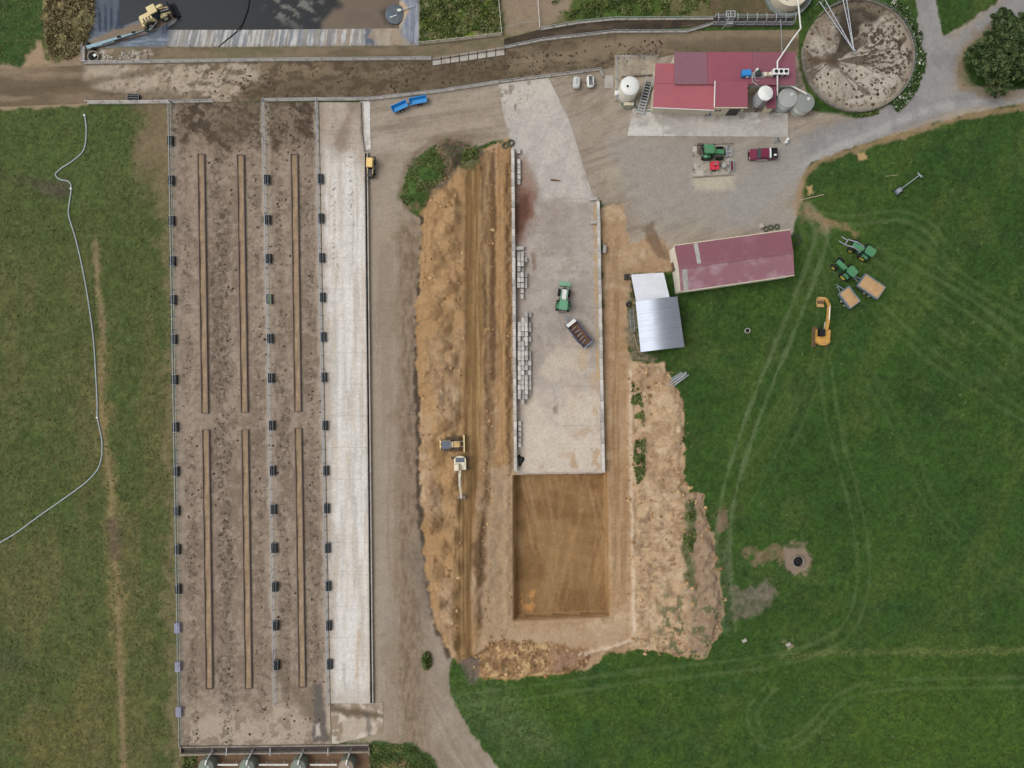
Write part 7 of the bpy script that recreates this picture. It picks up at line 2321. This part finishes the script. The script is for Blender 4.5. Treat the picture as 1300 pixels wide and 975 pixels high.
def paddock_hose():
    pts = smooth_pts([(108, 147), (110, 165), (107, 190), (92, 205), (78, 214), (71, 222), (77, 228), (88, 231), (91, 240), (88, 262), (88, 275), (97, 305), (106, 345), (113, 385), (119, 430), (122, 475), (124, 515), (124, 530), (130, 562), (127, 590), (112, 610), (80, 634), (50, 655), (20, 677), (-10, 695), (-60, 728)], 5)
    w = [Vector((P(x, y).x, P(x, y).y, .09)) for x, y in pts]
    t = thing('water_hose', 'long pale blue-grey hose snaking across the grass paddock', 'hose', (w[0].x, w[0].y, 0))
    o0 = t.location.copy()
    MB().tube([q - o0 for q in w], .105, 8).build('pipe', mat('hose_pale', (170, 182, 184), .5, 0, .1, 1), t, True)
    for i in (0, 40, 85):
        q = w[i] - o0
        MB().cyl(q - Vector((0, 0, .08)), q + Vector((0, 0, .22)), .16, seg=10).build('coupling', WHITE, t)
paddock_hose()

# ------------------------------------------------------------------ vegetation
def leaf_mat(name, c1, c2, c3):
    m, nt, b = new_mat(name)
    N = nt.nodes; L = nt.links
    at = N.new('ShaderNodeAttribute'); at.attribute_name = 'tone'
    rp = N.new('ShaderNodeValToRGB')
    rp.color_ramp.elements[0].color = (*alb(c1), 1); rp.color_ramp.elements[1].color = (*alb(c3), 1)
    e = rp.color_ramp.elements.new(.5); e.color = (*alb(c2), 1)
    L.new(at.outputs['Fac'], rp.inputs['Fac']); L.new(rp.outputs[0], b.inputs['Base Color'])
    b.inputs['Roughness'].default_value = .8
    b.inputs['Specular IOR Level'].default_value = .2
    return m
LEAF_T = leaf_mat('tree_leaves', (46, 62, 34), (68, 86, 48), (104, 116, 74))
LEAF_W = leaf_mat('weed_leaves', (66, 82, 42), (92, 106, 54), (130, 132, 84))
LEAF_S = leaf_mat('straw_stalks', (118, 110, 76), (138, 126, 90), (160, 146, 108))
LEAF_F = leaf_mat('flowering_weeds', (52, 78, 34), (78, 100, 46), (226, 226, 214))
def leaves_mesh(name, centres, size, m, seed, tone=None, aspect=1.6, up=0.35, flat=False):
    rs = np.random.RandomState(seed)
    n = len(centres)
    c = np.asarray(centres, float)
    a = rs.normal(size=(n, 3)); a[:, 2] *= up; a /= np.linalg.norm(a, axis=1)[:, None]
    b = rs.normal(size=(n, 3)); b[:, 2] *= .15 if flat else 1.0; b -= a * (a * b).sum(1)[:, None]; b /= np.linalg.norm(b, axis=1)[:, None]
    s = size * (0.6 + 0.8 * rs.rand(n))[:, None]
    a = a * s * aspect * .5; b = b * s * .5
    v = np.stack([c - a, c + b * .9 - a * .1, c + a, c - b * .9 + a * .1], 1).reshape(-1, 3)
    q = np.arange(4 * n).reshape(n, 4)
    me = bpy.data.meshes.new(name)
    me.vertices.add(4 * n); me.vertices.foreach_set('co', v.astype(np.float32).ravel())
    me.loops.add(4 * n); me.loops.foreach_set('vertex_index', q.astype(np.int32).ravel())
    me.polygons.add(n)
    me.polygons.foreach_set('loop_start', np.arange(0, 4 * n, 4, dtype=np.int32)); me.polygons.foreach_set('loop_total', np.full(n, 4, np.int32))
    me.update()
    at = me.attributes.new('tone', 'FLOAT', 'POINT')
    tn = rs.rand(n) if tone is None else np.clip(tone + rs.normal(size=n) * .12, 0, 1)
    at.data.foreach_set('value', np.repeat(tn, 4).astype(np.float32))
    me.materials.append(m)
    return me
BARK = mat('bark', (92, 78, 62), .9, 0, .25, 3.0, .02)
def tree(px, py, r, h, label, seed, n=9000, lobes=11, size=.34):
    v = P(px, py)
    rs = np.random.RandomState(seed)
    t = thing('dense_tree', label, 'tree', (v.x, v.y, 0), 0, 'trees beside the road')
    tb = MB().cyl((0, 0, -.2), (0.1, 0.05, h * .5), .28, .16, 10)
    tips = []
    for k in range(lobes):
        a = 2.4 * k + rs.rand() * .6; rad = r * (.22 + .68 * rs.rand()) if k else 0
        tips.append((rad * math.cos(a), rad * math.sin(a), h * (.48 + .34 * rs.rand()) * (1 - .25 * rad / r)))
    for x, y, z in tips: tb.cyl((0, 0, h * .2), (x, y, z), .1, .03, 7)
    tb.build('trunk', BARK, t)
    C_ = []; T_ = []
    for x, y, z in tips:
        m_ = n // lobes; lr = r * (.20 + .22 * rs.rand())
        d = rs.normal(size=(m_, 3)); d /= np.linalg.norm(d, axis=1)[:, None]
        # twig clumps on the lobe's outside
        cl = rs.normal(size=(26, 3)); cl /= np.linalg.norm(cl, axis=1)[:, None]; cl[:, 2] = np.abs(cl[:, 2]) * .9 - .1
        k = rs.randint(0, 26, m_)
        pos = cl[k] * lr * (.55 + .5 * rs.rand(m_) ** .5)[:, None] + d * lr * .26 * rs.rand(m_)[:, None]
        C_.append(pos * np.array([1, 1, .8]) + np.array([x, y, z]))
        T_.append(rs.rand(26)[k] * .8 + .1)
    me = leaves_mesh('crown', np.concatenate(C_), size, LEAF_T, seed, np.concatenate(T_), 1.9)
    link_mesh('crown', me, t)
tree(1254, 82, 5.4, 5.5, 'dense dark-green tree at the road fork, nearest the yard', 1, 15000, 20, .34)
tree(1286, 60, 5.4, 5.5, 'dense dark-green tree behind the road fork tree', 2, 14000, 19, .34)
tree(1320, 90, 4.6, 5.0, 'dense dark-green tree at the lower road branch', 3, 11000, 17, .34)

def scatter(poly, n, seed, zf=gz, hmax=.5, noise_cut=None, nsize=14):
    rs = np.random.RandomState(seed)
    pts = np.array(poly, float)
    x = rs.uniform(pts[:, 0].min(), pts[:, 0].max(), n * 4); y = rs.uniform(pts[:, 1].min(), pts[:, 1].max(), n * 4)
    ok = sdpoly(x, y, poly) < 0
    if noise_cut: ok &= fbm(x, y, nsize, 3, seed) > noise_cut
    x = x[ok][:n]; y = y[ok][:n]
    z = height(x, y) + rs.rand(len(x)) ** 1.5 * hmax
    return np.stack([(x - 650) / PX, (487.5 - y) / PX, z], 1)
def weeds(name, poly, n, seed, label, m=LEAF_W, size=.3, hmax=.5, cut=None, nsize=14, aspect=1.8, up=.5):
    c = scatter(poly, n, seed, hmax=hmax, noise_cut=cut, nsize=nsize)
    tn = fbm(c[:, 0] * PX, c[:, 1] * PX, 10, 3, seed + 1)
    if m is LEAF_F: tn = np.random.RandomState(seed).rand(len(c)) ** 3.5
    o = link_mesh(name, leaves_mesh(name, c, size, m, seed, tn, aspect, up))
    tag(o, label, 'weeds', None, 'stuff')
weeds('weeds', ENC, 6500, 31, 'green weeds filling the fenced enclosure beside the pond', LEAF_W, .28, .35, .42)
weeds('reeds', [(57, -60), (122, -60), (120, 30), (106, 58), (100, 74), (66, 76), (58, 50)], 4500, 32, 'straw-coloured reeds beside the pond corner', LEAF_S, .26, .4, .42, 10, 3.5, .6)
weeds('weeds', [(508, 250), (520, 215), (550, 188), (566, 205), (566, 225), (545, 242), (540, 262), (515, 262)], 1300, 33, 'green weeds on the soil mound at the track bend', LEAF_W, .22, .12, .46)
weeds('weeds', [(584, 196), (606, 188), (607, 212), (590, 220)], 700, 34, 'sparse weeds at the bank top behind the mound', LEAF_W, .26, .4, .5)
weeds('weeds', [(802, 486), (807, 484), (815, 515), (818, 560), (817, 604), (808, 614), (803, 585), (808, 545), (801, 515)], 1300, 35, 'strip of green weeds along the ridge beside the bunker', LEAF_W, .3, .4, .48, 9)
weeds('weeds', [(868, 640), (880, 636), (882, 680), (876, 700), (866, 690)], 700, 36, 'green weeds between the two lobes of spread soil', LEAF_W, .28, .35, .45, 9)
def arc(r0, r1, a0, a1, n=16):
    f = [a0 + (a1 - a0) * k / n for k in range(n + 1)]
    return [(RC[0] + r1 * math.cos(a), RC[1] + r1 * math.sin(a)) for a in f] + [(RC[0] + r0 * math.cos(a), RC[1] + r0 * math.sin(a)) for a in reversed(f)]
weeds('border_plants', arc(74, 86, -1.0, 0.95), 4200, 37, 'flowering green border plants round the outside of the round yard', LEAF_F, .32, .5, .36, 8)
weeds('border_plants', arc(73, 77, 1.2, 1.75), 350, 38, 'thin strip of weeds at the road side of the round yard', LEAF_W, .26, .3, .4, 8)
weeds('rough_grass', [(700, 2), (760, -8), (900, -10), (900, 18), (780, 20), (715, 26)], 3500, 39, 'rough grass tufts above the dark race', LEAF_W, .24, .25, .5, 12)
weeds('rough_grass', [(232, 958), (250, 958), (250, 990), (232, 990)], 350, 41, 'rough grass at the paddock corner tank', LEAF_W, .26, .3)
weeds('rough_grass', [(470, 946), (518, 944), (544, 962), (560, 990), (470, 990)], 1500, 42, 'rough grass below the loading slab', LEAF_W, .22, .25, .4, 10)
def shrub():
    v = P(541, 838); t = thing('lone_shrub', 'single green shrub where the track widens below the feed lane', 'shrub', (v.x, v.y, gz(541, 838)))
    rs = np.random.RandomState(6); n = 900
    d = rs.normal(size=(n, 3)); d /= np.linalg.norm(d, axis=1)[:, None]; d[:, 2] = np.abs(d[:, 2])
    c = d * (rs.rand(n) ** .4)[:, None] * np.array([.75, 1.5, .9]) + np.array([.1, 0, .15])
    link_mesh('foliage', leaves_mesh('foliage', c, .3, LEAF_W, 6, rs.rand(n) * .6), t)
    b = MB()
    for k in range(5): b.cyl((0, 0, -.1), (d[k][0] * .5, d[k][1] * .9, .7), .04, .02, 6)
    b.build('stem', BARK, t)
shrub()
# short grass tufts of the pastures: real blades, uncountable
def tufts():
    rs = np.random.RandomState(77)
    x = rs.uniform(-10, 1310, 90000); y = rs.uniform(-10, 985, 90000)
    gi = np.clip(((y - gy[0]) / STEP).round().astype(int), 0, ny - 1) * nx + np.clip(((x - gx[0]) / STEP).round().astype(int), 0, nx - 1)
    keep = (p.g[gi] > .8) & (fbm(x, y, 22, 3, 55) > .36)
    x = x[keep]; y = y[keep]; gi = gi[keep]
    c = np.stack([(x - 650) / PX, (487.5 - y) / PX, tz[gi] + .02 + .05 * rs.rand(len(x))], 1)
    left = x < 232
    for nm, sel, m, lab in (('grass_tufts', ~left, leaf_mat('pasture_blades', (47, 70, 29), (55, 80, 34), (68, 91, 44)), 'short green grass tufts over the right-hand pasture'),
                            ('grass_tufts', left, leaf_mat('paddock_blades', (74, 86, 46), (84, 93, 52), (104, 106, 68)), 'short olive grass tufts over the paddock')):
        o = link_mesh(nm, leaves_mesh(nm, c[sel], .24, m, 78, None, 1.8, .12, True)); tag(o, lab, 'grass', None, 'stuff')
tufts()

# dung pats on the stock yards and loose clods on the earthworks: too many to count
def lumps(name, x, y, z, r, hgt, m, label, seed, cat):
    rs = np.random.RandomState(seed); n = len(x); k = 7
    ang = np.arange(k) * 2 * np.pi / k
    rad = r[:, None] * (0.7 + 0.5 * rs.rand(n, k))
    vx = (x[:, None] - 650) / PX + rad * np.cos(ang); vy = (487.5 - y[:, None]) / PX + rad * np.sin(ang)
    vz = np.repeat(z[:, None], k, 1) - .02
    base = np.stack([vx, vy, vz], 2)
    mid = base.copy(); c0 = np.stack([(x - 650) / PX, (487.5 - y) / PX, z], 1)[:, None, :]
    mid = c0 + (base - c0) * .72; mid[:, :, 2] = z[:, None] + hgt[:, None] * (.75 + .3 * rs.rand(n, k))
    top = c0.copy(); top[:, :, 2] = (z + hgt)[:, None]
    V = np.concatenate([base, mid, top], 1).reshape(-1, 3)
    F = []
    st = 2 * k + 1
    for i in range(k):
        j = (i + 1) % k
        F.append((i, j, k + j, k + i))
    Q = np.array(F)[None] + (np.arange(n) * st)[:, None, None]
    T = np.array([(k + i, k + (i + 1) % k, 2 * k) for i in range(k)])[None] + (np.arange(n) * st)[:, None, None]
    me = bpy.data.meshes.new(name)
    me.from_pydata(V.tolist(), [], Q.reshape(-1, 4).tolist() + T.reshape(-1, 3).tolist())
    me.polygons.foreach_set('use_smooth', [True] * len(me.polygons))
    at = me.attributes.new('tone', 'FLOAT', 'POINT')
    at.data.foreach_set('value', np.repeat(rs.rand(n), st).astype(np.float32))
    me.materials.append(m)
    tag(link_mesh(name, me), label, cat, None, 'stuff')
DUNG = leaf_mat('dung', (62, 50, 38), (80, 66, 52), (104, 90, 74))
CLOD = leaf_mat('soil_clods', (128, 98, 64), (168, 134, 94), (200, 168, 126))
def pats():
    rs = np.random.RandomState(5)
    n = 3800
    y = rs.uniform(133, 942, n); x = rs.uniform(0, 1, n) * (FR(y) - FL(y) - 6) + FL(y) + 3
    u = x - (y - 130) * 0.0172
    w = np.full(n, .10)
    for c, s_, a_ in ((233, 6, .35), (276, 13, .5), (322, 9, .25), (352, 7, .4), (388, 7, .3)):
        w = np.maximum(w, a_ * np.exp(-((u - c) / s_) ** 2))
    w = np.where(y < 195, np.maximum(w, .45), w)
    w *= .35 + 1.3 * sstep(.4, .7, fbm(x, y, 26, 3, 71))
    ok = rs.rand(n) < w
    for xs_ in (258.5, 309, 377):
        ok &= (np.abs(x - (xs_ + (y - 196) * .0155)) > 7) | (y < 193) | (y > 878) | ((y > 527) & (y < 542))
    x, y = x[ok], y[ok]
    r = .08 + .20 * rs.rand(len(x)) ** 2
    lumps('dung_pats', x, y, np.full(len(x), Z_PAD), r, .02 + .04 * rs.rand(len(x)), DUNG, 'dark dung pats scattered over the brown feed pad', 6, 'dung')
    n = 1500
    x = rs.uniform(215, 840, n); t_ = rs.uniform(.12, .9, n)
    yt = np.interp(x, [108, 330, 530, 640, 700, 780, 905], [83, 79, 76, 62, 50, 41, 39]); yb = np.interp(x, [110, 330, 470, 640, 720, 790, 860], [131, 129, 128, 105, 94, 84, 68])
    y = yt + (yb - yt) * t_
    ok = (rs.rand(n) < .15 + .5 * sstep(.45, .7, fbm(x, y, 30, 3, 72))) & ((x < 545) | (t_ > .3))
    x, y = x[ok], y[ok]
    lumps('dung_pats', x, y, np.full(len(x), Z_LANE), .08 + .22 * rs.rand(len(x)) ** 2, .02 + .04 * rs.rand(len(x)), DUNG, 'dark dung pats scattered along the cattle lane', 8, 'dung')
    n = 700
    a = rs.uniform(0, 6.283, n); q = 66 * np.sqrt(rs.rand(n)); x = RC[0] + q * np.cos(a); y = RC[1] + q * np.sin(a)
    ok = rs.rand(n) < np.where(x > 1085, .8, .3)
    x, y = x[ok], y[ok]
    lumps('dung_pats', x, y, np.full(len(x), .09), .08 + .26 * rs.rand(len(x)) ** 2, .02 + .04 * rs.rand(len(x)), DUNG, 'dark dung pats on the round yard', 9, 'dung')
pats()
def clods():
    rs = np.random.RandomState(15); n = 9000
    x = rs.uniform(535, 925, n); y = rs.uniform(190, 868, n)
    eL = -sdpoly(x, y, EL); eR = -sdpoly(x, y, ER); eH = -sdpoly(x, y, HEAP)
    w = np.where((eL > 1) & (x < 590), .30, 0) + np.where((eL > 1) & (np.abs(x - 620) < 7), .4, 0) + np.where(eR > 1, .30, 0) + np.where(eH > 1, .7, 0)
    w = w + np.where((eL > 0) & (eL < 5), .5, 0) + np.where((eR > -6) & (eR < 6), .4, 0) + np.where((eH > -6) & (eH < 3), .3, 0)
    w *= .2 + 1.5 * sstep(.42, .7, fbm(x, y, 20, 3, 73))
    ok = (rs.rand(n) < w) & (sdpoly(x, y, [(550, 548), (600, 548), (600, 650), (550, 650)]) > 0)
    x, y = x[ok], y[ok]
    lumps('soil_clods', x, y, height(x, y), .08 + .30 * rs.rand(len(x)) ** 2.5, .06 + .18 * rs.rand(len(x)), CLOD, 'loose tan soil clods over the earth bank and spread spoil', 16, 'soil')
clods()
